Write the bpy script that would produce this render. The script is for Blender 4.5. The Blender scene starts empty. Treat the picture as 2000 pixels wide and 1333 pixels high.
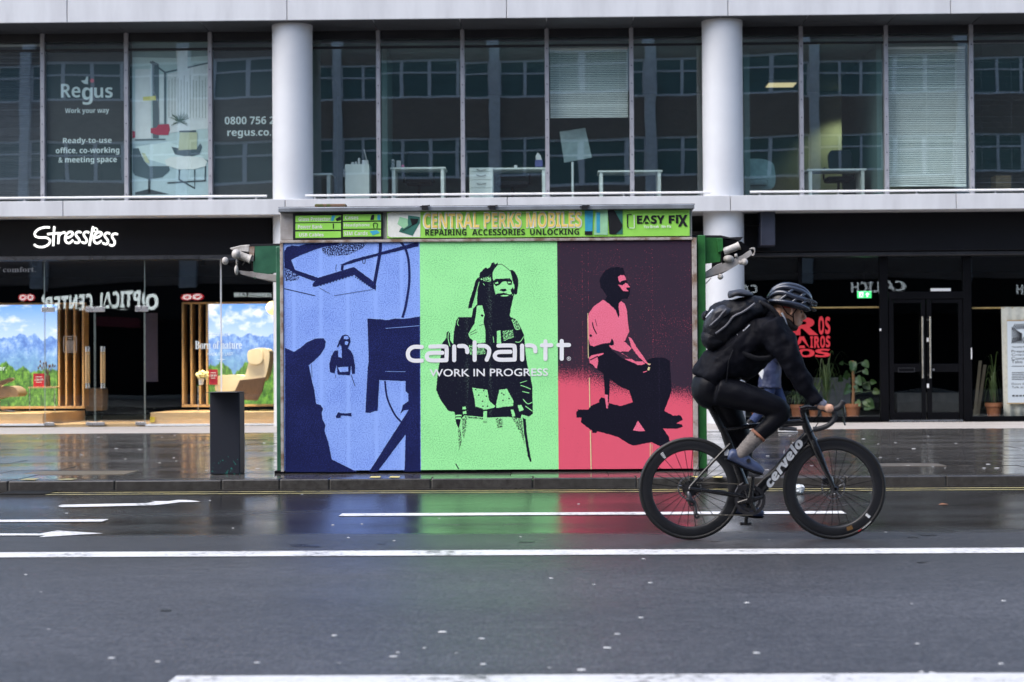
import bpy, bmesh, math, random
from mathutils import Vector, Matrix
from mathutils.geometry import tessellate_polygon
random.seed(7)
R = math.radians
SC = bpy.context.scene
COL = SC.collection

# ------------------------------------------------------------------ camera
F, CX, CY = 3667.0, 1000.0, 666.5
EYE = Vector((0, 0, 1.162))
_y = Vector((70 / F, -48.5 / F, -1)).normalized()
_x = Vector((1, 0.0065, 0)); _x = (_x - _y * _x.dot(_y)).normalized()
_z = _x.cross(_y)
CM = Matrix((_x, _y, _z))
cam = bpy.data.objects.new('camera', bpy.data.cameras.new('camera'))
COL.objects.link(cam)
cam.matrix_world = Matrix.Translation(EYE) @ CM.to_4x4()
cam.data.sensor_width = 36
cam.data.lens = F / 2000 * 36
cam.data.clip_start = 0.2
cam.data.clip_end = 800
cam.data.dof.use_dof = True
cam.data.dof.focus_distance = 16.5
cam.data.dof.aperture_fstop = 3.2
SC.camera = cam

# ------------------------------------------------------------------ light
world = bpy.data.worlds.new('World'); SC.world = world
world.use_nodes = True
wn = world.node_tree.nodes; wl = world.node_tree.links
sky = wn.new('ShaderNodeTexSky'); sky.sky_type = 'NISHITA'
sky.sun_disc = False
sky.sun_elevation = R(54); sky.sun_rotation = R(236)
sky.air_density = 1.0; sky.dust_density = 2.6; sky.ozone_density = 1.0
wl.new(sky.outputs[0], wn['Background'].inputs[0])
wn['Background'].inputs[1].default_value = 0.15
sun = bpy.data.objects.new('sun', bpy.data.lights.new('sun', 'SUN'))
COL.objects.link(sun)
sun.data.energy = 1.5; sun.data.angle = R(60); sun.data.color = (1.0, 0.97, 0.94)
sun.rotation_euler = (R(90 - 54), 0, R(-56))
vs = SC.view_settings
vs.view_transform = 'Standard'; vs.look = 'None'; vs.exposure = 1.18; vs.gamma = 1; vs.use_curve_mapping = False
SC.render.engine = 'CYCLES'
SC.cycles.use_denoising = True
SC.cycles.max_bounces = 8; SC.cycles.transparent_max_bounces = 12
SC.cycles.caustics_reflective = False; SC.cycles.caustics_refractive = False
SC.cycles.sample_clamp_indirect = 4

# ------------------------------------------------------------------ helpers
def ray(px, py):
    return CM @ Vector(((px - CX) / F, -(py - CY) / F, -1))
def W(px, py, Y):
    d = ray(px, py); return EYE + d * (Y / d.y)
def G(px, py, z=0.0):
    d = ray(px, py); return EYE + d * ((z - EYE.z) / d.z)
def WX(px, Y, py=600): return W(px, py, Y).x
def WZ(py, Y, px=1000): return W(px, py, Y).z
OPP = -5.6
def MIR(px, py, Yg):
    d = ray(px, py); return EYE + Vector((d.x, 0, d.z)) * ((2 * Yg - OPP) / d.y) + Vector((0, OPP, 0))

WL = {}
def setp(o, label=None, cat=None, group=None, kind=None):
    if label: o['label'] = label
    if cat: o['category'] = cat
    if group: o['group'] = group
    if kind: o['kind'] = kind
    return o
def thing(name, loc, label, cat, group=None):
    o = bpy.data.objects.new(name, None); COL.objects.link(o)
    o.empty_display_size = 0.1
    o.location = loc; WL[o.name] = Vector(loc)
    return setp(o, label, cat, group)

class MB:
    def __init__(s): s.v = []; s.f = []; s.m = []; s.cur = 0
    def add(s, vs, fs):
        n = len(s.v); s.v += [Vector(v) for v in vs]
        s.f += [tuple(i + n for i in f) for f in fs]; s.m += [s.cur] * len(fs)
        return s
    def box(s, a, b):
        x0, y0, z0 = a; x1, y1, z1 = b
        if x0 > x1: x0, x1 = x1, x0
        if y0 > y1: y0, y1 = y1, y0
        if z0 > z1: z0, z1 = z1, z0
        return s.add([(x0,y0,z0),(x1,y0,z0),(x1,y1,z0),(x0,y1,z0),(x0,y0,z1),(x1,y0,z1),(x1,y1,z1),(x0,y1,z1)],
              [(0,3,2,1),(4,5,6,7),(0,1,5,4),(1,2,6,5),(2,3,7,6),(3,0,4,7)])
    def quad(s, a, b, c, d): return s.add([a, b, c, d], [(0, 1, 2, 3)])
    def poly(s, pts):
        pts = [Vector(p) for p in pts]
        tris = tessellate_polygon([pts])
        # consistent orientation is not needed for flat print
        return s.add(pts, [tuple(t) for t in tris])
    def prism(s, pts, off):
        pts = [Vector(p) for p in pts]; off = Vector(off); n = len(pts)
        tris = [tuple(t) for t in tessellate_polygon([pts])]
        nn = len(s.v)
        fs = [t for t in tris] + [tuple(i + n for i in reversed(t)) for t in tris]
        fs += [(i, (i + 1) % n, (i + 1) % n + n, i + n) for i in range(n)]
        return s.add(pts + [p + off for p in pts], fs)
    def tube(s, pts, r, n=8, cap=True, squash=None):
        """tube through pts; r float or list; squash=(axis vector, factor) flattens the section"""
        pts = [Vector(p) for p in pts]; k = len(pts)
        rs = r if isinstance(r, (list, tuple)) else [r] * k
        prev = None; rings = []
        for i, p in enumerate(pts):
            t = (pts[min(i + 1, k - 1)] - pts[max(i - 1, 0)])
            t = t.normalized() if t.length > 1e-9 else Vector((0, 0, 1))
            if prev is None:
                a = t.orthogonal().normalized()
            else:
                a = prev - t * prev.dot(t)
                a = a.normalized() if a.length > 1e-6 else t.orthogonal().normalized()
            prev = a; b = t.cross(a)
            ring = []
            for j in range(n):
                th = 2 * math.pi * j / n
                o = (a * math.cos(th) + b * math.sin(th)) * rs[i]
                if squash: ax, fa = squash; o = o - ax * (o.dot(ax) * (1 - fa))
                ring.append(p + o)
            rings.append(ring)
        vs = [v for g in rings for v in g]; fs = []
        for i in range(k - 1):
            for j in range(n):
                a0 = i * n + j; b0 = i * n + (j + 1) % n
                fs.append((a0, b0, b0 + n, a0 + n))
        if cap:
            fs.append(tuple(reversed(range(n)))); fs.append(tuple((k - 1) * n + j for j in range(n)))
        return s.add(vs, fs)
    def cyl(s, a, b, r, n=16, r2=None): return s.tube([a, b], [r, r if r2 is None else r2], n)
    def lathe(s, prof, c, axis='Z', n=32, cap=False):
        """prof [(radius, along)] about axis through c"""
        c = Vector(c); vs = []; k = len(prof)
        for (r, h) in prof:
            for j in range(n):
                th = 2 * math.pi * j / n; a, b = r * math.cos(th), r * math.sin(th)
                vs.append(c + (Vector((a, b, h)) if axis == 'Z' else Vector((a, h, b)) if axis == 'Y' else Vector((h, a, b))))
        fs = []
        for i in range(k - 1):
            for j in range(n):
                a0 = i * n + j; b0 = i * n + (j + 1) % n
                fs.append((a0, b0, b0 + n, a0 + n))
        if cap: fs += [tuple(reversed(range(n))), tuple((k - 1) * n + j for j in range(n))]
        return s.add(vs, fs)
    def ball(s, c, r, n=12, m=8):
        c = Vector(c); r = Vector(r) if not isinstance(r, (int, float)) else Vector((r, r, r))
        vs = []; fs = []
        for i in range(m + 1):
            ph = math.pi * i / m
            for j in range(n):
                th = 2 * math.pi * j / n
                vs.append(c + Vector((r.x * math.sin(ph) * math.cos(th), r.y * math.sin(ph) * math.sin(th), r.z * math.cos(ph))))
        for i in range(m):
            for j in range(n):
                a0 = i * n + j; b0 = i * n + (j + 1) % n
                fs.append((a0, a0 + n, b0 + n, b0))
        return s.add(vs, fs)
    def xf(s, M, start=0):
        for i in range(start, len(s.v)): s.v[i] = M @ s.v[i]
        return s
    def mesh(s, name, mats, origin, smooth=False):
        me = bpy.data.meshes.new(name)
        me.from_pydata([v - origin for v in s.v], [], s.f)
        mats = mats if isinstance(mats, (list, tuple)) else [mats]
        for m in mats: me.materials.append(m)
        if len(mats) > 1: me.polygons.foreach_set('material_index', s.m)
        bm = bmesh.new(); bm.from_mesh(me)
        bmesh.ops.recalc_face_normals(bm, faces=bm.faces)
        bm.to_mesh(me); bm.free()
        if smooth:
            me.polygons.foreach_set('use_smooth', [True] * len(me.polygons))
            if isinstance(smooth, (int, float)) and smooth is not True:
                try: me.set_sharp_from_angle(angle=R(smooth))
                except Exception: pass
        me.update(); return me
    def build(s, name, mats, parent=None, smooth=False, bevel=0, seg=2, sub=0, origin=None):
        if origin is None:
            xs = [v.x for v in s.v]; ys = [v.y for v in s.v]; zs = [v.z for v in s.v]
            origin = Vector(((min(xs) + max(xs)) / 2, (min(ys) + max(ys)) / 2, min(zs)))
        me = s.mesh(name, mats, origin, smooth)
        return link(name, me, origin, parent, bevel, seg, sub)

def link(name, me, origin, parent=None, bevel=0, seg=2, sub=0):
    o = bpy.data.objects.new(name, me); COL.objects.link(o)
    origin = Vector(origin)
    WL[o.name] = origin.copy()
    if parent is not None:
        o.parent = parent; o.location = origin - WL[parent.name]
    else: o.location = origin
    if bevel:
        m = o.modifiers.new('bevel', 'BEVEL'); m.width = bevel; m.segments = seg; m.limit_method = 'ANGLE'; m.angle_limit = R(35)
        m.harden_normals = False
    if sub:
        m = o.modifiers.new('subd', 'SUBSURF'); m.levels = sub; m.render_levels = sub
    return o

def copy_tree(o, parent=None):
    c = o.copy(); COL.objects.link(c)
    WL[c.name] = WL[o.name].copy()
    if parent is not None: c.parent = parent
    for ch in list(o.children): copy_tree(ch, c)
    return c

def cr(pts, n=8, closed=False):
    """Catmull-Rom through points"""
    P = [Vector(p) for p in pts]; out = []; k = len(P)
    rng = range(k if closed else k - 1)
    for i in rng:
        p0 = P[(i - 1) % k] if closed else P[max(i - 1, 0)]
        p1 = P[i]; p2 = P[(i + 1) % k]
        p3 = P[(i + 2) % k] if closed else P[min(i + 2, k - 1)]
        for j in range(n):
            t = j / n
            out.append(0.5 * ((2 * p1) + (p2 - p0) * t + (2 * p0 - 5 * p1 + 4 * p2 - p3) * t * t + (3 * p1 - p0 - 3 * p2 + p3) * t ** 3))
    if not closed: out.append(P[-1])
    return out

# flat print on the plane Y = const, given in photo pixels
def pxpoly(mb, pts, Y, smooth=0):
    if smooth:
        pts = [(p.x, p.y) for p in cr([(a, b, 0) for a, b in pts], smooth, True)]
    return mb.poly([W(a, b, Y) for a, b in pts])
def pxstroke(mb, pts, w, Y, n=6, curve=True, cap=True):
    """flat ribbon of pixel width w along pixel pts with round ends"""
    P = [Vector((a, b, 0)) for a, b in pts]
    if curve and len(P) > 2: P = cr(P, n)
    L = []; Rr = []; k = len(P)
    for i, p in enumerate(P):
        a = P[max(i - 1, 0)]; b = P[min(i + 1, k - 1)]
        t = (b - a).normalized(); nn = Vector((-t.y, t.x, 0))
        m = 1.0
        if 0 < i < k - 1:
            c = (P[i] - P[i - 1]).normalized().dot(t); m = min(1 / max(c, 0.5), 1.5)
        L.append(p + nn * w / 2 * m); Rr.append(p - nn * w / 2 * m)
    vs = [W(q.x, q.y, Y) for q in L] + [W(q.x, q.y, Y) for q in Rr]
    mb.add(vs, [(i, i + 1, i + 1 + k, i + k) for i in range(k - 1)])
    if cap:
        for e, q in ((0, P[1]), (k - 1, P[-2])):
            c = P[e]; t = (c - q).normalized(); nn = Vector((-t.y, t.x, 0))
            arc = [c + (nn * math.cos(a) + t * math.sin(a)) * w / 2 for a in [math.pi * j / 8 for j in range(9)]]
            mb.add([W(q2.x, q2.y, Y) for q2 in arc], [tuple(range(9))])
    return mb

SB = lambda s: ''.join(chr(0x1D5D4 + ord(c) - 65) if 'A' <= c <= 'Z' else chr(0x1D5EE + ord(c) - 97) if 'a' <= c <= 'z' else chr(0x1D7EC + ord(c) - 48) if '0' <= c <= '9' else c for c in s)
RB = lambda s: ''.join(chr(0x1D400 + ord(c) - 65) if 'A' <= c <= 'Z' else chr(0x1D41A + ord(c) - 97) if 'a' <= c <= 'z' else c for c in s)
SBI = lambda s: ''.join(chr(0x1D63C + ord(c) - 65) if 'A' <= c <= 'Z' else chr(0x1D656 + ord(c) - 97) if 'a' <= c <= 'z' else c for c in s)
def glyphs(s, extrude=0, bold=0, space=1.0):
    c = bpy.data.curves.new('lettering', 'FONT'); c.body = s; c.extrude = extrude; c.offset = bold; c.resolution_u = 3
    c.space_character = space; c.space_line = 1.0
    o = bpy.data.objects.new('lettering', c); COL.objects.link(o)
    dg = bpy.context.evaluated_depsgraph_get(); dg.update()
    me = o.evaluated_get(dg).to_mesh()
    vs = [v.co.copy() for v in me.vertices]; fs = [tuple(p.vertices) for p in me.polygons]
    o.evaluated_get(dg).to_mesh_clear()
    bpy.data.objects.remove(o); bpy.data.curves.remove(c)
    x0 = min(v.x for v in vs); x1 = max(v.x for v in vs); y0 = min(v.y for v in vs); y1 = max(v.y for v in vs)
    return [Vector(((v.x - x0) / (x1 - x0), (v.y - y0) / (y1 - y0), v.z)) for v in vs], fs
def text(mb, s, rect, Y, mirror=None, **kw):
    """lettering fitted to the pixel box rect (x0,y0,x1,y1) on plane Y"""
    vs, fs = glyphs(s, **kw)
    x0, y0, x1, y1 = rect; ym = (y0 + y1) / 2; xm = (x0 + x1) / 2
    X0 = W(x0, ym, Y).x; X1 = W(x1, ym, Y).x; Z0 = W(xm, y1, Y).z; Z1 = W(xm, y0, Y).z
    return mb.add([Vector((X0 + (X1 - X0) * v.x, Y - v.z, Z0 + (Z1 - Z0) * v.y)) for v in vs], fs)

# ------------------------------------------------------------------ materials
def S(r, g, b):
    f = lambda c: (c / 255 / 12.92) if c / 255 <= 0.04045 else ((c / 255 + 0.055) / 1.055) ** 2.4
    return (f(r), f(g), f(b), 1)
def NT(name):
    m = bpy.data.materials.new(name); m.use_nodes = True
    nt = m.node_tree; return m, nt, nt.nodes, nt.links, nt.nodes['Principled BSDF']
def tc(n, l, which='Object', scale=(1, 1, 1)):
    t = n.new('ShaderNodeTexCoord'); mp = n.new('ShaderNodeMapping'); mp.inputs['Scale'].default_value = scale
    l.new(t.outputs[which], mp.inputs[0]); return mp.outputs[0]
def noise(n, l, vec, scale, detail=4, rough=0.6):
    t = n.new('ShaderNodeTexNoise'); t.inputs['Scale'].default_value = scale; t.inputs['Detail'].default_value = detail
    t.inputs['Roughness'].default_value = rough; l.new(vec, t.inputs['Vector']); return t.outputs[0]
def ramp(n, l, fac, stops, interp='LINEAR'):
    r = n.new('ShaderNodeValToRGB'); r.color_ramp.interpolation = interp
    els = r.color_ramp.elements
    while len(els) < len(stops): els.new(0.5)
    for e, (p, c) in zip(els, stops):
        e.position = p; e.color = c if not isinstance(c, (int, float)) else (c, c, c, 1)
    l.new(fac, r.inputs[0]); return r.outputs[0]
def mixc(n, l, fac, a, b, mode='MIX'):
    m = n.new('ShaderNodeMix'); m.data_type = 'RGBA'; m.blend_type = mode
    for sock, v in ((m.inputs[0], fac), (m.inputs[6], a), (m.inputs[7], b)):
        if isinstance(v, (int, float)): sock.default_value = v
        elif isinstance(v, tuple): sock.default_value = v
        else: l.new(v, sock)
    return m.outputs[2]
def math_(n, l, op, a, b=0.5):
    m = n.new('ShaderNodeMath'); m.operation = op
    for sock, v in ((m.inputs[0], a), (m.inputs[1], b)):
        if isinstance(v, (int, float)): sock.default_value = v
        else: l.new(v, sock)
    return m.outputs[0]
def bump(n, l, p, h, strength=0.3, dist=0.01):
    b = n.new('ShaderNodeBump'); b.inputs['Strength'].default_value = strength; b.inputs['Distance'].default_value = dist
    l.new(h, b.inputs['Height']); l.new(b.outputs[0], p.inputs['Normal']); return b
def sepxyz(n, l, v):
    s = n.new('ShaderNodeSeparateXYZ'); l.new(v, s.inputs[0]); return s.outputs

def mat(name, c, c2=None, rough=0.5, metal=0, scale=6, bmp=0, bscale=60, spec=0.5, coat=0, rvar=0.12, emit=0, stretch=(1, 1, 1), contrast=(0.35, 0.7)):
    m, nt, n, l, p = NT(name)
    v = tc(n, l, 'Object', stretch)
    if c2 is None: c2 = tuple(x * 0.72 for x in c[:3]) + (1,)
    nz = noise(n, l, v, scale, 6)
    col = ramp(n, l, nz, [(contrast[0], c2), (contrast[1], c)])
    l.new(col, p.inputs['Base Color'])
    rr = n.new('ShaderNodeMapRange'); rr.inputs[3].default_value = max(rough - rvar, 0.02); rr.inputs[4].default_value = min(rough + rvar, 1)
    l.new(nz, rr.inputs[0]); l.new(rr.outputs[0], p.inputs['Roughness'])
    p.inputs['Metallic'].default_value = metal; p.inputs['Specular IOR Level'].default_value = spec
    p.inputs['Coat Weight'].default_value = coat; p.inputs['Coat Roughness'].default_value = 0.08
    if emit:
        p.inputs['Emission Color'].default_value = c; p.inputs['Emission Strength'].default_value = emit
    if bmp: bump(n, l, p, noise(n, l, v, bscale, 5, 0.65), bmp, 0.01)
    return m
# ------------------------------------------------------------------ shared materials
M = {}
M['panel'] = mat('pale_metal_panel', (0.57, 0.58, 0.60, 1), (0.46, 0.465, 0.485, 1), 0.45, 0.0, 1.6, 0.05, 30, contrast=(0.22, 0.62), stretch=(1.6, 1, .35))
M['column'] = mat('painted_column', (0.58, 0.60, 0.63, 1), (0.52, 0.535, 0.57, 1), 0.4, 0, 0.9, 0.04, 25)
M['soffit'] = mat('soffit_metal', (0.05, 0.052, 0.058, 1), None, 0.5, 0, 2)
M['frame'] = mat('window_frame', (0.40, 0.40, 0.43, 1), (0.3, 0.3, 0.33, 1), 0.4, 0.3, 3)
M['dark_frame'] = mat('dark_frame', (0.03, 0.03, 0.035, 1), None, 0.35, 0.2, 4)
M['black'] = mat('black_paint', (0.0045, 0.0045, 0.006, 1), (0.0035, 0.0035, 0.0045, 1), 0.4, 0, 4, spec=0.1)
M['fascia'] = mat('fascia_black', (0.005, 0.005, 0.008, 1), (0.0045, 0.0045, 0.0065, 1), 0.4, 0, 2, spec=0.2, rvar=.04)
M['white'] = mat('white_paint', (0.78, 0.78, 0.78, 1), (0.7, 0.7, 0.7, 1), 0.4, 0, 5)
M['steel'] = mat('brushed_steel', (0.62, 0.62, 0.64, 1), (0.5, 0.5, 0.52, 1), 0.28, 0.9, 8)
M['chrome'] = mat('polished_steel', (0.75, 0.75, 0.77, 1), None, 0.15, 1, 8)
M['room'] = mat('room_plaster', (0.12, 0.19, 0.185, 1), (0.09, 0.15, 0.145, 1), 0.8, 0, 1)
M['carpet'] = mat('carpet', (0.05, 0.055, 0.06, 1), None, 0.9, 0, 40, 0.3, 200)
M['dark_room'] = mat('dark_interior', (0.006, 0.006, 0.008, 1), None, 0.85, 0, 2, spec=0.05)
M['lit_white'] = mat('lit_lettering', (0.95, 0.96, 0.93, 1), (0.93, 0.94, 0.9, 1), 0.4, emit=0.9)
M['vinyl_white'] = mat('white_vinyl', (0.75, 0.80, 0.80, 1), (0.7, 0.76, 0.76, 1), 0.5)
M['red'] = mat('red_print', S(215, 50, 60), S(200, 42, 52), 0.5)
M['wood'] = mat('oak_wood', (0.52, 0.33, 0.15, 1), (0.40, 0.24, 0.10, 1), 0.45, 0, 5, 0.05, 40, stretch=(1, 1, 9))
M['woodh'] = mat('oak_boards', (0.62, 0.42, 0.22, 1), (0.50, 0.33, 0.16, 1), 0.45, 0, 5, 0.05, 40, stretch=(1, 9, 9))
M['walnut'] = mat('walnut_shell', (0.12, 0.07, 0.04, 1), None, 0.4, 0, 6, stretch=(9, 1, 1))

def glass_mat(name, tint, ior=1.9, wave=0.0, wscale=0.7):
    m = bpy.data.materials.new(name); m.use_nodes = True
    nt = m.node_tree; n = nt.nodes; l = nt.links
    n.remove(n['Principled BSDF'])
    tr = n.new('ShaderNodeBsdfTransparent'); tr.inputs[0].default_value = tint
    gl = n.new('ShaderNodeBsdfGlossy'); gl.inputs['Roughness'].default_value = 0.0; gl.inputs['Color'].default_value = (0.86, 0.97, 1, 1)
    fr = n.new('ShaderNodeLayerWeight'); fr.inputs[0].default_value = .5
    f0 = ((ior - 1) / (ior + 1)) ** 2
    fac = math_(n, l, 'ADD', math_(n, l, 'MULTIPLY', math_(n, l, 'POWER', fr.outputs['Facing'], 5.0), 1 - f0), f0)
    mx = n.new('ShaderNodeMixShader')
    l.new(fac, mx.inputs[0]); l.new(tr.outputs[0], mx.inputs[1]); l.new(gl.outputs[0], mx.inputs[2])
    l.new(mx.outputs[0], n['Material Output'].inputs[0])
    if wave:
        v = tc(n, l, 'Object'); nz = noise(n, l, v, wscale, 2, 0.4)
        b = n.new('ShaderNodeBump'); b.inputs['Strength'].default_value = 1; b.inputs['Distance'].default_value = wave
        l.new(nz, b.inputs['Height']); l.new(b.outputs[0], gl.inputs['Normal']); l.new(b.outputs[0], fr.inputs['Normal'])
    return m
M['glass_up'] = glass_mat('office_glass', (0.90, 0.985, 0.97, 1), 2.45, 0.0026, 0.45)
M['glass_shop'] = glass_mat('shop_glass', (0.93, 0.95, 0.95, 1), 1.75, 0.0008, 0.45)
M['glass_cafe'] = glass_mat('cafe_glass', (0.93, 0.95, 0.95, 1), 1.6, 0.0010, 0.45)

# ------------------------------------------------------------------ road
YK = 17.8      # kerb face
KH = 0.10      # kerb height
def road_mat():
    m, nt, n, l, p = NT('wet_asphalt')
    v = tc(n, l, 'Object')
    s = sepxyz(n, l, v)
    wob = noise(n, l, v, 1.3, 4)
    edge = math_(n, l, 'ADD', s[1], math_(n, l, 'MULTIPLY', math_(n, l, 'ADD', wob, math_(n, l, 'MULTIPLY', noise(n, l, tc(n, l, 'Object', (0.5, 1, 1)), 0.8, 5, .6), 1.6)), 0.45))
    strip = n.new('ShaderNodeMapRange'); strip.inputs[1].default_value = 13.5; strip.inputs[2].default_value = 13.75
    l.new(edge, strip.inputs[0]); strip = strip.outputs[0]
    big = noise(n, l, tc(n, l, 'Object', (0.35, 1.0, 1)), 0.9, 5, 0.6)
    patch = noise(n, l, tc(n, l, 'Object', (0.5, 0.9, 1)), 0.7, 4, 0.6)
    fine = noise(n, l, v, 170, 3, 0.7)
    med = noise(n, l, v, 9, 5, 0.65)
    damp = n.new('ShaderNodeMapRange'); damp.inputs[1].default_value = 10.2; damp.inputs[2].default_value = 12.6; l.new(edge, damp.inputs[0])
    base_d = ramp(n, l, med, [(0.3, (0.040, 0.041, 0.046, 1)), (0.75, (0.074, 0.075, 0.083, 1))])
    base_w = ramp(n, l, med, [(0.3, (0.014, 0.013, 0.012, 1)), (0.75, (0.028, 0.025, 0.023, 1))])
    base_d = mixc(n, l, damp.outputs[0], base_d, mixc(n, l, .5, base_d, base_w))
    col = mixc(n, l, strip, base_d, base_w)
    gr = ramp(n, l, noise(n, l, tc(n, l, 'Object', (1, .38, 1)), 48, 2, 0.7), [(0.32, 0.5), (0.5, 1.0), (0.68, 1.55)])
    col = mixc(n, l, 1.0, col, gr, 'MULTIPLY')
    col = mixc(n, l, 1.0, col, ramp(n, l, patch, [(0.3, 0.72), (0.7, 1.15)]), 'MULTIPLY')
    sp = ramp(n, l, noise(n, l, v, 60, 2, 0.5), [(0.66, 0.0), (0.74, 1.0)])
    col = mixc(n, l, math_(n, l, 'MULTIPLY', sp, 0.25), col, (0.22, 0.22, 0.23, 1))
    l.new(col, p.inputs['Base Color'])
    rd = mixc(n, l, damp.outputs[0], ramp(n, l, big, [(0.3, 0.38), (0.7, 0.50)]), ramp(n, l, big, [(0.3, 0.28), (0.7, 0.40)]))
    rw = ramp(n, l, big, [(0.32, 0.10), (0.5, 0.20), (0.72, 0.32)])
    l.new(mixc(n, l, strip, rd, rw), p.inputs['Roughness'])
    h = math_(n, l, 'ADD', math_(n, l, 'MULTIPLY', fine, 0.6), math_(n, l, 'MULTIPLY', med, 0.4))
    b = bump(n, l, p, h, 0.3, 0.006)
    st = n.new('ShaderNodeMapRange'); st.inputs[3].default_value = 0.50; st.inputs[4].default_value = 0.14
    l.new(strip, st.inputs[0]); l.new(st.outputs[0], b.inputs['Strength'])
    p.inputs['Specular IOR Level'].default_value = 0.5
    return m
M['road'] = road_mat()
mb = MB(); mb.quad((-70, -2.8, 0), (70, -2.8, 0), (70, YK, 0), (-70, YK, 0))
road = setp(mb.build('road', M['road'], origin=Vector((0, 0, 0))), kind='structure')

def paint_mat(name, c, wear=0.5):
    m, nt, n, l, p = NT(name)
    v = tc(n, l, 'Object')
    nz = noise(n, l, v, 22, 6, 0.7); big = noise(n, l, v, 2.5, 3)
    h = math_(n, l, 'ADD', math_(n, l, 'MULTIPLY', nz, 0.6), math_(n, l, 'MULTIPLY', big, 0.4))
    l.new(ramp(n, l, h, [(wear - 0.16, (0.06, 0.06, 0.06, 1)), (wear - 0.06, tuple(x * 0.85 for x in c[:3]) + (1,)), (0.7, c)]), p.inputs['Base Color'])
    p.inputs['Roughness'].default_value = 0.4
    bump(n, l, p, noise(n, l, v, 150, 3), 0.25, 0.004)
    return m
M['line'] = paint_mat('road_paint', (0.74, 0.74, 0.74, 1), 0.53)
M['yellow'] = paint_mat('yellow_paint', (0.40, 0.35, 0.15, 1), 0.56)
def line_z(px0, px1, ya, yb, name, m, z=0.004):
    """straight painted line: depth range given by photo rows at x=1000, ends by photo columns"""
    Ya = G(1000, ya, z).y; Yb = G(1000, yb, z).y
    xa = px0 if isinstance(px0, float) else G(px0, (ya + yb) / 2, z).x
    xb = px1 if isinstance(px1, float) else G(px1, (ya + yb) / 2, z).x
    k = MB(); n = 24; rnd = random.Random(int(ya * 10))
    top = [Vector((xa + (xb - xa) * i / n, Ya + rnd.uniform(-.006, .006), z)) for i in range(n + 1)]
    bot = [Vector((xa + (xb - xa) * i / n, Yb + rnd.uniform(-.006, .006), z)) for i in range(n + 1)]
    k.add(top + bot, [(i, i + 1, i + 2 + n, i + 1 + n) for i in range(n)])
    return k.build(name, m, road, origin=Vector((0, 0, z)))
line_z(-30.0, 30.0, 1074.5, 1084.5, 'edge_line', M['line'])
line_z(667, 1655, 1001.5, 1006.5, 'lane_line', M['line'])
line_z(-9.0, 217, 1010.5, 1015, 'lane_line', M['line'])
line_z(327, 30.0, 1318, 1352, 'centre_line', M['line'])
line_z(108, 30.0, 957.4, 958.5, 'yellow_line', M['yellow'])
line_z(108, 30.0, 961.0, 962.2, 'yellow_line', M['yellow'])
line_z(-30.0, 20, 960.5, 962.2, 'yellow_line', M['yellow'])
def decal(pts, name, m, z=0.004, smooth=0):
    if smooth: pts = [(p.x, p.y) for p in cr([(a, b, 0) for a, b in pts], smooth, True)]
    k = MB(); k.poly([G(a, b, z) for a, b in pts]); return k.build(name, m, road, origin=Vector((0, 0, z)))
decal([(113, 989), (120, 986), (200, 984.5), (285, 983), (303, 980.5), (294, 979), (330, 979), (348, 976.5), (370, 977), (392, 980), (370, 981), (352, 981), (330, 984), (300, 987), (200, 989.5), (120, 991)], 'arrow_marking', M['line'])
decal([(-200, 1041), (78, 1042.5), (112, 1036.5), (150, 1039), (202, 1042), (150, 1045), (76, 1049.5), (88, 1046), (-200, 1046.5)], 'arrow_marking', M['line'])
# chewing gum trodden into the road
gum = mat('gum', (0.62, 0.62, 0.62, 1), (0.45, 0.45, 0.45, 1), 0.5, 0, 60)
gme = None
M['stain'] = mat('oil_stain', (.012, .012, .014, 1), (.03, .03, .033, 1), .3, 0, 30)
GUM = [(218,1286,14),(308,1293,11),(502,1295,12),(653,1242,12),(864,1235,16),(941,1248,12),(829,1266,8),(768,1283,15),(777,1275,9),(891,1276,6),(944,1298,13),(80,1157,5),(95,1230,6),(663,1296,6),
       (1257,1092,7),(1076,1130,9),(1270,1139,9),(1252,1207,11),(1206,1239,12),(1186,1266,15),(1136,1309,18),(1073,1305,7),(1459,1178,12),(1478,1276,14),(1792,1258,9),(1800,1313,11),(1821,1315,13),
       (1955,1297,11),(1960,1174,10),(1781,1180,6),(1160,1142,6),(50,1123,7),(400,962,4),(130,1003,7),(410,978,5),(455,1032,5),(590,966,5),(650,1026,6),(707,1024,5),(770,1057,6),(858,1013,5),(680,1051,6),(1017,1049,5),(1130,985,5),(1502,1055,5),(1700,962,5),(1630,965,4),(1730,1040,6)]
for px, py, w in GUM:
    c = G(px, py); r = w / 2 * c.y / F
    if gme is None:
        k = MB(); k.lathe([(1, 0), (0.85, 0.12), (0.4, 0.2), (0.02, 0.22)], (0, 0, 0), 'Z', 10)
        gme = k.mesh('gum_spot', gum, Vector((0, 0, 0)), True)
    o = link('gum_spot', gme, c + Vector((0, 0, 0.001)), road)
    o.scale = (r, r * 1.15, r * 0.9); o.rotation_euler[2] = random.uniform(0, 3)
for px, py, w, h in ((602,1066,28,3),(580,1064,16,1.5),(322,1192,11,2.5),(1812,1045,16,2),(1784,1049,10,2),(1030,1058,14,1.5),(1800,1098,9,1.5),(745,1062,8,1.2),(1395,1056,9,1.5)):
    decal([(px + w * math.cos(t) * (1 + .25 * math.sin(3 * t + px)), py + h * math.sin(t) * (1 + .3 * math.cos(2 * t))) for t in [j * .3927 for j in range(16)]], 'oil_stain', M['stain'], .003)
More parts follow.
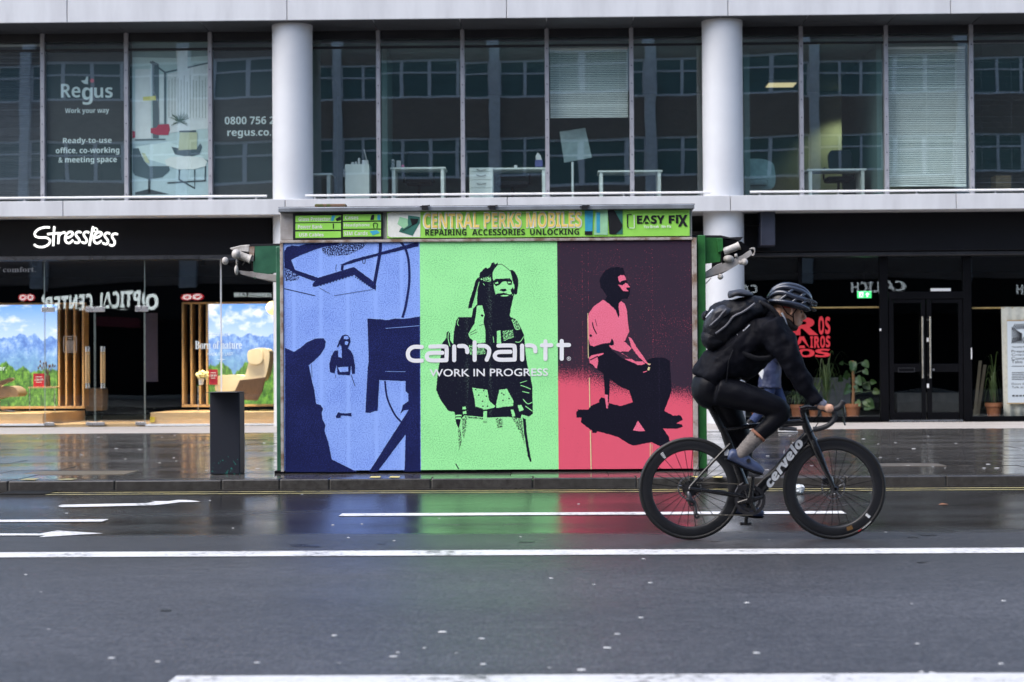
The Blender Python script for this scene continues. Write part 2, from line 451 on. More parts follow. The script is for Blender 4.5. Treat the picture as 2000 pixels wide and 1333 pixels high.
# drain grate in the gutter
k = MB(); a = G(22, 962).x; b = G(106, 962).x
for i in range(18):
    x = a + (b - a) * i / 17; k.box((x - .006, 17.3, 0.002), (x + .006, 17.72, 0.012))
for y in (17.3, 17.5, 17.72): k.box((a, y - .008, 0.0025), (b, y + .008, 0.0125))
setp(k.build('drain_grate', mat('cast_iron', (0.05, 0.05, 0.05, 1), None, 0.4, 0.6, 30)), 'small iron drain grate in the gutter by the kerb', 'drain')

# ------------------------------------------------------------------ kerb and pavement
def stone_mat(name, c1, c2, r0, r1, wet=True):
    m, nt, n, l, p = NT(name)
    g = n.new('ShaderNodeNewGeometry')
    mp = n.new('ShaderNodeMapping'); l.new(g.outputs['Position'], mp.inputs[0]); v = mp.outputs[0]
    mp2 = n.new('ShaderNodeMapping'); mp2.inputs['Scale'].default_value = (0.45, 1, 1); l.new(g.outputs['Position'], mp2.inputs[0])
    oi = n.new('ShaderNodeObjectInfo')
    med = noise(n, l, v, 14, 5, 0.65); big = noise(n, l, mp2.outputs[0], 0.8, 5, 0.62)
    c = ramp(n, l, med, [(0.3, c1), (0.72, c2)])
    c = mixc(n, l, math_(n, l, 'MULTIPLY', oi.outputs['Random'], 0.35), c, tuple(x * 0.55 for x in c2[:3]) + (1,))
    l.new(c, p.inputs['Base Color'])
    rr = ramp(n, l, big, [(0.36, r0), (0.50, (r0 + r1) * 0.5), (0.68, r1)])
    l.new(rr, p.inputs['Roughness'])
    h = math_(n, l, 'ADD', math_(n, l, 'MULTIPLY', noise(n, l, v, 90, 4, 0.7), 0.5), noise(n, l, v, 3.0, 3, 0.5))
    bump(n, l, p, h, 0.10, 0.006)
    return m
M['slab'] = stone_mat('wet_paving', (0.045, 0.043, 0.042, 1), (0.12, 0.115, 0.11, 1), 0.04, 0.24)
M['slab_dry'] = stone_mat('sheltered_paving', (0.34, 0.31, 0.29, 1), (0.45, 0.42, 0.39, 1), 0.5, 0.7)
M['kerb'] = stone_mat('wet_granite_kerb', (0.03, 0.028, 0.027, 1), (0.075, 0.072, 0.07, 1), 0.12, 0.35)
mb = MB(); mb.box((-40, YK + 0.01, -0.3), (40, 34.82, KH - 0.03))
pav = setp(mb.build('pavement', mat('bedding', (0.02, 0.02, 0.02, 1), None, 0.6), origin=Vector((0, 0, 0))), kind='structure')
mb = MB(); mb.box((-40, YK + 0.012, -0.2), (40, YK + 0.28, KH - 0.02))
kerb = setp(mb.build('kerb', M['kerb'], origin=Vector((0, 0, 0))), kind='structure')
jx = [-420, -230, -110, 81, 273, 467, 573, 664, 852, 1042, 1237, 1440, 1636, 1830, 2025, 2220, 2410]
for a, b in zip(jx, jx[1:]):
    xa = G(a, 945).x * 1.0 + .004; xb = G(b, 945).x - .004
    dz = random.uniform(-.003, .003); k = MB(); k.box((xa, YK + random.uniform(-.004, .004), -0.05), (xb, YK + 0.297, KH + dz))
    k.build('kerb_stone', M['kerb'], kerb, bevel=0.012, seg=2)
# channel strip at the foot of the kerb
k = MB(); k.box((-40, YK - 0.05, -0.05), (40, YK - 0.004, 0.005)); k.build('gutter_channel', mat('channel', (0.035, 0.033, 0.03, 1), None, 0.3, 0, 15, 0.2, 80), kerb)
for px in (44, 118): decal([(px - 8, 937.6), (px + 22, 937.6), (px + 34, 934.8), (px + 10, 934.8)], 'yellow_dash', M['yellow'], KH + 0.006)
M['yellow2'] = paint_mat('fresh_yellow', (0.62, 0.52, 0.16, 1), 0.36)
for px in (722, 760, 1345, 1390): decal([(px - 1, 933.2), (px + 20, 933.2), (px + 22, 930.4), (px + 3, 930.4)], 'yellow_dash', M['yellow2'], KH + 0.006)
for px in ():
    k = MB(); x0 = G(px, 932).x; k.quad((x0, YK - .006, .06), (x0 + .1, YK - .006, .06), (x0 + .1, YK - .006, KH - .012), (x0, YK - .006, KH - .012)); k.build('yellow_dash', M['yellow'], kerb)

SW, SD, GAP = 0.95, 0.74, 0.007
slabs = []
row = 0; Y = YK + 0.305
while Y + SD < 31.4:
    off = (row % 2) * SW / 2 + random.uniform(-.03, .03)
    for i in range(-16, 17):
        x = i * SW + off - 0.35
        lim = 0.36 * (Y + SD)
        slabs.append((abs(x + SW / 2 + 0.019 * Y) > 0.275 * (Y + SD) + SW / 2, Y, x))
    Y += SD; row += 1
Yd = Y
slabs.sort(key=lambda t: (t[0], t[1]))
var = []
for i in range(4):
    k = MB(); k.box((GAP / 2, GAP / 2, -0.05), (SW - GAP / 2, SD - GAP / 2, 0))
    var.append(k.mesh('paving_slab', M['slab'], Vector((0, 0, 0))))
rest = MB()
for i, (out, Y, x) in enumerate(slabs):
    tilt = (random.gauss(0, .0022), random.gauss(0, .0016)); dz = random.uniform(-.0015, .0015)
    if i < 292:
        o = link('paving_slab', var[i % 4], (x, Y, KH + dz), pav); o.rotation_euler = (tilt[0], tilt[1], 0)
    elif abs(x) < 14: rest.box((x + GAP / 2, Y + GAP / 2, 0.05), (x + SW - GAP / 2, Y + SD - GAP / 2, KH + dz))
setp(rest.build('paving_slabs', M['slab'], pav), kind='stuff')
rest = MB()
for i in range(-13, 14):
    for j in range(4):
        y = Yd + j * 0.87; y2 = min(y + 0.87, 34.815)
        rest.box((i * 1.3 + (j % 2) * .65, y + .003, 0.05), (i * 1.3 + 1.294 + (j % 2) * .65, y2 - .003, KH + random.uniform(-.001, .001)))
setp(rest.build('sheltered_paving', M['slab_dry'], pav), kind='stuff')
# metal chamber cover let into the slabs
k = MB(); a = G(40, 928, KH); b = G(240, 928, KH)
k.box((a.x, a.y - .05, KH - .02), (b.x, a.y + .62, KH + 0.003))
k.build('chamber_cover', mat('cover_infill', (0.16, 0.13, 0.09, 1), (0.10, 0.085, 0.06, 1), 0.35, 0, 20, 0.2, 80), pav)
k = MB(); a = G(1700, 911, KH); b = G(1850, 911, KH)
k.box((a.x, a.y - .05, KH - .02), (b.x, a.y + .5, KH + 0.003))
k.build('chamber_cover', mat('cover_infill_grey', (0.15, 0.13, 0.11, 1), None, 0.35, 0, 20, 0.2, 80), pav)
# gum and grit on the pavement
for i in range(46):
    px = random.choice([random.uniform(0, 540), random.uniform(1480, 2000)]); py = random.uniform(845, 925)
    c = G(px, py, KH); r = random.uniform(.012, .028)
    o = link('gum_spot', gme, c + Vector((0, 0, .002)), pav); o.scale = (r, r, r * .6)
# opposite pavement, behind the camera
k = MB(); k.box((-70, OPP, -0.2), (70, -2.8, KH)); k.build('pavement_opposite', M['slab_dry'], None); setp(bpy.data.objects['pavement_opposite'], kind='structure')

# ------------------------------------------------------------------ office building
YB, YC, YW, YS = 33.7, 34.2, 34.8, 34.85
XW = WX(85, YW, 220); BAY = 165 / F * YW
def bx(k): return XW + BAY * k
ZL0, ZL1 = WZ(412.6, YB, 1400), WZ(382.5, YB, 1400)
ZU0 = WZ(35.5, YB); ZWT = ZU0
bld = thing('office_building', (0, YW, KH), 'grey panelled office building with strip windows and round columns over two shops', 'building')
def strip(joints, z0, z1, name, py):
    xs = [WX(j, YB, py) for j in joints]
    for a, b in zip(xs, xs[1:]):
        k = MB(); k.box((a + .006, YB, z0), (b - .006, YB + 0.35, z1)); k.build(name, M['panel'], bld, bevel=0.006, seg=1)
strip([-728, -298, 131, 560.5, 989.5, 1422, 1857, 2290, 2720], ZU0, ZU0 + 0.95, 'facade_panel', 20)
strip([-742, -309, 123, 557, 991, 1427, 1868, 2300, 2730], ZL0, ZL1, 'facade_panel', 400)
# dark shadow gap cores behind the panels
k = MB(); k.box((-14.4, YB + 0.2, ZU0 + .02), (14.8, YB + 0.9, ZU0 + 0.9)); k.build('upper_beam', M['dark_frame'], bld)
k = MB(); k.box((-14.4, YB + 0.2, ZL0 + .02), (14.8, 35.0, ZL1 - .02)); k.build('lower_beam', M['panel'], bld)
# soffit of the band
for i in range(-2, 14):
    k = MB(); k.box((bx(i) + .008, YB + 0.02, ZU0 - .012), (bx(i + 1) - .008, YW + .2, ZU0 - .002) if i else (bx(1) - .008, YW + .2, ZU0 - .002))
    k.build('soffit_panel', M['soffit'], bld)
def column(px):
    x = WX(px, YC, 300); r = 0.368
    k = MB(); k.lathe([(r, KH), (r, ZL0 - .3), (r, 6.0), (r, ZU0 - .10), (r + .004, ZU0 - .09), (r + .004, ZU0 - .014)], (x, YC, 0), 'Z', 48)
    return k.build('column', M['column'], bld, smooth=40)
for px in (-268, 572, 1412, 2252): column(px)
# window bays
ZG0 = ZL1 - .03
winmats = {}
def window(i):
    a, b = bx(i), bx(i + 1)
    k = MB()
    k.box((a - .038, YW - .09, ZG0), (a + .038, YW + .06, ZWT - .015))          # mullion
    k.box((a + .04, YW - .03, ZG0), (b - .04, YW + .06, ZG0 + .05))              # sill
    w = k.build('window', M['frame'], bld, bevel=0.004, seg=1)
    z0, z1 = ZG0 + .05, ZWT - .34
    k = MB(); k.box((a + .04, YW - .03, ZWT - .17), (b - .04, YW + .06, ZWT - .016)); k.build('window_head', M['dark_frame'], w)
    k = MB(); k.box((a + .04, YW - .03, ZWT - .34), (b - .04, YW + .05, ZWT - .30)); k.build('transom', M['dark_frame'], w)
    k = MB(); nx, nz = 6, 8; vs = []
    rnd = random.Random(i + 40); bulge = rnd.uniform(-.004, .005); tw = rnd.uniform(-.004, .004)
    for q in range(nz + 1):
        for p in range(nx + 1):
            u, v = p / nx, q / nz
            vs.append((a + .04 + (b - a - .08) * u, YW + 4 * bulge * (u * (1 - u) + v * (1 - v)) * .8 + tw * (u - .5) * (v - .5), z0 + (z1 - z0) * v))
    k.add(vs, [(q * (nx + 1) + p, q * (nx + 1) + p + 1, (q + 1) * (nx + 1) + p + 1, (q + 1) * (nx + 1) + p) for q in range(nz) for p in range(nx)])
    k.build('pane', M['glass_up'], w, smooth=True)
    k = MB(); k.quad((a + .04, YW + .004, ZWT - .30), (b - .04, YW + .004, ZWT - .30), (b - .04, YW + .004, ZWT - .17), (a + .04, YW + .004, ZWT - .17))
    k.build('top_pane', M['glass_up'], w)
    k = MB()
    for q in range(9):
        k.cyl((a, YW - .094, 4.4 + q * .33), (a, YW - .088, 4.4 + q * .33), .011, 8)
    k.build('fixing_screw', M['dark_frame'], w)
    return w
WIN = {i: window(i) for i in range(-2, 14)}
# handrails along the ledge
def rail(p0, p1, posts):
    z = WZ(376, 33.8, 1400); y = 33.8
    k = MB(); k.cyl((WX(p0, y, 378), y, z), (WX(p1, y, 378), y, z), .021, 12)
    r = k.build('handrail', M['white'], bld, smooth=60)
    for p in posts:
        x = WX(p, y, 380); k = MB(); k.cyl((x, y, ZL1 - .01), (x, y, z), .012, 8); k.box((x - .03, y - .03, ZL1), (x + .03, y + .03, ZL1 + .012)); k.build('rail_bracket', M['steel'], r)
rail(-250, 521, [-105, 48, 200, 350, 500]); rail(596, 1388, [615, 766, 917, 1066, 1218, 1370]); rail(1465, 2240, [1484, 1637, 1790, 1944, 2100])
# the office room behind the strip windows
k = MB(); k.box((-14.4, 35.0, ZG0 - .06), (14.8, 41.4, ZG0 + .03)); k.build('office_floor', M['carpet'], bld)
k = MB(); k.box((-14.4, YW + .2, ZWT - .3), (14.8, 41.4, ZWT - .2)); k.build('office_ceiling', M['room'], bld)
k = MB(); k.box((-14.4, 41.2, ZG0), (14.8, 41.4, ZWT - .2)); k.build('office_back_wall', M['room'], bld)
k = MB()
for s in (-14.4, 14.6): k.box((s, YW + .1, ZG0), (s + .2, 41.2, ZWT - .2))
k.build('office_end_wall', M['room'], bld)
for px, d in ((752, 1.2), (1716, 4.2), (1458, 4.2), (606, 4.2)):
    k = MB(); x = WX(px, YW + .4, 220); k.box((x - .05, YW + .3, ZG0 + .03), (x + .05, YW + .3 + d, ZWT - .3)); k.build('partition_wall', M['room'], bld)
# storeys above, over the frame
k = MB()
for q in range(1):
    z = ZU0 + 0.95 + q * 3.9
    k.box((-14.4, YW, z), (14.8, YW + .3, z + 2.9))
k.build('upper_glazing', mat('dark_glazing', (0.02, 0.025, 0.03, 1), None, 0.08, 0, 1), bld)
k = MB()
for q in range(1):
    z = ZU0 + 0.95 + q * 3.9 + 2.9
    k.box((-14.4, YB, z), (14.8, YW + .2, z + 1.0))
k.build('upper_band', M['panel'], bld)
# side returns that close the block
k = MB()
for s in (-14.6, 14.8): k.box((s, YB, KH), (s + .2, 42, 12.3))
k.box((-14.6, 42, 0), (15, 42.3, 12.3)); k.box((-14.6, YB, 12.3), (15, 42.3, 12.5)); k.build('side_wall', M['panel'], bld)
# ------------------------------------------------------------------ left shop: furniture showroom
FY = 34.55
shop = thing('furniture_shopfront', (WX(185, YS), YS, KH), 'black fronted furniture shop with glowing white script sign and frameless glass doors', 'shopfront')
def pbox(mb, x0, y0, x1, y1, Y, Y2):
    """box whose front face covers the pixel box on plane Y, reaching back to Y2"""
    xm, ym = (x0 + x1) / 2, (y0 + y1) / 2
    return mb.box((W(x0, ym, Y).x, Y, W(xm, y1, Y).z), (W(x1, ym, Y).x, Y2, W(xm, y0, Y).z))
def part(name, m, parent, x0, y0, x1, y1, Y, Y2, **kw):
    k = MB(); pbox(k, x0, y0, x1, y1, Y, Y2); return k.build(name, m, parent, **kw)
zf0 = W(250, 499, FY).z; zg1 = W(250, 507, YS).z
XL = -13.8; XE = WX(531, FY)
k = MB(); k.box((XL, FY, zf0), (XE, 35.0, ZL0 + .015)); fas = k.build('fascia', M['fascia'], shop, bevel=.01)
k = MB(); k.box((XL, FY + .02, zf0 - .075), (XE, 35.0, zf0 - .004)); k.build('head_rail', mat('dark_steel', (0.12, 0.12, 0.13, 1), None, 0.3, 0.8), shop)
# script lettering, tubes of light
SG = lambda pts: [(40 + a / 9.524, 430 + b / 9.524) for a, b in pts]
strokes = [
    [(545,140),(450,138),(350,165),(285,215),(265,270),(300,315),(390,328),(480,330),(540,365),(550,400),(520,455),(450,495),(370,505),(300,490),(255,455)],
    [(630,120),(620,250),(612,380),(610,485)], [(500,265),(580,256),(660,250),(730,248)],
    [(716,250),(710,330),(702,445)], [(716,300),(745,260),(790,238),(832,230)],
    [(845,335),(920,315),(965,275),(965,235),(920,222),(860,260),(832,330),(845,405),(890,432),(935,415),(978,372)],
    [(1130,235),(1075,220),(1032,250),(1040,300),(1080,345),(1098,385),(1080,420),(1045,428),(1002,412)],
    [(1275,238),(1225,220),(1180,248),(1185,300),(1220,345),(1232,385),(1215,420),(1180,428),(1135,410)],
    [(1350,120),(1325,250),(1300,370),(1282,480)],
    [(1375,335),(1450,315),(1500,280),(1505,240),(1460,225),(1400,260),(1365,330),(1375,405),(1420,435),(1465,420),(1508,382)],
    [(1665,258),(1610,240),(1568,270),(1575,315),(1615,365),(1628,405),(1610,440),(1575,450),(1530,425)],
    [(1810,268),(1750,255),(1705,285),(1710,330),(1745,385),(1752,430),(1735,465),(1700,478),(1650,458)],
    [(1432,185),(1422,210),(1398,220),(1374,210),(1364,185),(1374,160),(1398,150),(1422,160),(1432,186)],
]
k = MB()
for i, st in enumerate(strokes):
    P = [W(a, b, FY - .03) for a, b in SG(st)]
    if len(P) > 2: P = cr(P, 5)
    k.tube(P, .0185 if i < 12 else .008, 8, squash=(Vector((0, 1, 0)), .7))
k.build('sign_lettering', M['lit_white'], fas, smooth=True)

def pane(px0, px1, y0, y1, Y=YS, name='glass_pane', m='glass_shop', parent=None, seed=0, edge=True):
    rnd = random.Random(seed + int(px0)); nx, nz = 6, 6
    x0, x1 = W(px0, 650, Y).x + .004, W(px1, 650, Y).x - .004; xm = (px0 + px1) / 2
    z0, z1 = W(xm, y1, Y).z, W(xm, y0, Y).z
    b = rnd.uniform(-.004, .004); tw = rnd.uniform(-.005, .005)
    k = MB(); vs = [(x0 + (x1 - x0) * p / nx, Y + 4 * b * (p / nx * (1 - p / nx)) + tw * (p / nx - .5) * (q / nz - .5), z0 + (z1 - z0) * q / nz) for q in range(nz + 1) for p in range(nx + 1)]
    k.add(vs, [(q * (nx + 1) + p, q * (nx + 1) + p + 1, (q + 1) * (nx + 1) + p + 1, (q + 1) * (nx + 1) + p) for q in range(nz) for p in range(nx)])
    o = k.build(name, M[m], parent, smooth=True)
    if edge:
        k = MB(); 
        for x in (x0, x1): k.box((x - .003, Y - .006, z0), (x + .003, Y + .006, z1))
        k.build('glass_edge', M['edge'], o)
    return o
M['edge'] = mat('glass_edge', (0.30, 0.36, 0.34, 1), None, 0.3)
bot = 829.5
pane(-330, 87, 505, bot, parent=shop); pane(87, 283, 505, 603, parent=shop); pane(283, 432, 505, bot, parent=shop); pane(432, 541, 505, bot, parent=shop)
part('glass_post', M['white'], shop, 430.5, 505, 433, 832, YS - .01, YS + .02)
doors = []
for a, b, hs in ((88, 184.5, (168.5, 173.5)), (186, 282, (198.5, 203.5))):
    d = pane(a, b, 604.5, bot - 1, name='glass_door', parent=shop, seed=5); doors.append(d)
    for hx, dy in zip(hs, (-.09, .09)):
        x = WX(hx, YS + dy, 718); z0, z1 = W(hx, 759, YS + dy).z, W(hx, 677, YS + dy).z
        k = MB(); k.cyl((x, YS + dy, z0), (x, YS + dy, z1), .018, 12)
        for zz in (z0 + .14, z1 - .14): k.cyl((x, YS + dy, zz), (x, YS, zz), .008, 8)
        h = k.build('door_handle', M['steel'], d, smooth=40)
        k = MB(); k.cyl((x, YS + dy, z0 + .1), (x, YS + dy, z1 - .1), .0215, 12); k.build('wood_grip', M['wood'], h, smooth=40)
for x0, x1, y0, y1 in ((81, 106, 600, 610), (167, 204, 599.5, 609.5), (264, 289, 598, 609), (87, 106, 825.5, 832), (167, 204, 825, 831.5), (264, 285, 824.5, 831)):
    part('patch_fitting', M['steel'], shop, x0, y0, x1, y1, YS - .02, YS + .02, bevel=.004)
part('threshold', M['white'], shop, -330, 829, 86, 833, YS - .03, YS + .05); part('threshold', M['white'], shop, 284, 828, 541, 832, YS - .03, YS + .05)
# window lettering
def lett(parent, s, rect, Y, m, name='window_lettering', **kw):
    k = MB(); text(k, s, rect, Y, **kw); return k.build(name, m, parent)
lett(shop, RB('years of comfort.'), (-62, 522, 70, 535), YS - .008, mat('grey_vinyl', (0.3, 0.3, 0.31, 1), None, .5))
lett(shop, RB('Born of nature'), (381, 666, 472, 682), YS - .008, M['vinyl_white'])
lett(shop, 'SINCE 2024', (407, 651, 448, 657), YS - .008, M['vinyl_white']); lett(shop, 'MADE TO LAST', (405, 689, 455, 695), YS - .008, M['vinyl_white'])
k = MB(); pbox(k, 424, 702, 440, 703, YS - .009, YS - .006); k.build('lettering_rule', M['vinyl_white'], shop)
lett(shop, SB('atelier.'), (-28, 715, 12, 724), YS - .008, M['vinyl_white'])
k = MB()
for a in ((124, 657, 149.5, 658), (124, 688, 149.5, 689), (124, 657, 125, 689), (148.5, 657, 149.5, 689)): pbox(k, *a, YS - .009, YS - .006)
for i in range(8): pbox(k, 128, 666 + i * 2.7, 146, 667 + i * 2.7, YS - .009, YS - .006)
pbox(k, 133, 661, 141, 662.5, YS - .009, YS - .006)
k.build('opening_hours', mat('hours_vinyl', (0.35, 0.3, 0.26, 1), None, .5), shop)
# shell of the showroom
k = MB(); k.box((XL, YS + .05, KH - .05), (XE + 3, 43, KH + .03)); k.build('shop_floor', M['woodh'], shop)
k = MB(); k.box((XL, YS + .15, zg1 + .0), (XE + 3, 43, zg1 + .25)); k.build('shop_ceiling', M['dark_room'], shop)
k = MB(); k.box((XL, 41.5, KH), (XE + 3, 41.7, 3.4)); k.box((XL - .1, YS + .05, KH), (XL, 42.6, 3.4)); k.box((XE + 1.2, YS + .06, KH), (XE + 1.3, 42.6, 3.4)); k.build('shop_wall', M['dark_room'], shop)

# glowing mountain displays
def mountain_mat(name, seed):
    m, nt, n, l, p = NT(name)
    t = n.new('ShaderNodeTexCoord'); mp = n.new('ShaderNodeMapping'); l.new(t.outputs['Generated'], mp.inputs[0]); mp.inputs['Location'].default_value = (seed, 0, 0)
    v = mp.outputs[0]; s = sepxyz(n, l, t.outputs['Generated']); z = s[2]
    sx = n.new('ShaderNodeMapping'); sx.inputs['Scale'].default_value = (1, 0, 0); l.new(v, sx.inputs[0]); vx = sx.outputs[0]
    skyc = ramp(n, l, z, [(0.55, S(214, 228, 250)), (1.0, S(112, 164, 238))])
    sq = n.new('ShaderNodeMapping'); sq.inputs['Scale'].default_value = (1.6, 1, 3.2); l.new(v, sq.inputs[0])
    cl = noise(n, l, sq.outputs[0], 1.6, 7, 0.6)
    skyc = mixc(n, l, ramp(n, l, cl, [(0.5, 0.0), (0.62, 1.0)]), skyc, S(248, 248, 252))
    def mask(h0, amp, sc, soft, det=6):
        hh = math_(n, l, 'ADD', math_(n, l, 'MULTIPLY', noise(n, l, vx, sc, det, 0.55), amp), h0 - amp / 2)
        d = math_(n, l, 'SUBTRACT', hh, z)
        return ramp(n, l, d, [(0.0, 0.0), (soft, 1.0)]), d
    m1, d1 = mask(0.68, 0.46, 3.4, .004, 9)
    rock = noise(n, l, v, 9, 9, 0.82)
    mcol = ramp(n, l, rock, [(0.36, S(72, 104, 178)), (0.50, S(122, 160, 222)), (0.60, S(176, 202, 240)), (0.7, S(235, 240, 250))])
    mcol2 = ramp(n, l, rock, [(0.36, S(84, 126, 182)), (0.6, S(132, 180, 210)), (0.75, S(168, 208, 206))])
    mcol = mixc(n, l, ramp(n, l, d1, [(0.1, 0.0), (0.28, 1.0)]), mcol, mcol2)
    c = mixc(n, l, m1, skyc, mcol)
    m2, d2 = mask(0.37, 0.62, 3.0, .015, 12)
    sv = n.new('ShaderNodeMapping'); sv.inputs['Scale'].default_value = (1, 1, .55); l.new(v, sv.inputs[0])
    lf = noise(n, l, sv.outputs[0], 24, 9, 0.85)
    fcol = ramp(n, l, lf, [(0.36, S(18, 48, 18)), (0.47, S(52, 104, 36)), (0.57, S(120, 172, 62)), (0.66, S(186, 214, 104)), (0.75, S(236, 240, 170))])
    c = mixc(n, l, m2, c, fcol)
    l.new(c, p.inputs['Emission Color']); p.inputs['Emission Strength'].default_value = 0.66
    p.inputs['Base Color'].default_value = (0.02, 0.02, 0.02, 1); p.inputs['Roughness'].default_value = .5
    return m
YM = 36.7
def display(x0, y0, x1, y1, posts, seed, label, bay):
    t = thing('lit_display', (WX((x0 + x1) / 2, YM), YM, KH), label, 'display')
    part('backlit_picture', mountain_mat('mountain_picture', seed), t, x0, y0, x1, y1, YM, YM + .04)
    part('frame', M['wood'], t, min(x0, posts[0]) - 2, y0 - 4, max(x1, posts[-1]) + 4, y0 - .3, YM - .08, YM + .05, bevel=.004)
    part('frame', M['wood'], t, min(x0, posts[0]) - 2, y1 + .3, max(x1, posts[-1]) + 4, y1 + 5, YM - .08, YM + .05, bevel=.004)
    for q in posts: part('slat', M['wood'], t, q - 1.8, y0 - .2, q + 1.8, y1 + .2, YM - .1, YM + .3, bevel=.004)
    k = MB(); pbox(k, bay[0], y0, bay[1], y1, YM + .32, YM + .36); k.build('back_board', M['dark_room'], t)
    return t
display(-80, 596, 111, 794, (115, 129, 145, 162), 3.3, 'glowing mountain picture beside wood slats, behind the spread reclining chair and red card', (112, 165))
display(406, 594, 545, 790, (357, 373.5, 390, 404), 8.7, 'glowing mountain picture with wood slats behind the cream swivel recliner', (355, 406))
def platform(front, back, zt, label):
    k = MB(); y0, y1 = YS + .12, 36.95
    pts = [(WX(front[0], y0), y0, KH + .03), (WX(front[1], y0), y0, KH + .03), (WX(back[1], y1), y1, KH + .03), (WX(back[0], y1), y1, KH + .03)]
    k.prism(pts, (0, 0, zt - KH - .03))
    return setp(k.build('display_platform', M['woodh'], bevel=.005), label, 'platform')
zt = W(200, 807, YS).z
platform((-120, 83), (-110, 165), zt, 'low oak display platform with an angled end, left of the glass doors')
platform((293, 560), (350, 560), zt, 'low oak display platform right of the glass doors, under the cream recliner')
# cream recliner in profile
leather = mat('cream_leather', (0.74, 0.62, 0.42, 1), (0.66, 0.55, 0.36, 1), 0.45, 0, 4, .1, 30)
def profile(mb, pts, Y, Y2, sm=0):
    P = [(p.x, p.y) for p in cr([(a, b, 0) for a, b in pts], sm, True)] if sm else pts
    return mb.prism([W(a, b, Y) for a, b in P], (0, Y2 - Y, 0))
rc = thing('recliner', (WX(478, 35.9), 35.9, zt), 'cream leather swivel recliner with a walnut shell in the window right of the doors', 'armchair')
ya, yb = 35.55, 36.25
k = MB(); profile(k, [(487,702),(494,684),(510,680),(524,684),(526,703),(519,735),(508,746),(480,748),(466,744),(478,735)], ya + .06, yb - .06, 4); k.build('backrest', leather, rc, bevel=.03, smooth=50)
k = MB(); profile(k, [(484,688),(497,682),(510,684),(513,703),(504,712),(486,709)], ya + .03, yb - .03, 4); k.build('head_cushion', leather, rc, bevel=.03, smooth=50)
k = MB(); profile(k, [(425,736),(440,733),(470,733),(486,742),(482,756),(455,764),(424,766),(420,750)], ya + .08, yb - .08, 4); k.build('seat', leather, rc, bevel=.03, smooth=50)
for y in (ya, yb - .06):
    k = MB(); profile(k, [(468,743),(519,737),(512,765),(502,783),(480,782),(455,772)], y, y + .06); k.build('side_shell', M['walnut'], rc, bevel=.008)
k = MB()
c0 = W(470, 772, 35.9)
k.cyl(c0, (c0.x, c0.y, zt + .05), .028, 12)
for a in range(5):
    th = a * 2 * math.pi / 5 + .3; k.tube([(c0.x, c0.y, zt + .05), (c0.x + .36 * math.cos(th), c0.y + .3 * math.sin(th), zt + .015)], [.022, .012], 8)
k.build('star_base', M['black'], rc, smooth=40)
# chair cut by the picture edge, left
rl = thing('recliner', (WX(5, 35.9), 35.9, zt), 'taupe recliner with an armrest at the far left edge before the mountain picture', 'armchair')
taupe = mat('taupe_leather', (0.26, 0.18, 0.11, 1), None, .5)
k = MB(); profile(k, [(-40,748),(-10,755),(22,755),(35,765),(32,775),(5,776),(-20,782),(-45,770)], 35.6, 36.2, 4); k.build('seat', taupe, rl, bevel=.03, smooth=50)
k = MB(); profile(k, [(-12,750),(8,742),(22,738),(25,743),(10,750),(-10,757)], 35.55, 35.65, 4); k.build('armrest', M['walnut'], rl, bevel=.01)
k = MB(); c0 = W(-2, 775, 35.9); k.cyl(c0, (c0.x, c0.y, zt + .05), .03, 12)
for a in range(5):
    th = a * 2 * math.pi / 5; k.tube([(c0.x, c0.y, zt + .05), (c0.x + .3 * math.cos(th), c0.y + .3 * math.sin(th), zt + .015)], [.02, .012], 8)
k.build('star_base', M['chrome'], rl, smooth=40)
k = MB(); profile(k, [(-60,690),(-40,685),(-30,700),(-25,748),(-50,752),(-65,720)], 35.65, 36.15, 4); k.build('backrest', taupe, rl, bevel=.03, smooth=50)
# side tables, cards, flowers
def side_table(px0, px1, py, label):
    t = thing('side_table', (WX((px0 + px1) / 2, 35.5), 35.5, zt), label, 'table')
    part('table_top', M['glass_shop'] if px0 > 300 else M['woodh'], t, px0, py, px1, py + 2.5, 35.35, 35.75)
    z = W(px0, py + 2.5, 35.4).z
    for a in (px0 + 3, px1 - 3):
        for y in (35.4, 35.7):
            k = MB(); x = WX(a, y, 770); k.cyl((x, y, zt), (x, y, z), .006, 8); k.build('leg', M['steel'], t)
    return t
side_table(55, 110, 756, 'thin wooden shelf table with red card and vase, left display'); side_table(384, 428, 752, 'clear glass side table with flowers and red card')
card = mat('red_card', S(176, 30, 50), S(160, 25, 45), .5)
for x0, x1, y0, y1, lab in ((65, 87, 730, 756, 'red price card standing on the wooden shelf table'), (408, 425, 722, 752, 'red price card standing on the glass side table by the recliner')):
    c = setp(part('price_card', card, None, x0, y0, x1, y1, 35.5, 35.52), lab, 'sign')
    k = MB(); w = x1 - x0
    text(k, SB('£150 OFF'), (x0 + w * .12, y0 + 10, x1 - w * .12, y0 + 14), 35.496); pbox(k, x0 + w * .2, y0 + 6, x1 - w * .2, y0 + 7, 35.495, 35.498); pbox(k, x0 + w * .25, y0 + 16.5, x1 - w * .25, y0 + 17.5, 35.495, 35.498)
    k.build('card_print', M['vinyl_white'], c)
fl = thing('flower_pot', W(393, 752, 35.55), 'small pot of cream flowers on the glass side table', 'flowers')
k = MB(); c0 = W(393, 752, 35.55); k.lathe([(.045, 0), (.055, .12), (.05, .12)], c0, 'Z', 16); k.build('pot', M['white'], fl, smooth=40)
k = MB(); rnd = random.Random(3)
for i in range(60):
    a = rnd.uniform(0, 6.28); r = .13 * math.sqrt(rnd.random()); h = .28 - r * .5 + rnd.uniform(-.06, .06)
    k.ball(c0 + Vector((.03 + r * math.cos(a), r * math.sin(a), h - .05)), rnd.uniform(.018, .03), 6, 4)
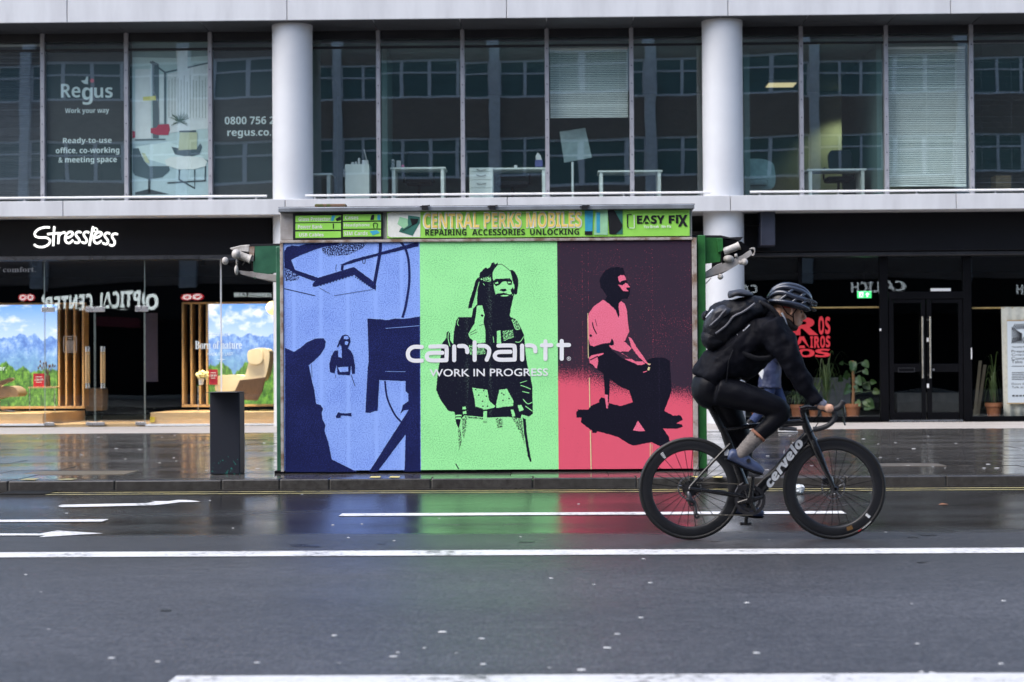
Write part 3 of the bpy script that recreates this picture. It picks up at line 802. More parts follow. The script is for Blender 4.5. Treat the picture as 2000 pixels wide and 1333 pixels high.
k.build('blossom', mat('cream_petals', (0.75, 0.68, 0.36, 1), (0.6, 0.52, 0.22, 1), .6, 0, 40), fl, smooth=True)
dv = thing('dried_stems_vase', W(93, 755.5, 35.6), 'brown vase of dried stems on the wooden shelf table', 'vase')
k = MB(); c0 = W(93, 755.5, 35.6); k.lathe([(.05, 0), (.055, .1), (.045, .2), (.04, .22)], c0, 'Z', 16); k.build('vase', M['walnut'], dv, smooth=True)
k = MB()
for i in range(16):
    a = rnd.uniform(-1, 1); e = c0 + Vector((a * .16, rnd.uniform(-.08, .08), .34 + rnd.uniform(0, .14)))
    k.tube([c0 + Vector((0, 0, .2)), c0 + Vector((a * .05, 0, .3)), e], [.004, .004, .003], 5); k.ball(e, (.014, .014, .03), 6, 4)
k.build('dried_stem', mat('dried', (0.10, 0.06, 0.05, 1), None, .8), dv)
pf = thing('pouf', (WX(182, 37.4), 37.4, KH + .03), 'beige fabric ottoman on thin legs inside the doorway', 'ottoman')
k = MB(); pbox(k, 166, 758, 200, 803, 37.2, 37.7); k.build('cushion', mat('beige_fabric', (0.34, 0.25, 0.16, 1), None, .8, 0, 10), pf, bevel=.03)
for a in (168, 198):
    for y in (37.25, 37.65):
        k = MB(); x = WX(a, y); k.cyl((x, y, KH + .03), (x, y, W(182, 803, 37.3).z), .012, 8); k.build('leg', M['black'], pf)
gl = thing('globe_lamp', W(534, 602, 35.7), 'pale yellow globe lamp beside the mountain picture at the kiosk edge', 'lamp')
k = MB(); k.ball(W(534, 602, 35.7), .14, 20, 14); k.build('shade', mat('lamp_shade', (0.9, 0.72, 0.35, 1), (0.88, 0.7, 0.33, 1), .5, emit=.5), gl, smooth=True)
k = MB(); c0 = W(534, 602, 35.7); k.cyl(c0 + Vector((0, 0, .13)), (c0.x, c0.y, zg1 + .01), .005, 6); k.build('cord', M['black'], gl)
setp(part('floor_sign', mat('yellow_plastic', (0.7, 0.5, 0.02, 1), None, .5), None, 293, 815, 302, 825, YS + .08, YS + .1), 'tiny yellow label at the left end of the right platform', 'sign')
bn = setp(part('hanging_banner', mat('violet_banner', (0.05, 0.045, 0.09, 1), None, .6), None, 284, 612, 308, 746, 37.2, 37.22), 'dark violet banner panel standing inside the shop', 'banner')
# recessed ceiling lamps of the showroom
dl = thing('ceiling_spotlight', (WX(60, 35.9), 35.5, zg1), 'round spotlight in the shop ceiling over the left platform', 'lamp', 'showroom spotlights')
def spot(px, t, lab):
    x = WX(px, 35.6); y = 35.35
    t = thing('ceiling_spotlight', (x, y, zg1), lab, 'lamp', 'showroom spotlights')
    k = MB(); k.cyl((x, y, zg1 - .1), (x, y, zg1), .05, 12); k.build('housing', M['black'], t)
    s = bpy.data.objects.new('spot_beam', bpy.data.lights.new('spot_beam', 'SPOT')); COL.objects.link(s)
    s.data.energy = 330; s.data.color = (1, .86, .66); s.data.spot_size = R(75); s.data.spot_blend = .7; s.data.shadow_soft_size = .05
    s.parent = t; s.location = (0, 0, -.11); s.rotation_euler = (R(8), 0, 0)
bpy.data.objects.remove(dl)
spot(-20, 0, 'spotlight in the shop ceiling over the taupe recliner'); spot(75, 0, 'spotlight in the shop ceiling over the red card and vase')
spot(400, 0, 'spotlight in the shop ceiling over the flowers'); spot(485, 0, 'spotlight in the shop ceiling over the cream recliner')

# ------------------------------------------------------------------ right shop: dark cafe front
cafe = thing('cafe_shopfront', (WX(1800, YS), YS, KH), 'black cafe shopfront with double doors and red stretched lettering in its window', 'shopfront')
CX0, CX1 = WX(1380, YS), 14.6
zc0 = W(1700, 491, FY).z; zch = W(1700, 499, YS).z
k = MB(); k.box((CX0, FY, zc0), (CX1, 35.05, ZL0 + .015)); k.build('fascia', M['fascia'], cafe, bevel=.01)
k = MB(); k.box((CX0, FY + .04, zc0 - .09), (CX1, 35.05, zc0 - .005)); k.build('shutter_box', M['dark_frame'], cafe, bevel=.02)
def fr(x0, y0, x1, y1, d0=-.05, d1=.06, name='frame'): return part(name, M['black'], cafe, x0, y0, x1, y1, YS + d0, YS + d1, bevel=.005)
fr(1719, 499, 1735, 823); fr(1882, 499, 1898, 822); fr(1560, 499, 1567, 560); fr(2180, 499, 2196, 822); fr(1380, 815, 1718.5, 824, -.08, .1, 'sill'); fr(1898.5, 813, 2180, 822, -.08, .1, 'sill'); fr(1735.5, 570, 1881.5, 584)
part('door_threshold', M['steel'], cafe, 1736, 820.5, 1881, 823.5, YS - .04, YS + .04)
pane(1380, 1719, 500, 816, m='glass_cafe', parent=cafe, edge=False); pane(1735, 1882, 500, 571, m='glass_cafe', parent=cafe, edge=False); pane(1898, 2180, 500, 814, m='glass_cafe', parent=cafe, edge=False)
for a, b in ((1737, 1808), (1811, 1881)):
    d = part('door', M['black'], cafe, a, 584.5, a + 9, 820, YS - .03, YS + .03, bevel=.004)
    for r in ((b - 8, 584.5, b, 820), (a + 9.2, 584.5, b - 8.2, 592), (a + 9.2, 711, b - 8.2, 727), (a + 9.2, 806, b - 8.2, 820)): part('rail', M['black'], d, *r, YS - .029, YS + .029, bevel=.004)
    pane(a + 9, b - 8, 592, 711, m='glass_cafe', parent=d, edge=False); pane(a + 9, b - 8, 727, 806, m='glass_cafe', parent=d, edge=False)
    hx = 1802 if a < 1800 else 1817; x = WX(hx, YS - .1, 680); z0, z1 = W(hx, 739, YS).z, W(hx, 619, YS).z
    k = MB(); k.cyl((x, YS - .1, z0), (x, YS - .1, z1), .018, 12)
    for zz in (z0 + .06, z1 - .06): k.cyl((x, YS - .1, zz), (x + (.05 if a < 1800 else -.05), YS - .03, zz), .009, 8)
    k.build('pull_handle', M['chrome'], d, smooth=40)
    if a < 1800:
        k = MB(); 
        for r in ((1754, 718.5, 1787, 720), (1754, 726, 1787, 727.5), (1754, 720, 1755.5, 726), (1785.5, 720, 1787, 726)): pbox(k, *r, YS - .036, YS - .03)
        k.build('letter_plate', M['dark_frame'], d)
    else:
        k = MB(); c0 = W(1823, 722.5, YS - .032); k.cyl(c0, c0 - Vector((0, .012, 0)), .022, 16); k.build('lock', M['steel'], d)
for r in ((1810, 660, 1814, 668), (1810.5, 750, 1814.5, 758), (1718, 642, 1721, 647), (1896.5, 680, 1898.5, 702)): part('sticker', M['white'], cafe, *r, YS - .062, YS - .052)
part('door_closer', M['white'], cafe, 1818, 563.5, 1857, 569, YS - .08, YS - .051)
# red lettering
k = MB()
for ch, r in (('R', (1548, 620, 1598, 655)), ('O', (1598.5, 618, 1609.5, 654)), ('S', (1611.5, 619, 1621.5, 653)), ('I', (1536, 620, 1546, 655)), ('A', (1512, 620, 1534, 655)), ('K', (1496, 620, 1511, 655)),
              ('K', (1530, 658, 1551, 681)), ('A', (1551.5, 657.5, 1581, 680.5)), ('I', (1582.5, 657.5, 1588, 680)), ('R', (1590, 657, 1601, 680)), ('O', (1602, 656, 1611.5, 680)), ('S', (1613, 656, 1621.5, 679)),
              ('O', (1557, 682, 1591, 698)), ('S', (1592, 681.5, 1621.5, 698)), ('R', (1540, 682, 1556, 698)), ('I', (1534, 682, 1538, 698)), ('A', (1518, 682, 1532, 698)), ('K', (1504, 682, 1517, 698))):
    text(k, SB(ch), r, YS - .01, bold=.02)
k.build('window_lettering', M['red'], cafe)
# interior shell
k = MB(); k.box((CX0, YS + .08, KH - .05), (CX1, 42, KH + .03)); k.build('cafe_floor', mat('cafe_floor', (0.08, 0.07, 0.06, 1), None, .5), cafe)
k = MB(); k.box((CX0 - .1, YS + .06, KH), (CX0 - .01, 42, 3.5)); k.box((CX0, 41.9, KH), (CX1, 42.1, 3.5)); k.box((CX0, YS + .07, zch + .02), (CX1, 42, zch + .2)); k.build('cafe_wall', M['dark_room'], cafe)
bs = thing('projecting_sign', (WX(1498, 34.0), 34.2, 3), 'dark blue projecting sign box on the right column under the ledge', 'sign')
part('sign_box', mat('navy_box', (0.022, 0.026, 0.045, 1), None, .45), bs, 1486, 409, 1514, 480, 33.9, 34.5, bevel=.01)
k = MB(); p0 = W(1484, 440, 34.2); k.cyl(p0, p0 - Vector((.35, 0, 0)), .02, 8); k.build('bracket', M['black'], bs)
# brass rods, curtain, poster
brass = mat('pale_brass', (0.62, 0.42, 0.16, 1), None, .35, .3, emit=0)
for a, b, lab in ((1480, 1716, 'thin wooden curtain rail across the red lettered window'), (1898.5, 2120, 'thin wooden curtain rail holding the cream curtain')):
    k = MB(); z = W((a + b) / 2, 601.5, YS + .12).z; k.cyl((WX(a, YS + .12, 601), YS + .12, z), (WX(b, YS + .12, 601), YS + .12, z), .018, 10); setp(k.build('curtain_rail', brass, smooth=40), lab, 'rail')
k = MB(); zt2, zb2 = W(2010, 600, 35.0).z, W(2010, 818, 35.0).z; vs = []; N = 60; x0 = WX(1954, 35.0); x1 = WX(2110, 35.0)
for j in range(9):
    for i in range(N + 1):
        u = i / N; vs.append((x0 + (x1 - x0) * u + .03 * (j / 8) * (1 - u), YS + .1 + .025 * math.sin(u * 55 + math.sin(j * .4)) * (.4 + .6 * j / 8), zt2 + (zb2 - zt2) * j / 8))
k.add(vs, [(j * (N + 1) + i, j * (N + 1) + i + 1, (j + 1) * (N + 1) + i + 1, (j + 1) * (N + 1) + i) for j in range(8) for i in range(N)])
o = setp(k.build('curtain', mat('cream_cloth', (0.66, 0.63, 0.54, 1), None, .8, 0, 14, contrast=(.2, .5)), smooth=True), 'cream hanging cloth behind the white event poster at the right edge', 'curtain')
o.modifiers.new('thick', 'SOLIDIFY').thickness = .004
po = thing('event_poster', W(2010, 788, YS + .02), 'white event poster with striped black pattern on the cream cloth', 'poster')
part('sheet', mat('poster_paper', (0.72, 0.76, 0.80, 1), None, .6, contrast=(.1, .3)), po, 1968, 627, 2062, 787, YS + .02, YS + .03)
for r in ((1967, 625, 2063, 627), (1967, 787, 2063, 789)): part('batten', M['woodh'], po, *r, YS + .012, YS + .036)
ink = mat('ink', (0.03, 0.03, 0.035, 1), None, .6); k = MB(); yp = YS + .017
for i in range(9):
    pxstroke(k, [(1975.5, 640 + i * 3.6), (1996, 652.5 + i * 1.5)], 1.7, yp, cap=False)
    pxstroke(k, [(1976 + i * 3.6, 645 - i * .4), (1983 + i * 4, 633)], 1.6, yp - .001, cap=False)
    pxstroke(k, [(1976 + i * 3.6, 671), (1980 + i * 4, 660 - i * .2)], 1.6, yp - .002, cap=False)
    pxstroke(k, [(2040, 636 + i * 3.8), (2010, 652 + i * 1.5)], 1.7, yp - .003, cap=False)
for i, s_ in enumerate(('Preparing for', 'Crisis: Ways', 'Communities', 'Take Control')): text(k, s_, (1975.5, 684 + i * 6.6, 2036, 690 + i * 6.6), yp)
text(k, SB('Thursday March'), (1976, 676.5, 2012, 680), yp); text(k, 'Doors 6.30pm', (1976, 748, 2018, 753.5), yp); text(k, 'Talk at 7pm', (1976, 754.5, 2016, 760), yp)
for i in range(6): pbox(k, 1976, 724 + i * 3.4 - (9 if i == 0 else 0), 2040 - 10 * (i % 3), 725.2 + i * 3.4 - (9 if i == 0 else 0), yp, yp + .001)
for i in range(9): pbox(k, 1977 + i * 7, 772, 1982 + i * 7, 775, yp, yp + .001)
k.build('print', ink, po)
ex = thing('exit_sign', W(1688, 576, 37), 'lit green emergency exit sign hanging inside the dark cafe', 'sign')
part('panel', mat('exit_green', (0.05, 0.55, 0.16, 1), (0.05, 0.55, 0.16, 1), .5, emit=.9), ex, 1675, 569, 1702, 582.5, 37, 37.05)
k = MB(); Yx = 36.99
pxpoly(k, [(1694, 571.5), (1699, 576), (1695.5, 575.5), (1695.5, 580.5), (1692.5, 580.5), (1692.5, 575.5), (1689.5, 576)], Yx)
pxpoly(k, [(1678, 571), (1686, 571), (1686, 581), (1678, 581)], Yx); k.build('pictogram', mat('exit_white', (0.8, 1, 0.85, 1), (0.8, 1, 0.85, 1), .5, emit=.9), ex)
k = MB(); pxstroke(k, [(1683.5, 573), (1682, 576.5), (1680, 580)], 1.4, Yx - .004, cap=False); pxstroke(k, [(1682, 576.5), (1684.5, 578), (1684.5, 580.5)], 1.2, Yx - .006, cap=False); k.build('running_figure', mat('exit_dark', (0.02, 0.2, 0.06, 1), None, .5), ex)
k = MB(); c0 = W(1688, 569, 37.02); k.cyl(c0, (c0.x, c0.y, zch + .02), .008, 6); k.build('suspension_rod', M['black'], ex)
# planters
terra = mat('terracotta', (0.42, 0.16, 0.07, 1), (0.34, 0.12, 0.05, 1), .7, 0, 8)
leafm = mat('leaf_green', (0.05, 0.11, 0.028, 1), (0.025, 0.06, 0.015, 1), .4, 0, 5)
leafy = mat('leaf_light', (0.12, 0.17, 0.05, 1), (0.05, 0.09, 0.025, 1), .45, 0, 5)
soil = mat('soil', (0.03, 0.02, 0.012, 1), None, .9, 0, 40)
def heart(k, base, tip_dir, size, rnd):
    d = tip_dir.normalized(); side = d.cross(Vector((0, 1, .3))).normalized(); nrm = side.cross(d)
    P = [(0, 0), (.28, -.1), (.5, .15), (.48, .42), (.3, .75), (0, 1.1)]
    vs = [base + (side * a + d * b + nrm * (-.25 * a * a * 2)) * size for a, b in P] + [base + (side * -a + d * b + nrm * (-.25 * a * a * 2)) * size for a, b in P[1:5]]
    mid = base + d * size * .45 - nrm * size * .02
    order = [0, 1, 2, 3, 4, 5, 9, 8, 7, 6]; n0 = len(vs)
    k.add(vs + [mid], [(order[i], order[(i + 1) % 10], n0) for i in range(10)])
def strap(k, c, ang, L, h, w, rnd, droop=1.0):
    dx, dy = math.cos(ang), math.sin(ang); pts = []
    for i in range(9):
        t = i / 8; r = L * t; z = h * (2.2 * t - 1.7 * droop * t * t)
        pts.append(c + Vector((dx * r, dy * r * .6, z)))
    side = Vector((-dy, dx, 0)); vs = []
    for i, p in enumerate(pts):
        ww = w * (1 - (i / 8) ** 2) + .001; vs += [p + side * ww, p - side * ww]
    k.add(vs, [(2 * i, 2 * i + 1, 2 * i + 3, 2 * i + 2) for i in range(8)])
def pot(t, c, r, h):
    k = MB(); k.lathe([(r * .68, 0), (r * .9, h * .76), (r * 1.0, h * .76), (r * 1.02, h), (r * .9, h), (r * .86, h * .86)], c, 'Z', 28); k.build('pot', terra, t, smooth=35)
    k = MB(); k.cyl(c + Vector((0, 0, h * .8)), c + Vector((0, 0, h * .86)), r * .87, 20); k.build('soil', soil, t)
YP = 35.25; zp = KH + .03
def plant(px, pw, ph, kind, lab, seed, H=.5, spread=.35):
    rnd = random.Random(seed); x = WX(px, YP, 800); c = Vector((x, YP, zp)); r = pw / 2 * YP / F; h = ph * YP / F
    t = thing('potted_plant', c, lab, 'plant', 'plants in terracotta pots'); pot(t, c, r, h); top = c + Vector((0, 0, h * .85))
    if kind == 'strap':
        k = MB()
        for i in range(44): strap(k, top + Vector((rnd.uniform(-.03, .03), 0, rnd.uniform(0, H * .4))), rnd.uniform(0, 6.28), rnd.uniform(.5, 1) * spread, rnd.uniform(.5, 1) * H, rnd.uniform(.006, .011), rnd, rnd.uniform(.8, 1.5))
        setp(k.build('foliage', leafy, t), kind='stuff')
        k = MB(); k.tube([top, top + Vector((.01, 0, H * .5))], [.015, .01], 7); k.build('stem', M['walnut'], t)
    else:
        k = MB(); k.tube([top, top + Vector((.02, .02, H * .5)), top + Vector((0, .03, H))], .03, 10); k.build('moss_pole', mat('moss_pole', (0.33, 0.16, 0.07, 1), None, .9, 0, 30, .4, 60), t)
        for i in range(34):
            a = rnd.uniform(0, 6.28); hh = rnd.uniform(-.1, H * 1.02); sp = rnd.uniform(.06, spread) * (1.0 if hh < H * .7 else .7)
            b = top + Vector((math.cos(a) * sp, math.sin(a) * sp * .5, hh)); d = Vector((math.cos(a) * .8, -.35, rnd.uniform(-1.2, .1)))
            k = MB(); heart(k, b, d, rnd.uniform(.07, .15), rnd)
            k.tube([top + Vector((0, 0, max(hh - .08, 0))), b], .004, 5, cap=False)
            o = k.build('leaf', leafm if rnd.random() < .7 else leafy, t)
    return t
plant(1557, 27, 29, 'strap', 'terracotta pot of wispy plant right behind the cyclist knee', 1, .35, .3)
plant(1589, 20, 24, 'strap', 'small terracotta pot of upright strappy plant behind the drop handlebar', 2, .55, .35)
plant(1615, 26, 27, 'strap', 'terracotta pot with the tallest drooping thin leaves, under the red lettering', 3, 1.0, .42)
plant(1666, 32, 30, 'heart', 'large terracotta pot with heart leaved climber on a moss pole', 4, .85, .42)
plant(1941, 34, 30, 'strap', 'terracotta pot with tall grassy plant left of the cream curtain', 5, .95, .22)
plant(1478, 24, 24, 'strap', 'terracotta pot of low plant behind the cyclist saddle', 6, .3, .3)
k = MB(); pbox(k, 1590, 738, 1662, 812, 36.6, 37.0); setp(k.build('low_bench', mat('grey_bench', (0.16, 0.16, 0.16, 1), None, .7), bevel=.02), 'grey low bench inside the cafe behind the potted plants', 'bench')
k = MB(); pbox(k, 1752, 768, 1876, 806, 38.2, 38.8); setp(k.build('counter', mat('counter_cloth', (0.26, 0.24, 0.21, 1), None, .8), bevel=.02), 'pale low counter seen through the lower door glass', 'counter')
for i, (a, b) in enumerate(((1903, 1915), (1909, 1924))):
    k = MB(); p0, p1 = W(a + 1, 812, 35.5 + i * .1), W(b, 705 + i * 8, 35.9 + i * .1); s_ = Vector((.035, .03, 0))
    k.prism([p0 - s_, p0 + s_, p1 + s_, p1 - s_], (0, .02, 0))
    setp(k.build('timber_board', mat('pale_timber', (0.45, 0.38, 0.26, 1), None, .7)), ('narrow pale timber board leaning inside the cafe, the left one', 'wider pale timber board leaning beside the grassy pot')[i], 'board')

# ------------------------------------------------------------------ office contents
zo = ZG0 + .03
deskm = mat('desk_white', (0.80, 0.84, 0.80, 1), (0.74, 0.78, 0.74, 1), .5)
seatm = mat('chair_fabric', (0.02, 0.022, 0.03, 1), None, .8)
def desk(px0, px1, py, lab, Y=35.2, d=.7):
    t = thing('office_desk', (WX((px0 + px1) / 2, Y, 330), Y + d / 2, zo), lab, 'desk', 'white desks in the upper office')
    x0, x1 = WX(px0, Y, 330), WX(px1, Y, 330); z = W((px0 + px1) / 2, py, Y).z
    k = MB(); k.box((x0, Y, z - .03), (x1, Y + d, z)); k.build('desk_top', deskm, t, bevel=.004)
    for x in (x0 + .03, x1 - .09): k = MB(); k.box((x, Y + .03, zo), (x + .06, Y + d - .03, z - .031)); k.build('leg', deskm, t)
    return t
def ochair(px, py, lab, Y=36.0, w=.5, face=0):
    x = WX(px, Y, 330); t = thing('office_chair', (x, Y, zo), lab, 'chair'); zs = zo + .48; zt_ = W(px, py, Y).z
    k = MB(); k.box((x - w / 2, Y, zs), (x + w / 2, Y + .5, zs + .09)); k.build('seat', seatm, t, bevel=.035, seg=3)
    k = MB(); k.prism([(x - w * .42, Y - .02, zs + .16), (x + w * .42, Y - .02, zs + .16), (x + w * .48, Y - .04, zt_ - .1), (x + w * .36, Y - .05, zt_), (x - w * .36, Y - .05, zt_), (x - w * .48, Y - .04, zt_ - .1)], (0, .09, 0)); k.build('backrest', seatm, t, bevel=.03, seg=3)
    k = MB(); k.cyl((x, Y + .22, zs), (x, Y + .22, zo + .12), .03, 10)
    for a in range(5): th = a * 1.2566; k.tube([(x, Y + .22, zo + .12), (x + .3 * math.cos(th), Y + .22 + .3 * math.sin(th), zo + .06)], [.025, .016], 8); k.ball((x + .3 * math.cos(th), Y + .22 + .3 * math.sin(th), zo + .035), .035, 8, 6)
    k.build('star_base', M['black'], t, smooth=40)
    for s in (-1, 1):
        k = MB(); xx = x + s * (w / 2 + .04); k.tube([(xx - s * .06, Y + .2, zs + .04), (xx, Y + .2, zs + .05), (xx, Y + .2, zs + .24), (xx, Y + .02, zs + .25), (xx, Y + .38, zs + .25)], .018, 8); k.build('armrest', M['black'], t, smooth=40)
    return t
desk(598, 647, 339, 'white desk end beside the left column, behind the glass'); desk(762, 870, 327, 'white desk with black chair and pen cup, left of the drawers'); desk(918, 1068, 328, 'white desk with drawers and tissue box'); desk(1168, 1294, 333, 'plain pale desk behind the board on a stand'); desk(1577, 1692, 330, 'pale desk behind the dark chair in the right bay', 35.6)
ochair(817, 296, 'dark mesh chair pushed to the desk in the bay left of the drawers'); ochair(1641, 294, 'dark high backed chair before the lit wall in the right bay', 36.1)
ochair(1000, 340, 'dark low chair under the desk with the tissue box', 36.5, .6)
cab = thing('storage_cabinet', (WX(697, 35.5, 350), 35.8, zo), 'tall white cabinet with small things on top, right of the left column', 'cabinet')
part('carcass', deskm, cab, 674, 321, 721, 388, 35.1, 35.6, bevel=.005)
k = MB(); pbox(k, 670.5, 330, 673, 346, 35.06, 35.1); k.build('handle', M['steel'], cab)
dr = thing('drawer_unit', (WX(940, 35.5, 350), 35.7, zo), 'white drawer unit with curved handles under the desk', 'drawers')
part('carcass', deskm, dr, 917, 328, 963, 392, 35.1, 35.6)
for i, (a, b) in enumerate(((330, 335), (336, 351), (352, 367), (368, 390))):
    d = part('drawer', deskm, dr, 918, a, 962, b, 35.078, 35.098, bevel=.003)
    k = MB(); y = (a + b) / 2; k.tube(cr([W(931, y - 1, 35.07), W(940, y + 1, 35.04), W(949, y - 1, 35.07)], 4), .006, 6); k.build('handle', M['dark_frame'], d)
rnd = random.Random(11)
def small(name, x0, y0, x1, y1, Y, m, lab, cat): return setp(part(name, m, None, x0, y0, x1, y1, Y, Y + .12, bevel=.006), lab, cat)
for i, (a, b, c, d_) in enumerate(((686, 317, 691, 321), (693, 316, 697, 321), (699, 309, 703, 321), (707, 313, 719, 321))):
    small('tub', a, b, c, d_, 35.2, M['white'], ('round white tub at the left on the cabinet', 'second small white tub on the cabinet', 'thin upright white tube on the cabinet', 'wide white tray at the right on the cabinet')[i], 'tub')
k = MB(); k.tube([W(717, 318, 35.2), W(711, 292, 35.2)], .008, 6); setp(k.build('desk_lamp_arm', M['white']), 'thin white lamp arm leaning up from the cabinet top', 'lamp')
small('pen_cup', 764, 312, 770, 327, 35.3, M['steel'], 'steel pen cup at the left end of the desk with the dark mesh chair', 'cup'); small('mug', 774, 314, 782, 327, 35.35, M['white'], 'white mug next to the pen cup', 'mug'); small('pink_box', 784, 322, 789, 327, 35.3, mat('pink', (.6, .1, .25, 1)), 'tiny pink box beside the mug', 'box')
small('mug', 1004, 323, 1010, 328, 35.3, M['white'], 'small white cup on the desk left of the tissue box', 'mug')
tb = small('tissue_box', 1045, 313, 1060, 326, 35.3, mat('violet_box', (.12, .12, .35, 1)), 'violet tissue box with a white tissue on the office desk', 'box')
k = MB(); k.prism([W(1047, 312.5, 35.33), W(1058, 312.5, 35.33), W(1056, 304, 35.33), W(1050, 298, 35.33), W(1046, 306, 35.33)], (0, .03, 0)); k.build('tissue', M['white'], tb)
# board on a stand
bd = thing('board_on_stand', (WX(1125, 35.3, 300), 35.3, zo), 'pale tilted board on a thin white stand behind the half lowered blind', 'board')
k = MB(); k.prism([W(1093, 258, 35.3), W(1143, 250, 35.3), W(1156, 308, 35.3), W(1102, 318, 35.3)], (0, .03, 0)); k.build('board', mat('board_grey', (.33, .42, .42, 1)), bd)
k = MB(); c0 = W(1118, 317, 35.315); k.box((c0.x - .02, 35.3, zo), (c0.x + .02, 35.33, c0.z)); k.build('post', deskm, bd)
# upholstered chair in the right hand bay
ac = thing('tub_chair', (WX(1485, 36), 36, zo), 'pale teal tub chair behind the right column', 'armchair')
k = MB(); profile(k, [(1430,325),(1445,314),(1480,310),(1505,316),(1513,330),(1512,365),(1480,372),(1440,370)], 35.6, 36.3, 4); k.build('shell', mat('teal_fabric', (.30, .46, .46, 1), None, .8), ac, bevel=.05, seg=3)
k = MB(); pbox(k, 1445, 350, 1500, 362, 35.45, 35.9); k.build('seat', mat('teal_dark', (.2, .32, .33, 1), None, .8), ac, bevel=.03)
for a in (1440, 1508): k = MB(); pbox(k, a, 371, a + 3, 392, 35.6, 35.64); k.build('leg', M['black'], ac)
setp(part('cardboard_box', mat('cardboard', (.33, .25, .15, 1)), None, 1945, 343, 1975, 368, 35.5, 35.9), 'brown cardboard box in the far right office window', 'box')
# the one lit ceiling light in the right bay
cl = thing('ceiling_light', W(1525, 168, 38.5), 'lit yellow louvred ceiling light seen beside the right column', 'lamp')
k = MB(); c0 = W(1525, 168, 38.5)
for i in range(4): k.box((c0.x - .28, c0.y - .3 + i * .16, c0.z), (c0.x + .28, c0.y - .25 + i * .16, c0.z + .015))
k.build('louvre', mat('lit_louvre', (1, .85, .5, 1), (1, .85, .5, 1), .5, emit=.28), cl)
k = MB(); k.box((c0.x - .3, c0.y - .32, c0.z + .016), (c0.x + .3, c0.y + .36, c0.z + .07)); k.build('housing', M['white'], cl)
# venetian blinds
def blind(i, py0, py1, m, lab, tilt=35, Y=YW + .16, sag=0, pitch=.034):
    a, b = bx(i) + .06, bx(i + 1) - .06; xm = 85 + 165 * (i + .5)
    z1, z0 = W(xm, py0, Y).z, W(xm, py1, Y).z
    t = thing('venetian_blind', ((a + b) / 2, Y, z0), lab, 'blind', 'blinds in the office windows')
    k = MB(); z = z1; w = .0125; q = 0; r2 = random.Random(i); n = int((z1 - z0) / pitch)
    while z > z0:
        th = R(tilt + r2.uniform(-5, 5)); u = (z1 - z) / (z1 - z0)
        if r2.random() < .05: th += R(25)
        dy, dz = math.cos(th) * w, math.sin(th) * w; sg = sag * u * u
        k.add([(a, Y - dy, z - dz), (b, Y - dy, z - dz - sg), (b, Y + dy, z + dz - sg), (a, Y + dy, z + dz)], [(0, 1, 2, 3)]); z -= pitch
    o = setp(k.build('slats', m, t), kind='stuff')
    k = MB(); k.box((a, Y - .02, z1), (b, Y + .02, z1 + .04)); k.build('head_rail', M['white'], t)
    k = MB(); k.box((a, Y - .013, z0 - .02), (b, Y + .013, z0 - .004)); k.build('bottom_rail', m, t)
    k = MB()
    for f in (.12, .5, .88): x = a + (b - a) * f; k.cyl((x, Y - .014, z0), (x, Y - .014, z1), .0025, 5)
    k.build('ladder_cord', m, t)
slat = mat('blind_slat', (.86, .90, .86, 1), (.82, .86, .82, 1), .45); slatd = mat('blind_dark', (.09, .10, .13, 1), None, .6)
blind(6, 98, 228, slat, 'half lowered pale blind with bent slats above the tilted board', 60); blind(10, 96, 362, slat, 'fully lowered pale blind right of the lit office wall', 58, sag=.05)
blind(-1, 92, 384, slatd, 'dark closed blind at the far left window', 60); blind(11, 85, 378, slatd, 'dark blind at the far right window above the cardboard box', 8)
# vinyl on the windows left of the column
film = mat('grey_film', (.030, .036, .042, 1), (.026, .031, .037, 1), .5)
for i in (0, 2):
    k = MB(); k.box((bx(i) + .045, YW + .03, ZG0 + .06), (bx(i + 1) - .045, YW + .034, ZWT - .36)); k.build('window_film', film, WIN[i])
L = lambda i, s, r, **kw: lett(WIN[i], s, r, YW + .026, M['vinyl_white'], **kw)
L(0, SB('Re'), (119, 164, 157, 191)); L(0, SB('g'), (160, 171, 181, 205)); L(0, SB('us'), (184, 171, 220, 191.5))
L(0, SB('Work your way'), (127, 211, 213, 224)); L(0, SB('Ready-to-use'), (123, 269, 218, 283)); L(0, SB('office, co-working'), (109, 288, 233, 303)); L(0, SB('& meeting space'), (114, 306, 228, 321))
k = MB(); pxpoly(k, [(158, 158), (166, 157), (169, 150), (172, 150), (172, 165), (164, 164)], YW + .026); k.build('logo_mark', M['vinyl_white'], WIN[0])
k = MB(); pxpoly(k, [(180 + 4 * math.cos(t), 158 + 4 * math.sin(t)) for t in [j * .5236 for j in range(12)]], YW + .026); k.build('logo_dot', M['red'], WIN[0])
L(2, SB('0800 756 250'), (439, 228, 558, 243)); L(2, SB('regus.co.uk'), (444, 251, 556, 270))
# printed lounge picture in the third window
wp = thing('window_picture', (WX(335, YW + .03, 300), YW + .03, ZG0 + .06), 'pale printed picture of a lounge with red chair filling an office window', 'poster')
def flat(name, c, polys, Y, sm=0, em=0):
    c = tuple(min(x * 1.35, .85) for x in c[:3]) + (1,); m = mat('print_' + name, c, tuple(x * .9 for x in c[:3]) + (1,), .5, 0, 6, contrast=(.3, .6)); k = MB()
    for pl in polys: pxpoly(k, pl, Y, sm)
    return k.build(name, m, wp)
P = lambda pts: [(a * .33, b * .33) for a, b in pts]
Yp = YW + .034
flat('picture_ground', (.44, .53, .53, 1), [P([(782, 250), (1252, 250), (1252, 1160), (782, 1160)])], Yp)
flat('picture_floor', (.36, .44, .47, 1), [P([(784, 830), (960, 820), (1250, 960), (1250, 1155), (784, 1155)])], Yp - .002)
flat('picture_rug', (.55, .68, .68, 1), [P([(800, 870), (1000, 840), (1210, 930), (1000, 980), (830, 930)])], Yp - .004)
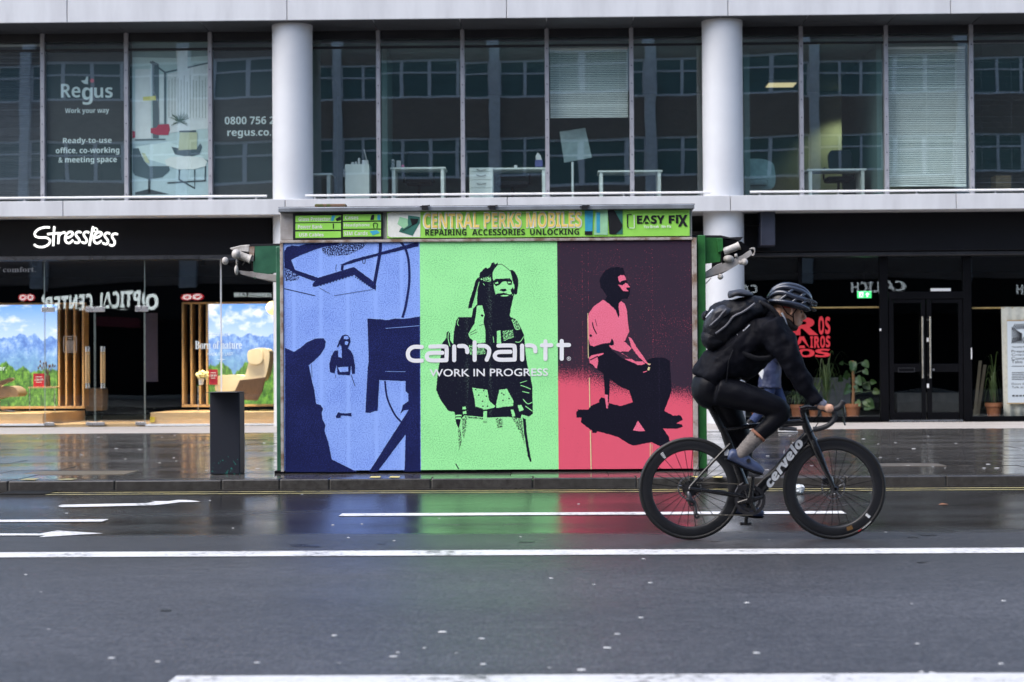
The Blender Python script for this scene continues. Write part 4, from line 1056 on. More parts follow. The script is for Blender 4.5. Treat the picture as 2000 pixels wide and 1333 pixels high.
flat('picture_glass_wall', (.62, .74, .72, 1), [P([(990, 440), (1250, 370), (1250, 760), (990, 790)]), P([(800, 410), (895, 410), (895, 820), (800, 825)])], Yp - .004)
flat('picture_dark', (.09, .12, .14, 1), [P([(900, 360), (940, 380), (940, 820), (905, 820)]), P([(970, 430), (984, 432), (984, 800), (972, 800)]), P([(980, 425), (1250, 366), (1250, 374), (980, 435)]), P([(890, 362), (985, 430), (980, 438), (886, 372)]), P([(800, 826), (980, 822), (980, 830), (800, 834)]), P([(1180, 930), (1250, 958), (1250, 968), (1180, 938)])], Yp - .006)
flat('picture_ceiling', (.20, .27, .28, 1), [P([(784, 252), (1250, 252), (1250, 330), (1040, 345), (784, 340)])], Yp - .006)
flat('picture_column', (.60, .66, .66, 1), [P([(1040, 285), (1110, 280), (1110, 420), (1050, 430)]), P([(943, 440), (970, 440), (970, 730), (943, 730)])], Yp - .008)
flat('picture_red_chair', S(165, 50, 75), [P([(938, 738), (1000, 736), (1006, 770), (995, 800), (930, 800), (892, 788), (892, 760), (925, 758)]), P([(784, 775), (800, 780), (800, 815), (784, 820)])], Yp - .010)
flat('picture_armchair', S(70, 82, 90), [P([(786, 880), (820, 878), (850, 950), (880, 985), (1000, 985), (1005, 1010), (960, 1050), (880, 1062), (800, 1040), (786, 1020)]), P([(1015, 870), (1060, 880), (1160, 885), (1185, 850), (1196, 870), (1180, 915), (1120, 930), (1035, 915)]), P([(1062, 775), (1160, 772), (1166, 800), (1062, 800)])], Yp - .010)
flat('picture_cushion', S(176, 178, 148), [P([(1064, 785), (1168, 785), (1165, 885), (1056, 890)]), P([(838, 905), (860, 910), (888, 970), (860, 960)])], Yp - .012)
flat('picture_table', S(214, 222, 205), [P([(975, 950), (1010, 930), (1120, 925), (1200, 935), (1225, 955), (1215, 985), (1150, 1003), (1050, 1003), (985, 980)])], Yp - .012)
flat('picture_table_legs', S(45, 55, 62), [P([(1058, 1005), (1066, 1005), (1062, 1060), (1150, 1110), (1148, 1005), (1156, 1005), (1154, 1122), (1056, 1066)]), P([(1212, 985), (1220, 985), (1218, 1075), (990, 1088), (990, 1080), (1210, 1067)]), P([(876, 1062), (890, 1062), (890, 1150), (876, 1150)]), P([(800, 1140), (880, 1120), (1000, 1150), (800, 1155)])], Yp - .010)
flat('picture_lamp', S(205, 195, 110), [P([(845, 575), (920, 568), (924, 594), (848, 598)])], Yp - .012)
k = MB(); pxstroke(k, P([(900, 540), (925, 570), (940, 640), (942, 740)]), 1.2, Yp - .012); k.build('picture_lamp_arm', M['frame'], wp)
k = MB(); rnd = random.Random(5)
for i in range(26):
    a = rnd.uniform(2.6, 6.9); r = rnd.uniform(25, 60); pxstroke(k, P([(1062, 720), (1062 + r * math.cos(a), 715 + r * math.sin(a))]), 1.1, Yp - .014 - i * .0002, cap=False)
for i in range(14):
    x = 1000 + i * 18; pxstroke(k, P([(x, 445 + rnd.uniform(0, 40)), (x, 700)]), .6, Yp - .008 - i * .0001, cap=False)
k.build('picture_plant', mat('print_leaf', S(80, 110, 90), None, .5), wp)
# small lamp that lights the wall in the right bay
lm = thing('wall_lamp', W(1652, 208, 40.6), 'small warm wall lamp glowing behind the dark high backed chair', 'lamp')
c0 = W(1652, 206, 40.6); k = MB(); k.lathe([(.06, 0), (.1, .12)], c0, 'Z', 14); k.build('shade', mat('warm_shade', (1, .75, .35, 1), (1, .75, .35, 1), .5, emit=.6), lm)
b = bpy.data.objects.new('lamp_bulb', bpy.data.lights.new('lamp_bulb', 'SPOT')); COL.objects.link(b); b.data.energy = 55; b.data.color = (1, .74, .36); b.data.spot_size = R(110); b.data.spot_blend = .8; b.data.shadow_soft_size = .08
b.location = c0 + Vector((0, -.05, -.03)); b.rotation_euler = (R(22), 0, 0)
b.parent = lm; b.location = Vector((0, -.08, -.03))
# ------------------------------------------------------------------ kiosk
YQ = 18.75
kio = thing('kiosk', (WX(953, YQ), YQ, KH), 'boarded street kiosk with a blue, green and red poster under a green phone shop sign', 'kiosk')
KX0, KX1 = WX(547.5, YQ), WX(1357, YQ)
grey_paint = mat('weathered_grey', (0.40, 0.39, 0.39, 1), (0.26, 0.24, 0.23, 1), .5, 0, 7, .15, 60)
rust = mat('rusty_frame', (0.42, 0.38, 0.36, 1), (0.20, 0.13, 0.09, 1), .6, .1, 9, .2, 70, contrast=(.38, .55))
green = mat('green_paint', (0.035, 0.15, 0.085, 1), (0.02, 0.09, 0.055, 1), .4, 0, 6, .12, 40)
green2 = mat('grass_green_paint', (0.035, 0.20, 0.045, 1), (0.02, 0.12, 0.03, 1), .4, 0, 6, .12, 40)
zq = lambda py, px=950: W(px, py, YQ).z
ztop = zq(403.5, 950); zsig = zq(467, 950)
k = MB(); k.box((KX0 + .03, YQ + .05, KH + .02), (KX1 - .03, YQ + 2.0, ztop - .03)); k.build('body', grey_paint, kio)
k = MB(); k.box((KX0, YQ + .02, zsig + .005), (KX1 - .02, YQ + .2, ztop - .045)); k.build('header', grey_paint, kio, bevel=.005)
k = MB(); k.box((KX0 - .01, YQ - .06, ztop - .045), (KX1 + .0, YQ + 2.02, ztop)); k.build('roof_edge', mat('zinc_edge', (.34, .37, .42, 1), (.25, .27, .3, 1), .35, .5, 5), kio, bevel=.006)
k = MB(); k.box((KX0 - .02, YQ + .02, ztop + .002), (KX1 + .01, YQ + 2.0, ztop + .012)); k.build('roof_sheet', mat('roof_felt', (.08, .08, .08, 1), None, .9), kio)
for r in ((548, 468, 1358, 473.2, -.01),):
    k = MB(); k.box((KX0, YQ - .02, zq(472.2)), (KX1 - .02, YQ + .05, zsig)); k.build('top_rail', rust, kio, bevel=.004)
for a, b in ((547.5, 553.5), (1352, 1361.5)):
    k = MB(); k.box((WX(a, YQ), YQ - .015, KH + .02), (WX(b, YQ), YQ + .05, zsig - .005)); k.build('side_rail', rust, kio, bevel=.004)
for a, b, m in ((540.5, 552, green), (1362.5, 1378, green2)):
    k = MB(); k.box((WX(a, YQ + .1), YQ + .055, KH + .01), (WX(b, YQ + .1), YQ + .3, zq(462 if a > 900 else 478))); k.build('corner_post', m, kio, bevel=.008)
    k = MB(); x = WX((a + b) / 2, YQ); k.box((x - .06, YQ - .01, KH + .001), (x + .05, YQ + .28, KH + .03)); k.build('foot_plate', M['black'], kio, bevel=.005)
k = MB(); k.box((KX0 + .02, YQ + .0, KH + .002), (KX1 - .03, YQ + .06, KH + .03)); k.build('base_shade_strip', M['black'], kio)  # black strip standing in for the shadow gap under the kiosk floor
for px in (830, 962, 1142):
    k = MB(); p0 = W(px, 404, YQ - .07); k.box((p0.x - .03, p0.y - .02, p0.z - .03), (p0.x + .03, p0.y + .01, p0.z + .012)); k.tube([p0 + Vector((-.05, 0, 0)), p0 + Vector((.05, 0, .012))], .006, 6); k.build('roof_clip', M['dark_frame'], kio)
# ---- poster print materials
def print_mat(name, dark, light, thr=.5, sc=80, streak=None, soft=.03, vfade=None):
    """two-ink print: coarse grain decides which ink shows; thr = share of dark ink"""
    m, nt, n, l, p = NT(name)
    v = tc(n, l, 'Object'); g = noise(n, l, v, sc, 2, .6)
    big = noise(n, l, v, 1.8, 4, .55)
    val = math_(n, l, 'ADD', g, math_(n, l, 'MULTIPLY', math_(n, l, 'SUBTRACT', big, .5), .30))
    if vfade:
        s = sepxyz(n, l, v); z0, w0, slope = vfade
        q = math_(n, l, 'ADD', s[2], math_(n, l, 'MULTIPLY', s[0], slope))
        q = math_(n, l, 'DIVIDE', math_(n, l, 'SUBTRACT', q, z0), w0)
        q = n.new('ShaderNodeClamp').outputs[0] if False else math_(n, l, 'MINIMUM', math_(n, l, 'MAXIMUM', q, -1.0), 1.0)
        val = math_(n, l, 'SUBTRACT', val, math_(n, l, 'MULTIPLY', q, .22))
    if streak:
        s = sepxyz(n, l, v)
        for x0, w0, amt in streak:
            d = math_(n, l, 'ABSOLUTE', math_(n, l, 'SUBTRACT', s[0], x0))
            f = n.new('ShaderNodeMapRange'); f.inputs[1].default_value = w0; f.inputs[2].default_value = 0; f.inputs[4].default_value = amt
            l.new(d, f.inputs[0]); val = math_(n, l, 'ADD', val, f.outputs[0])
    c = ramp(n, l, val, [(thr - soft, dark), (thr + soft, light)])
    wr = noise(n, l, tc(n, l, 'Object', (1, 1, .7)), 3.5, 6, .6)
    l.new(c, p.inputs['Base Color']); p.inputs['Roughness'].default_value = .7; p.inputs['Specular IOR Level'].default_value = .12
    bump(n, l, p, wr, .30, .02)
    return m
navy, sky_b = S(22, 28, 72), S(146, 178, 248)
ink, grn = S(20, 22, 40), S(164, 246, 168)
plum, pink = S(54, 42, 58), S(240, 124, 154)
PM = {
 'blue': print_mat('blue_paper', S(92, 122, 214), sky_b, .43, 90, [(q, .025, .16) for q in (-.58, -.31, -.04, .24, .5)], .11),
 'navy': print_mat('navy_print', navy, S(44, 56, 128), .58, 110, [(q, .012, .08) for q in (-.56, .27, .52)], .05),
 'navymid': print_mat('navy_fade', navy, sky_b, .52, 80),
 'green': print_mat('green_paper', S(122, 204, 132), grn, .41, 95, None, .11),
 'ink': print_mat('ink_print', ink, S(70, 86, 84), .66, 85, [(-.17, .03, .10), (.06, .03, .12)], .03),
 'inkmid': print_mat('ink_fade', ink, grn, .50, 90),
 'rose': print_mat('rose_paper', S(216, 84, 108), pink, .42, 110, None, .16),
 'roselow': print_mat('rose_low', plum, S(226, 92, 116), .48, 110, [(-.42, .005, .12), (-.36, .004, .1), (.28, .005, .1)], .04, (.83, .15, .17)),
 'plum': print_mat('plum_print', S(18, 18, 34), S(36, 32, 52), .62, 85, [(.30, .012, .10), (.42, .012, .08)], .04),
 'cream': mat('cream_streak', S(240, 226, 170), None, .6), 'logo': mat('poster_white', (.82, .83, .87, 1), (.76, .77, .82, 1), .6, 0, 3),
}
def panel(x0, x1, m, name):
    xm = (x0 + x1) / 2; k = MB(); a, b = WX(x0, YQ, 690), WX(x1, YQ, 690); z0, z1 = zq(921.2), zq(470.8)
    n = 8; vs = []
    for i in range(n + 1):
        for j in range(n + 1): vs.append((a + (b - a) * i / n, YQ, z0 + (z1 - z0) * j / n))
    k.add(vs, [(i * (n + 1) + j, (i + 1) * (n + 1) + j, (i + 1) * (n + 1) + j + 1, i * (n + 1) + j + 1) for i in range(n) for j in range(n)])
    return k.build(name, m, kio)
pb = panel(554.5, 821, PM['blue'], 'poster_panel'); pg = panel(821, 1089.5, PM['green'], 'poster_panel'); pp = panel(1089.5, 1352, PM['roselow'], 'poster_panel')
pb['label'] = 'blue poster panel with a film set'; pg['label'] = 'green poster panel with a standing figure'; pp['label'] = 'dark and pink poster panel with a seated man'
def conv(ox, oy, s): return lambda pts: [(ox + a / s, oy + b / s) for a, b in pts]
c3, c4, c5 = conv(540, 460, 2.776), conv(780, 460, 2.776), conv(1060, 460, 2.778)
z1_, z2_, z3_, z4_, z5_ = conv(840, 500, 6.664), conv(840, 690, 6.664), conv(1130, 510, 6.664), conv(1110, 690, 6.667), conv(550, 460, 6.061)
def grainy(q):
    """ragged ink edge: the outline is resampled every 1.6 px and each point strays a little"""
    rnd = random.Random(len(q) * 7 + int(q[0][0])); out = []
    for (a, b), (c, d) in zip(q, q[1:] + q[:1]):
        L = math.hypot(c - a, d - b); n = max(int(L / 1.6), 1); am = .42 if L > 3 else .12
        for i in range(n): t = i / n; out.append((a + (c - a) * t + rnd.uniform(-am, am), b + (d - b) * t + rnd.uniform(-am, am)))
    return out
def layer(name, m, parent, polys, strokes_, lv):
    y = YQ - .0006 * lv
    for i, q in enumerate(polys): q = grainy(q); k = MB(); pxpoly(k, q, y - .00001 * i); k.build(name, PM[m], parent)
    k = MB()
    for i, (q, w) in enumerate(strokes_): pxstroke(k, q, w, y - .00003 * (i + 1), cap=False)
    if strokes_: setp(k.build(name + '_lines', PM[m], parent), kind='stuff')
# blue panel
layer('set_print_faded', 'navymid', pb, [z5_([(480,150),(740,95),(1010,92),(960,150),(800,230),(560,250),(480,200)]), z5_([(35,395),(150,430),(215,490),(195,530),(80,545),(35,535)])], [], 1)
layer('set_print', 'navy', pb, [
  c3([(47,610),(95,632),(130,610),(165,580),(210,560),(255,558),(267,575),(262,610),(235,650),(205,680),(175,705),(190,780),(205,840),(215,915),(240,920),(252,940),(245,965),(250,1000),(265,1030),(260,1060),(280,1120),(300,1215),(435,1283),(47,1283)]),
  c3([(493,452),(560,455),(600,460),(640,452),(700,452),(778,440),(780,1281),(690,1280),(695,1270),(700,1080),(548,1281),(503,1281),(718,945),(690,950),(672,968),(685,920),(715,900),(715,860),(700,845),(700,790),(558,785),(548,950),(525,955),(510,962),(482,962),(495,715),(500,690)]),
  z5_([(365,605),(370,570),(440,500),(740,410),(855,375),(1085,545),(1120,600),(1112,660),(1100,640),(1080,635),(860,470),(830,475),(460,590),(400,610)])], [(z5_([(30,632),(395,715)]), 1.7), (c3([(190,700),(193,770)]), .8)], 2)
layer('rig_print', 'navy', pb, [
  z5_([(690,350),(850,285),(1140,210),(1580,85),(1620,85),(1620,130),(1150,240),(720,360)]),
  z5_([(30,195),(60,140),(120,120),(200,130),(300,100),(560,90),(700,88),(640,115),(490,140),(380,175),(210,240),(110,290),(160,410),(440,505),(390,545),(190,470),(100,410),(35,390)])],
  [(z5_([(1170,88),(1165,200),(1130,400),(1095,590)]), 6), (z5_([(1410,80),(1470,170),(1505,330),(1510,560),(1470,830),(1430,975)]), 4.6), (c3([(588,790),(600,880),(640,970),(680,1015)]), 3.4), (z5_([(720,360),(715,415)]), 5), (z5_([(650,345),(640,400),(650,430)]), .8), (z5_([(960,280),(960,325),(985,330),(990,285)]), 1.2)], 3)
layer('lamp_grid', 'navy', pb, [], [(z5_([(460 + i * 37, 598 - i * 11.5), (470 + i * 37, 585 - i * 11.5)]), 2.2) for i in range(11)] + [(z5_([(870 + i * 26, 500 + i * 17), (880 + i * 26, 492 + i * 17)]), 2.2) for i in range(8)] + [(z5_([(620, 715), (1080, 640)]), .8), (z5_([(440, 620), (570, 690)]), .7)], 4)
layer('small_figure', 'navy', pb, [c3([(345,560),(355,545),(370,538),(388,542),(399,558),(400,580),(392,600),(384,618),(352,618),(346,600)]), c3([(347,558),(337,580),(328,604),(333,608),(348,582)]), c3([(312,628),(335,622),(352,612),(384,612),(405,628),(416,650),(425,705),(425,750),(410,752),(404,700),(398,758),(332,755),(326,700),(314,748),(290,742),(286,700),(298,655)]),
  c3([(322,980),(335,960),(350,965),(380,965),(405,962),(407,982),(370,977),(350,977),(345,990),(325,990)])], [(c3([(405,758),(426,818)]), 1.2), (c3([(318,756),(322,775)]), .8)], 4)
layer('small_figure_light', 'blue', pb, [c3([(335,605),(352,600),(354,665),(335,660)]), c3([(333,716),(388,712),(390,738),(345,742)]), c3([(366,550),(376,544),(388,548),(393,560),(380,566),(366,562)]), c3([(370,578),(380,574),(390,578),(386,592),(378,596),(371,590)])], [(c3([(592,505),(777,490)]), .9), (c3([(590,738),(700,740)]), .7), (c3([(300,1213),(430,1278)]), .7)], 5)
# green panel
layer('figure_print', 'ink', pg, [
  z1_([(610,640),(620,430),(650,300),(810,230),(822,330),(830,400),(850,500),(900,530),(1000,535),(1090,510),(1050,690),(1035,780),(1050,800),(1110,825),(1170,910),(1222,1030),(1235,1180),(1250,1333)]) + z2_([(1275,200),(1310,320),(1330,440),(1335,620),(1338,790),(1290,825),(1190,800),(1180,850),(1020,830),(740,840),(450,810),(400,860),(375,985),(345,930),(330,860),(320,770),(235,750),(130,600),(80,480),(90,350),(110,180)]) + z1_([(135,1333),(150,1150),(210,1070),(215,1000),(240,980),(260,1010),(262,1100),(300,1150),(310,1000),(340,840),(370,800),(540,800),(560,690),(600,640)]),
  z1_([(620,290),(660,270),(640,380),(590,520),(550,640),(540,680),(495,682),(510,600),(560,440),(590,330)]),
  z1_([(640,262),(650,225),(700,170),(725,150),(745,170),(780,150),(800,95),(830,85),(850,110),(880,90),(880,120),(830,180),(812,228),(760,258),(700,285),(652,298)]),
  z1_([(1040,190),(1065,180),(1110,220),(1145,290),(1150,360),(1130,500),(1100,505),(1085,470),(1100,400),(1075,330),(1060,260)]),
  z1_([(815,330),(860,300),(1040,295),(1070,330),(1060,380),(1020,380),(990,330),(940,340),(910,370),(860,395),(835,375)]),
  z1_([(905,450),(930,430),(985,430),(1000,455),(950,466)]), z1_([(860,495),(960,480),(1030,503),(1070,495),(1060,540),(930,535),(880,535)]), z1_([(1050,440),(1080,410),(1100,470),(1090,520),(1060,490)]),
  z2_([(1205,840),(1245,860),(1260,1060),(1305,1333),(1322,1410),(1300,1415),(1270,1333),(1225,1050)])], [(c4([(305,1238),(322,1268)]), 2), (z1_([(880,118),(920,110),(960,128),(1040,195)]), 1.0), (z1_([(668,772),(680,790)]), 5)], 1)
layer('figure_print_faded', 'inkmid', pg, [z2_([(1060,842),(1195,852),(1230,1190),(1180,1050),(1100,900)]), z2_([(850,850),(940,850),(940,970),(880,975)]), z2_([(420,850),(480,850),(470,960),(440,1110),(420,1060)]), z2_([(365,990),(395,990),(410,1150),(380,1260),(370,1150)]), z1_([(640,300),(700,285),(770,262),(800,300),(790,340),(700,330)]), z1_([(1050,820),(1130,840),(1180,960),(1120,960)]), z1_([(940,980),(1080,960),(1090,1060),(960,1110)]), z1_([(500,1160),(720,1160),(720,1280),(520,1290)]), z2_([(450,818),(690,845),(690,862),(450,840)])], [], 2)
layer('figure_light', 'green', pg, [
  z1_([(610,650),(680,645),(710,770),(695,860),(720,960),(722,1130),(600,1140),(510,1060),(500,1010),(580,880),(600,740)]), z1_([(870,980),(915,970),(925,1140),(870,1140)]),
  z2_([(548,450),(745,480),(770,620),(850,690),(830,712),(700,740),(590,700),(582,620)]), z2_([(860,670),(900,480),(1000,465),(1050,560),(1085,620),(1080,690),(960,700),(862,716)]),
  z2_([(695,755),(742,755),(738,885),(690,880)]), z2_([(1050,740),(1085,735),(1110,820),(1070,830)]), z2_([(420,700),(460,695),(470,730),(420,735)]), z2_([(425,760),(470,755),(475,790),(425,795)]), z2_([(328,805),(410,800),(410,822),(330,826)]), z2_([(333,838),(405,835),(400,860),(336,862)]), z2_([(1140,680),(1190,675),(1220,740),(1160,765)]),
  z1_([(840,350),(880,338),(892,358),(850,368)]), z1_([(1010,340),(1050,335),(1052,356),(1015,360)]), z1_([(915,522),(960,510),(1000,508),(1030,520),(960,530)]), z2_([(1200,810),(1280,822),(1285,850),(1210,838)])],
  [(z2_([(1170,390),(1260,360)]), 1), (z2_([(1180,420),(1240,440),(1310,470)]), 1.4), (z2_([(1200,500),(1290,520)]), 1.6), (z2_([(1210,600),(1270,660),(1330,640)]), 1.5), (z2_([(1240,690),(1330,755)]), 1.6), (z1_([(1070,840),(1110,950),(1150,960)]), 1.2), (z1_([(1110,1120),(1170,1120),(1220,1050)]), 1.2), (z1_([(372,820),(355,880),(375,910)]), 1), (z1_([(240,1000),(235,1080),(260,1180)]), 1.4), (z1_([(640,340),(600,480),(560,640)]), 1.1), (z1_([(690,360),(710,385)]), 1), (z1_([(740,280),(770,300)]), 1.2), (z1_([(820,1050),(830,1130)]), 1.2)], 3)
layer('figure_detail', 'ink', pg, [], [(z2_([(a, b), (a + 16, b + 5)]), 2.4) for a, b in ((585,475),(690,487),(625,545),(675,625),(725,560),(680,690),(740,690),(880,510),(940,615),(1020,590),(925,520),(950,540))] + [(z1_([(515,1010),(600,960)]), .9), (z1_([(520,1035),(615,990)]), .9), (z1_([(640,910),(700,890)]), .8), (z1_([(665,770),(690,785)]), 4), (z2_([(690,897),(735,897)]), 1), (z2_([(780,500),(790,640)]), 2.4), (z2_([(600,700),(690,730)]), 1.2)], 4)
# pink panel
layer('man_print', 'plum', pp, [
  z4_([(262,150),(300,160),(460,270),(475,540),(510,540),(520,730),(535,540),(540,340),(680,440),(790,485),(840,640),(680,690),(540,655),(470,590),(430,575),(400,610),(400,640),(290,690),(260,735),(120,735),(125,750),(105,765),(105,840),(170,840),(165,900),(270,985),(310,1010),(310,1040),(360,1040),(380,1020),(500,1050),(640,1090),(800,1190),(850,1205),(1080,1160),(1200,1215),(1320,1150),(1310,1090),(1230,980),(1300,985),(1420,985),(1490,960),(1480,930),(1400,915),(1490,870),(1470,820),(1440,810),(1370,815),(1260,760),(1250,745),(1300,620),(1345,490),(1340,380),(1320,100),(1250,60),(1100,60),(900,160),(600,20),(420,40)]),
  z3_([(280,290),(272,250),(295,200),(340,130),(420,85),(520,80),(580,90),(605,180),(625,250),(640,300),(675,345),(662,440),(640,490),(560,500),(520,560),(525,600),(540,700),(520,730),(480,620),(400,560),(345,505),(370,460),(330,400),(285,340)]),
  z3_([(130,1110),(260,1100),(400,1070),(430,1160),(560,1260),(700,1330),(300,1333),(150,1280)])], [], 1)
layer('man_light', 'rose', pp, [
  z3_([(515,205),(545,185),(590,185),(612,220),(620,248),(600,252),(560,262),(535,280),(520,250)]), z3_([(515,310),(570,320),(612,285),(640,300),(670,340),(620,350),(630,375),(655,396),(580,395),(545,345)]),
  z3_([(320,505),(400,560),(480,640),(520,740),(535,700),(520,600),(525,550),(555,525),(600,560),(630,640),(640,780),(660,920),(635,970),(600,1050),(690,1140),(650,1180),(540,1185),(440,1150),(400,1110),(420,1060),(400,1065),(300,1080),(200,1115),(150,1100),(125,1000),(115,760),(135,680),(200,590)]),
  z3_([(650,985),(690,1010),(760,1130),(905,1333)]) + z4_([(1075,145),(1060,160),(1000,130),(940,70)]) + z3_([(790,1260),(690,1130)]),
  z4_([(270,60),(300,30),(460,0),(455,15),(380,50),(390,100),(375,200),(350,190),(320,150),(280,130)]), z4_([(905,880),(1000,1015),(920,1020),(845,1005)]), z4_([(475,545),(515,545),(515,720),(495,720)])], [], 2)
layer('man_arm', 'rose', pp, [z3_([(405,1115),(440,1140),(540,1190),(700,1290)]) + z4_([(700,0),(880,110),(970,110),(1000,140),(960,155),(900,155),(860,130),(760,90),(610,0)]) + z3_([(430,1150)])], [(z4_([(975,250),(1025,235)]), 1.6)], 3)
layer('man_detail', 'plum', pp, [z3_([(430,1010),(455,1040),(460,1090),(430,1105),(405,1095)])], [(z3_([(180,800),(195,870),(235,950)]), 2), (z3_([(215,760),(240,850)]), 1), (z3_([(560,1180),(640,1185)]), 1), (z3_([(150,960),(168,985)]), 4), (z3_([(590,1050),(625,1045)]), 1.4), (z3_([(150,1290),(250,1240)]), 2), (z4_([(930,70),(960,105)]), 1.2)], 4)
layer('streak_print', 'cream', pp, [z4_([(1042,178),(1066,188),(1056,222),(1030,226)]), z4_([(1035,132),(1072,138),(1068,156),(1036,152)])], [([(1151, 738), (1152, 796)], 1.6), ([(1153, 842), (1154.5, 917)], 2.0), ([(1270, 866), (1270, 917)], 1.3), ([(1273.5, 868), (1273.5, 917)], .8), ([(1148, 612), (1149, 700)], 1.2)], 4)
# the wordmark over the panels
y1 = YQ - .0042
lg = conv(780, 640, 5.714)
k = MB(); WDT = 8.0
LS = [[(250,218),(160,218),(110,250),(95,295),(110,345),(160,370),(250,370)], [(345,214),(500,212),(527,240),(525,365)], [(525,365),(360,368),(312,345),(312,305),(350,285),(480,283)], [(612,212),(612,365)], [(665,208),(720,208),(750,230),(758,275)], [(840,165),(840,362)], [(890,205),(960,208),(1000,245),(998,300),(975,360)],
      [(1105,203),(1260,203),(1287,230),(1287,358)], [(1287,358),(1120,360),(1070,335),(1070,300),(1110,275),(1240,272)], [(1370,203),(1370,358)], [(1425,200),(1480,202),(1512,225),(1518,268)], [(1630,155),(1630,352)], [(1590,200),(1695,198)], [(1812,152),(1812,350)], [(1775,196),(1893,196)]]
for i, s_ in enumerate(LS): pxstroke(k, lg(s_), WDT, y1 - .00006 * i)
text(k, 'WORK IN PROGRESS', (839, 720.5, 1070.5, 735.5), y1, bold=.012)
c0 = lg([(1892, 348)])[0]; pxstroke(k, [(c0[0] + 3.5 * math.cos(t), c0[1] + 3.5 * math.sin(t)) for t in [j * .5236 for j in range(13)]], .8, y1 - .001, cap=False); text(k, SB('R'), (c0[0] - 1.5, c0[1] - 2, c0[0] + 1.7, c0[1] + 2), y1)
k.build('logo_lettering', PM['logo'], pg)
# ---- header signs
lime = mat('lime_sign', S(160, 228, 100), S(146, 216, 86), .4, 0, 4); signw = mat('sign_white', (.82, .84, .80, 1), (.72, .75, .68, 1), .5, 0, 30); signk = mat('sign_black', (.012, .013, .016, 1), None, .4)
creamy = mat('sign_cream', S(250, 226, 130), S(238, 205, 110), .5, 0, 25)
YH = YQ - .005
def sub(name, m, parent, fn, dy):
    k = MB(); fn(k, YH - dy); return k.build(name, m, parent)
s1 = part('sign_board', signk, kio, 572, 416.5, 748, 468.2, YH, YH + .02, bevel=.003)
cells = [('Glass Protector', 577, 421, 666, 434, 583, 645), ('Power Bank', 577, 436, 666, 449, 582, 630), ('USB Cables', 577, 452, 666, 464.5, 584, 632), ('Cases', 670, 418.5, 744, 431, 674, 700), ('Headphone', 670, 433.5, 744, 446.5, 672, 722), ('SIM Cards', 670, 449, 744, 462, 672, 718)]
def f(k, y):
    pass
for (_, a, b, c, d, *_r) in cells: sub('lime_cell', lime, s1, lambda k, y: pbox(k, a, b + .4, c, d + .4, y, y + .003), .003)
for (s_, a, b, c, d, t0, t1) in cells: sub('lettering', signw, s1, lambda k, y: text(k, SB(s_), (t0, b + 3.2, t1, d - 2), y), .005)
teal = mat('sign_teal', (.05, .20, .16, 1), None, .4); skyb = mat('sign_skyblue', S(70, 180, 215), None, .4)
def f(k, y):
    pxpoly(k, [(648, 421.5), (655, 421.5), (651, 432), (646, 432)], y); pxpoly(k, [(722, 452), (736, 450), (742, 455), (728, 460)], y); pxpoly(k, [(737, 420), (743, 420), (743, 430), (737, 430)], y)
sub('product_picture', skyb, s1, f, .005)
def f(k, y):
    pxpoly(k, [(655, 428), (665, 423), (666, 430), (658, 432.5)], y); pxpoly(k, [(726, 420), (731, 420), (730, 430), (723, 430)], y); pxpoly(k, [(650, 437), (652, 437), (652, 447), (650, 447)], y)
    pxstroke(k, [(730, 445), (729, 438), (733, 436), (737, 438), (736, 445)], 1.6, y - .001)
sub('product_shape', signk, s1, f, .006)
s2 = part('sign_board', lime, kio, 756, 412.2, 1347, 463.6, YH, YH + .02, bevel=.003)
def f(k, y): pxpoly(k, [(757, 417), (766, 414.8), (821, 413.6), (821, 463.5), (763, 463.8), (757, 461)], y)
sub('picture_ground', signw, s2, f, .003)
def f(k, y):
    pxpoly(k, [(797, 421), (820, 424), (820, 436), (806, 461), (779, 453), (783, 446), (796, 440)], y)
sub('device_picture', teal, s2, f, .005); sub('device_picture', teal, s2, lambda k, y: pxpoly(k, [(1197, 411.5), (1216, 411.3), (1216, 458), (1200, 458)], y), .005)
def f(k, y):
    pxpoly(k, [(781, 424), (796, 428), (797, 441), (789, 447), (776, 438)], y)
pale = mat('sign_palegreen', S(168, 226, 180), None, .5); sub('device_pale', pale, s2, f, .006); sub('device_pale', pale, s2, lambda k, y: pxpoly(k, [(1163, 411), (1187, 410.5), (1187, 459), (1160, 459)], y), .006)
def f(k, y): pxpoly(k, [(1142, 412), (1158, 411.5), (1157, 457), (1143, 457)], y); pxpoly(k, [(1165, 415), (1172, 415), (1172, 455), (1165, 455)], y)
sub('phone_screen', skyb, s2, f, .007)
def f(k, y):
    pxpoly(k, [(1142, 452), (1157, 452), (1157, 459), (1142, 459)], y)
    for i in range(7): pxstroke(k, [(785 + i * 3.2, 449 - i * 1.3), (790 + i * 3.0, 452 - i * 2.4)], 1.1, y - .0003 * i, cap=False)
    pxpoly(k, [(801, 427), (817, 428), (815, 436), (805, 441)], y)
setp(sub('phone_detail', signk, s2, f, .008), kind='stuff'); sub('phone_body', signk, s2, lambda k, y: pxpoly(k, [(1187, 411), (1199, 410), (1216, 440), (1213, 448), (1202, 458), (1190, 458)], y), .008)
def f(k, y):
    text(k, SB('CENTRAL PERKS MOBILES'), (825.5, 413.8, 1137, 447), y, bold=.03)
sub('title_outline', signw, s2, f, .005)
def f(k, y): text(k, SB('CENTRAL PERKS MOBILES'), (828, 416.2, 1134.5, 444.6), y)
sub('title_lettering', creamy, s2, f, .007)
def f(k, y):
    text(k, SB('EASY'), (1244, 421, 1298, 437.5), y, bold=.02); text(k, SB('Fi'), (1306, 420, 1325, 437), y, bold=.02); text(k, SB('X'), (1324, 420, 1343, 443), y, bold=.02)
    pxstroke(k, [(1233, 419.5), (1225.5, 419.5), (1225.5, 444), (1229, 445)], 1.8, y - .001, curve=False)
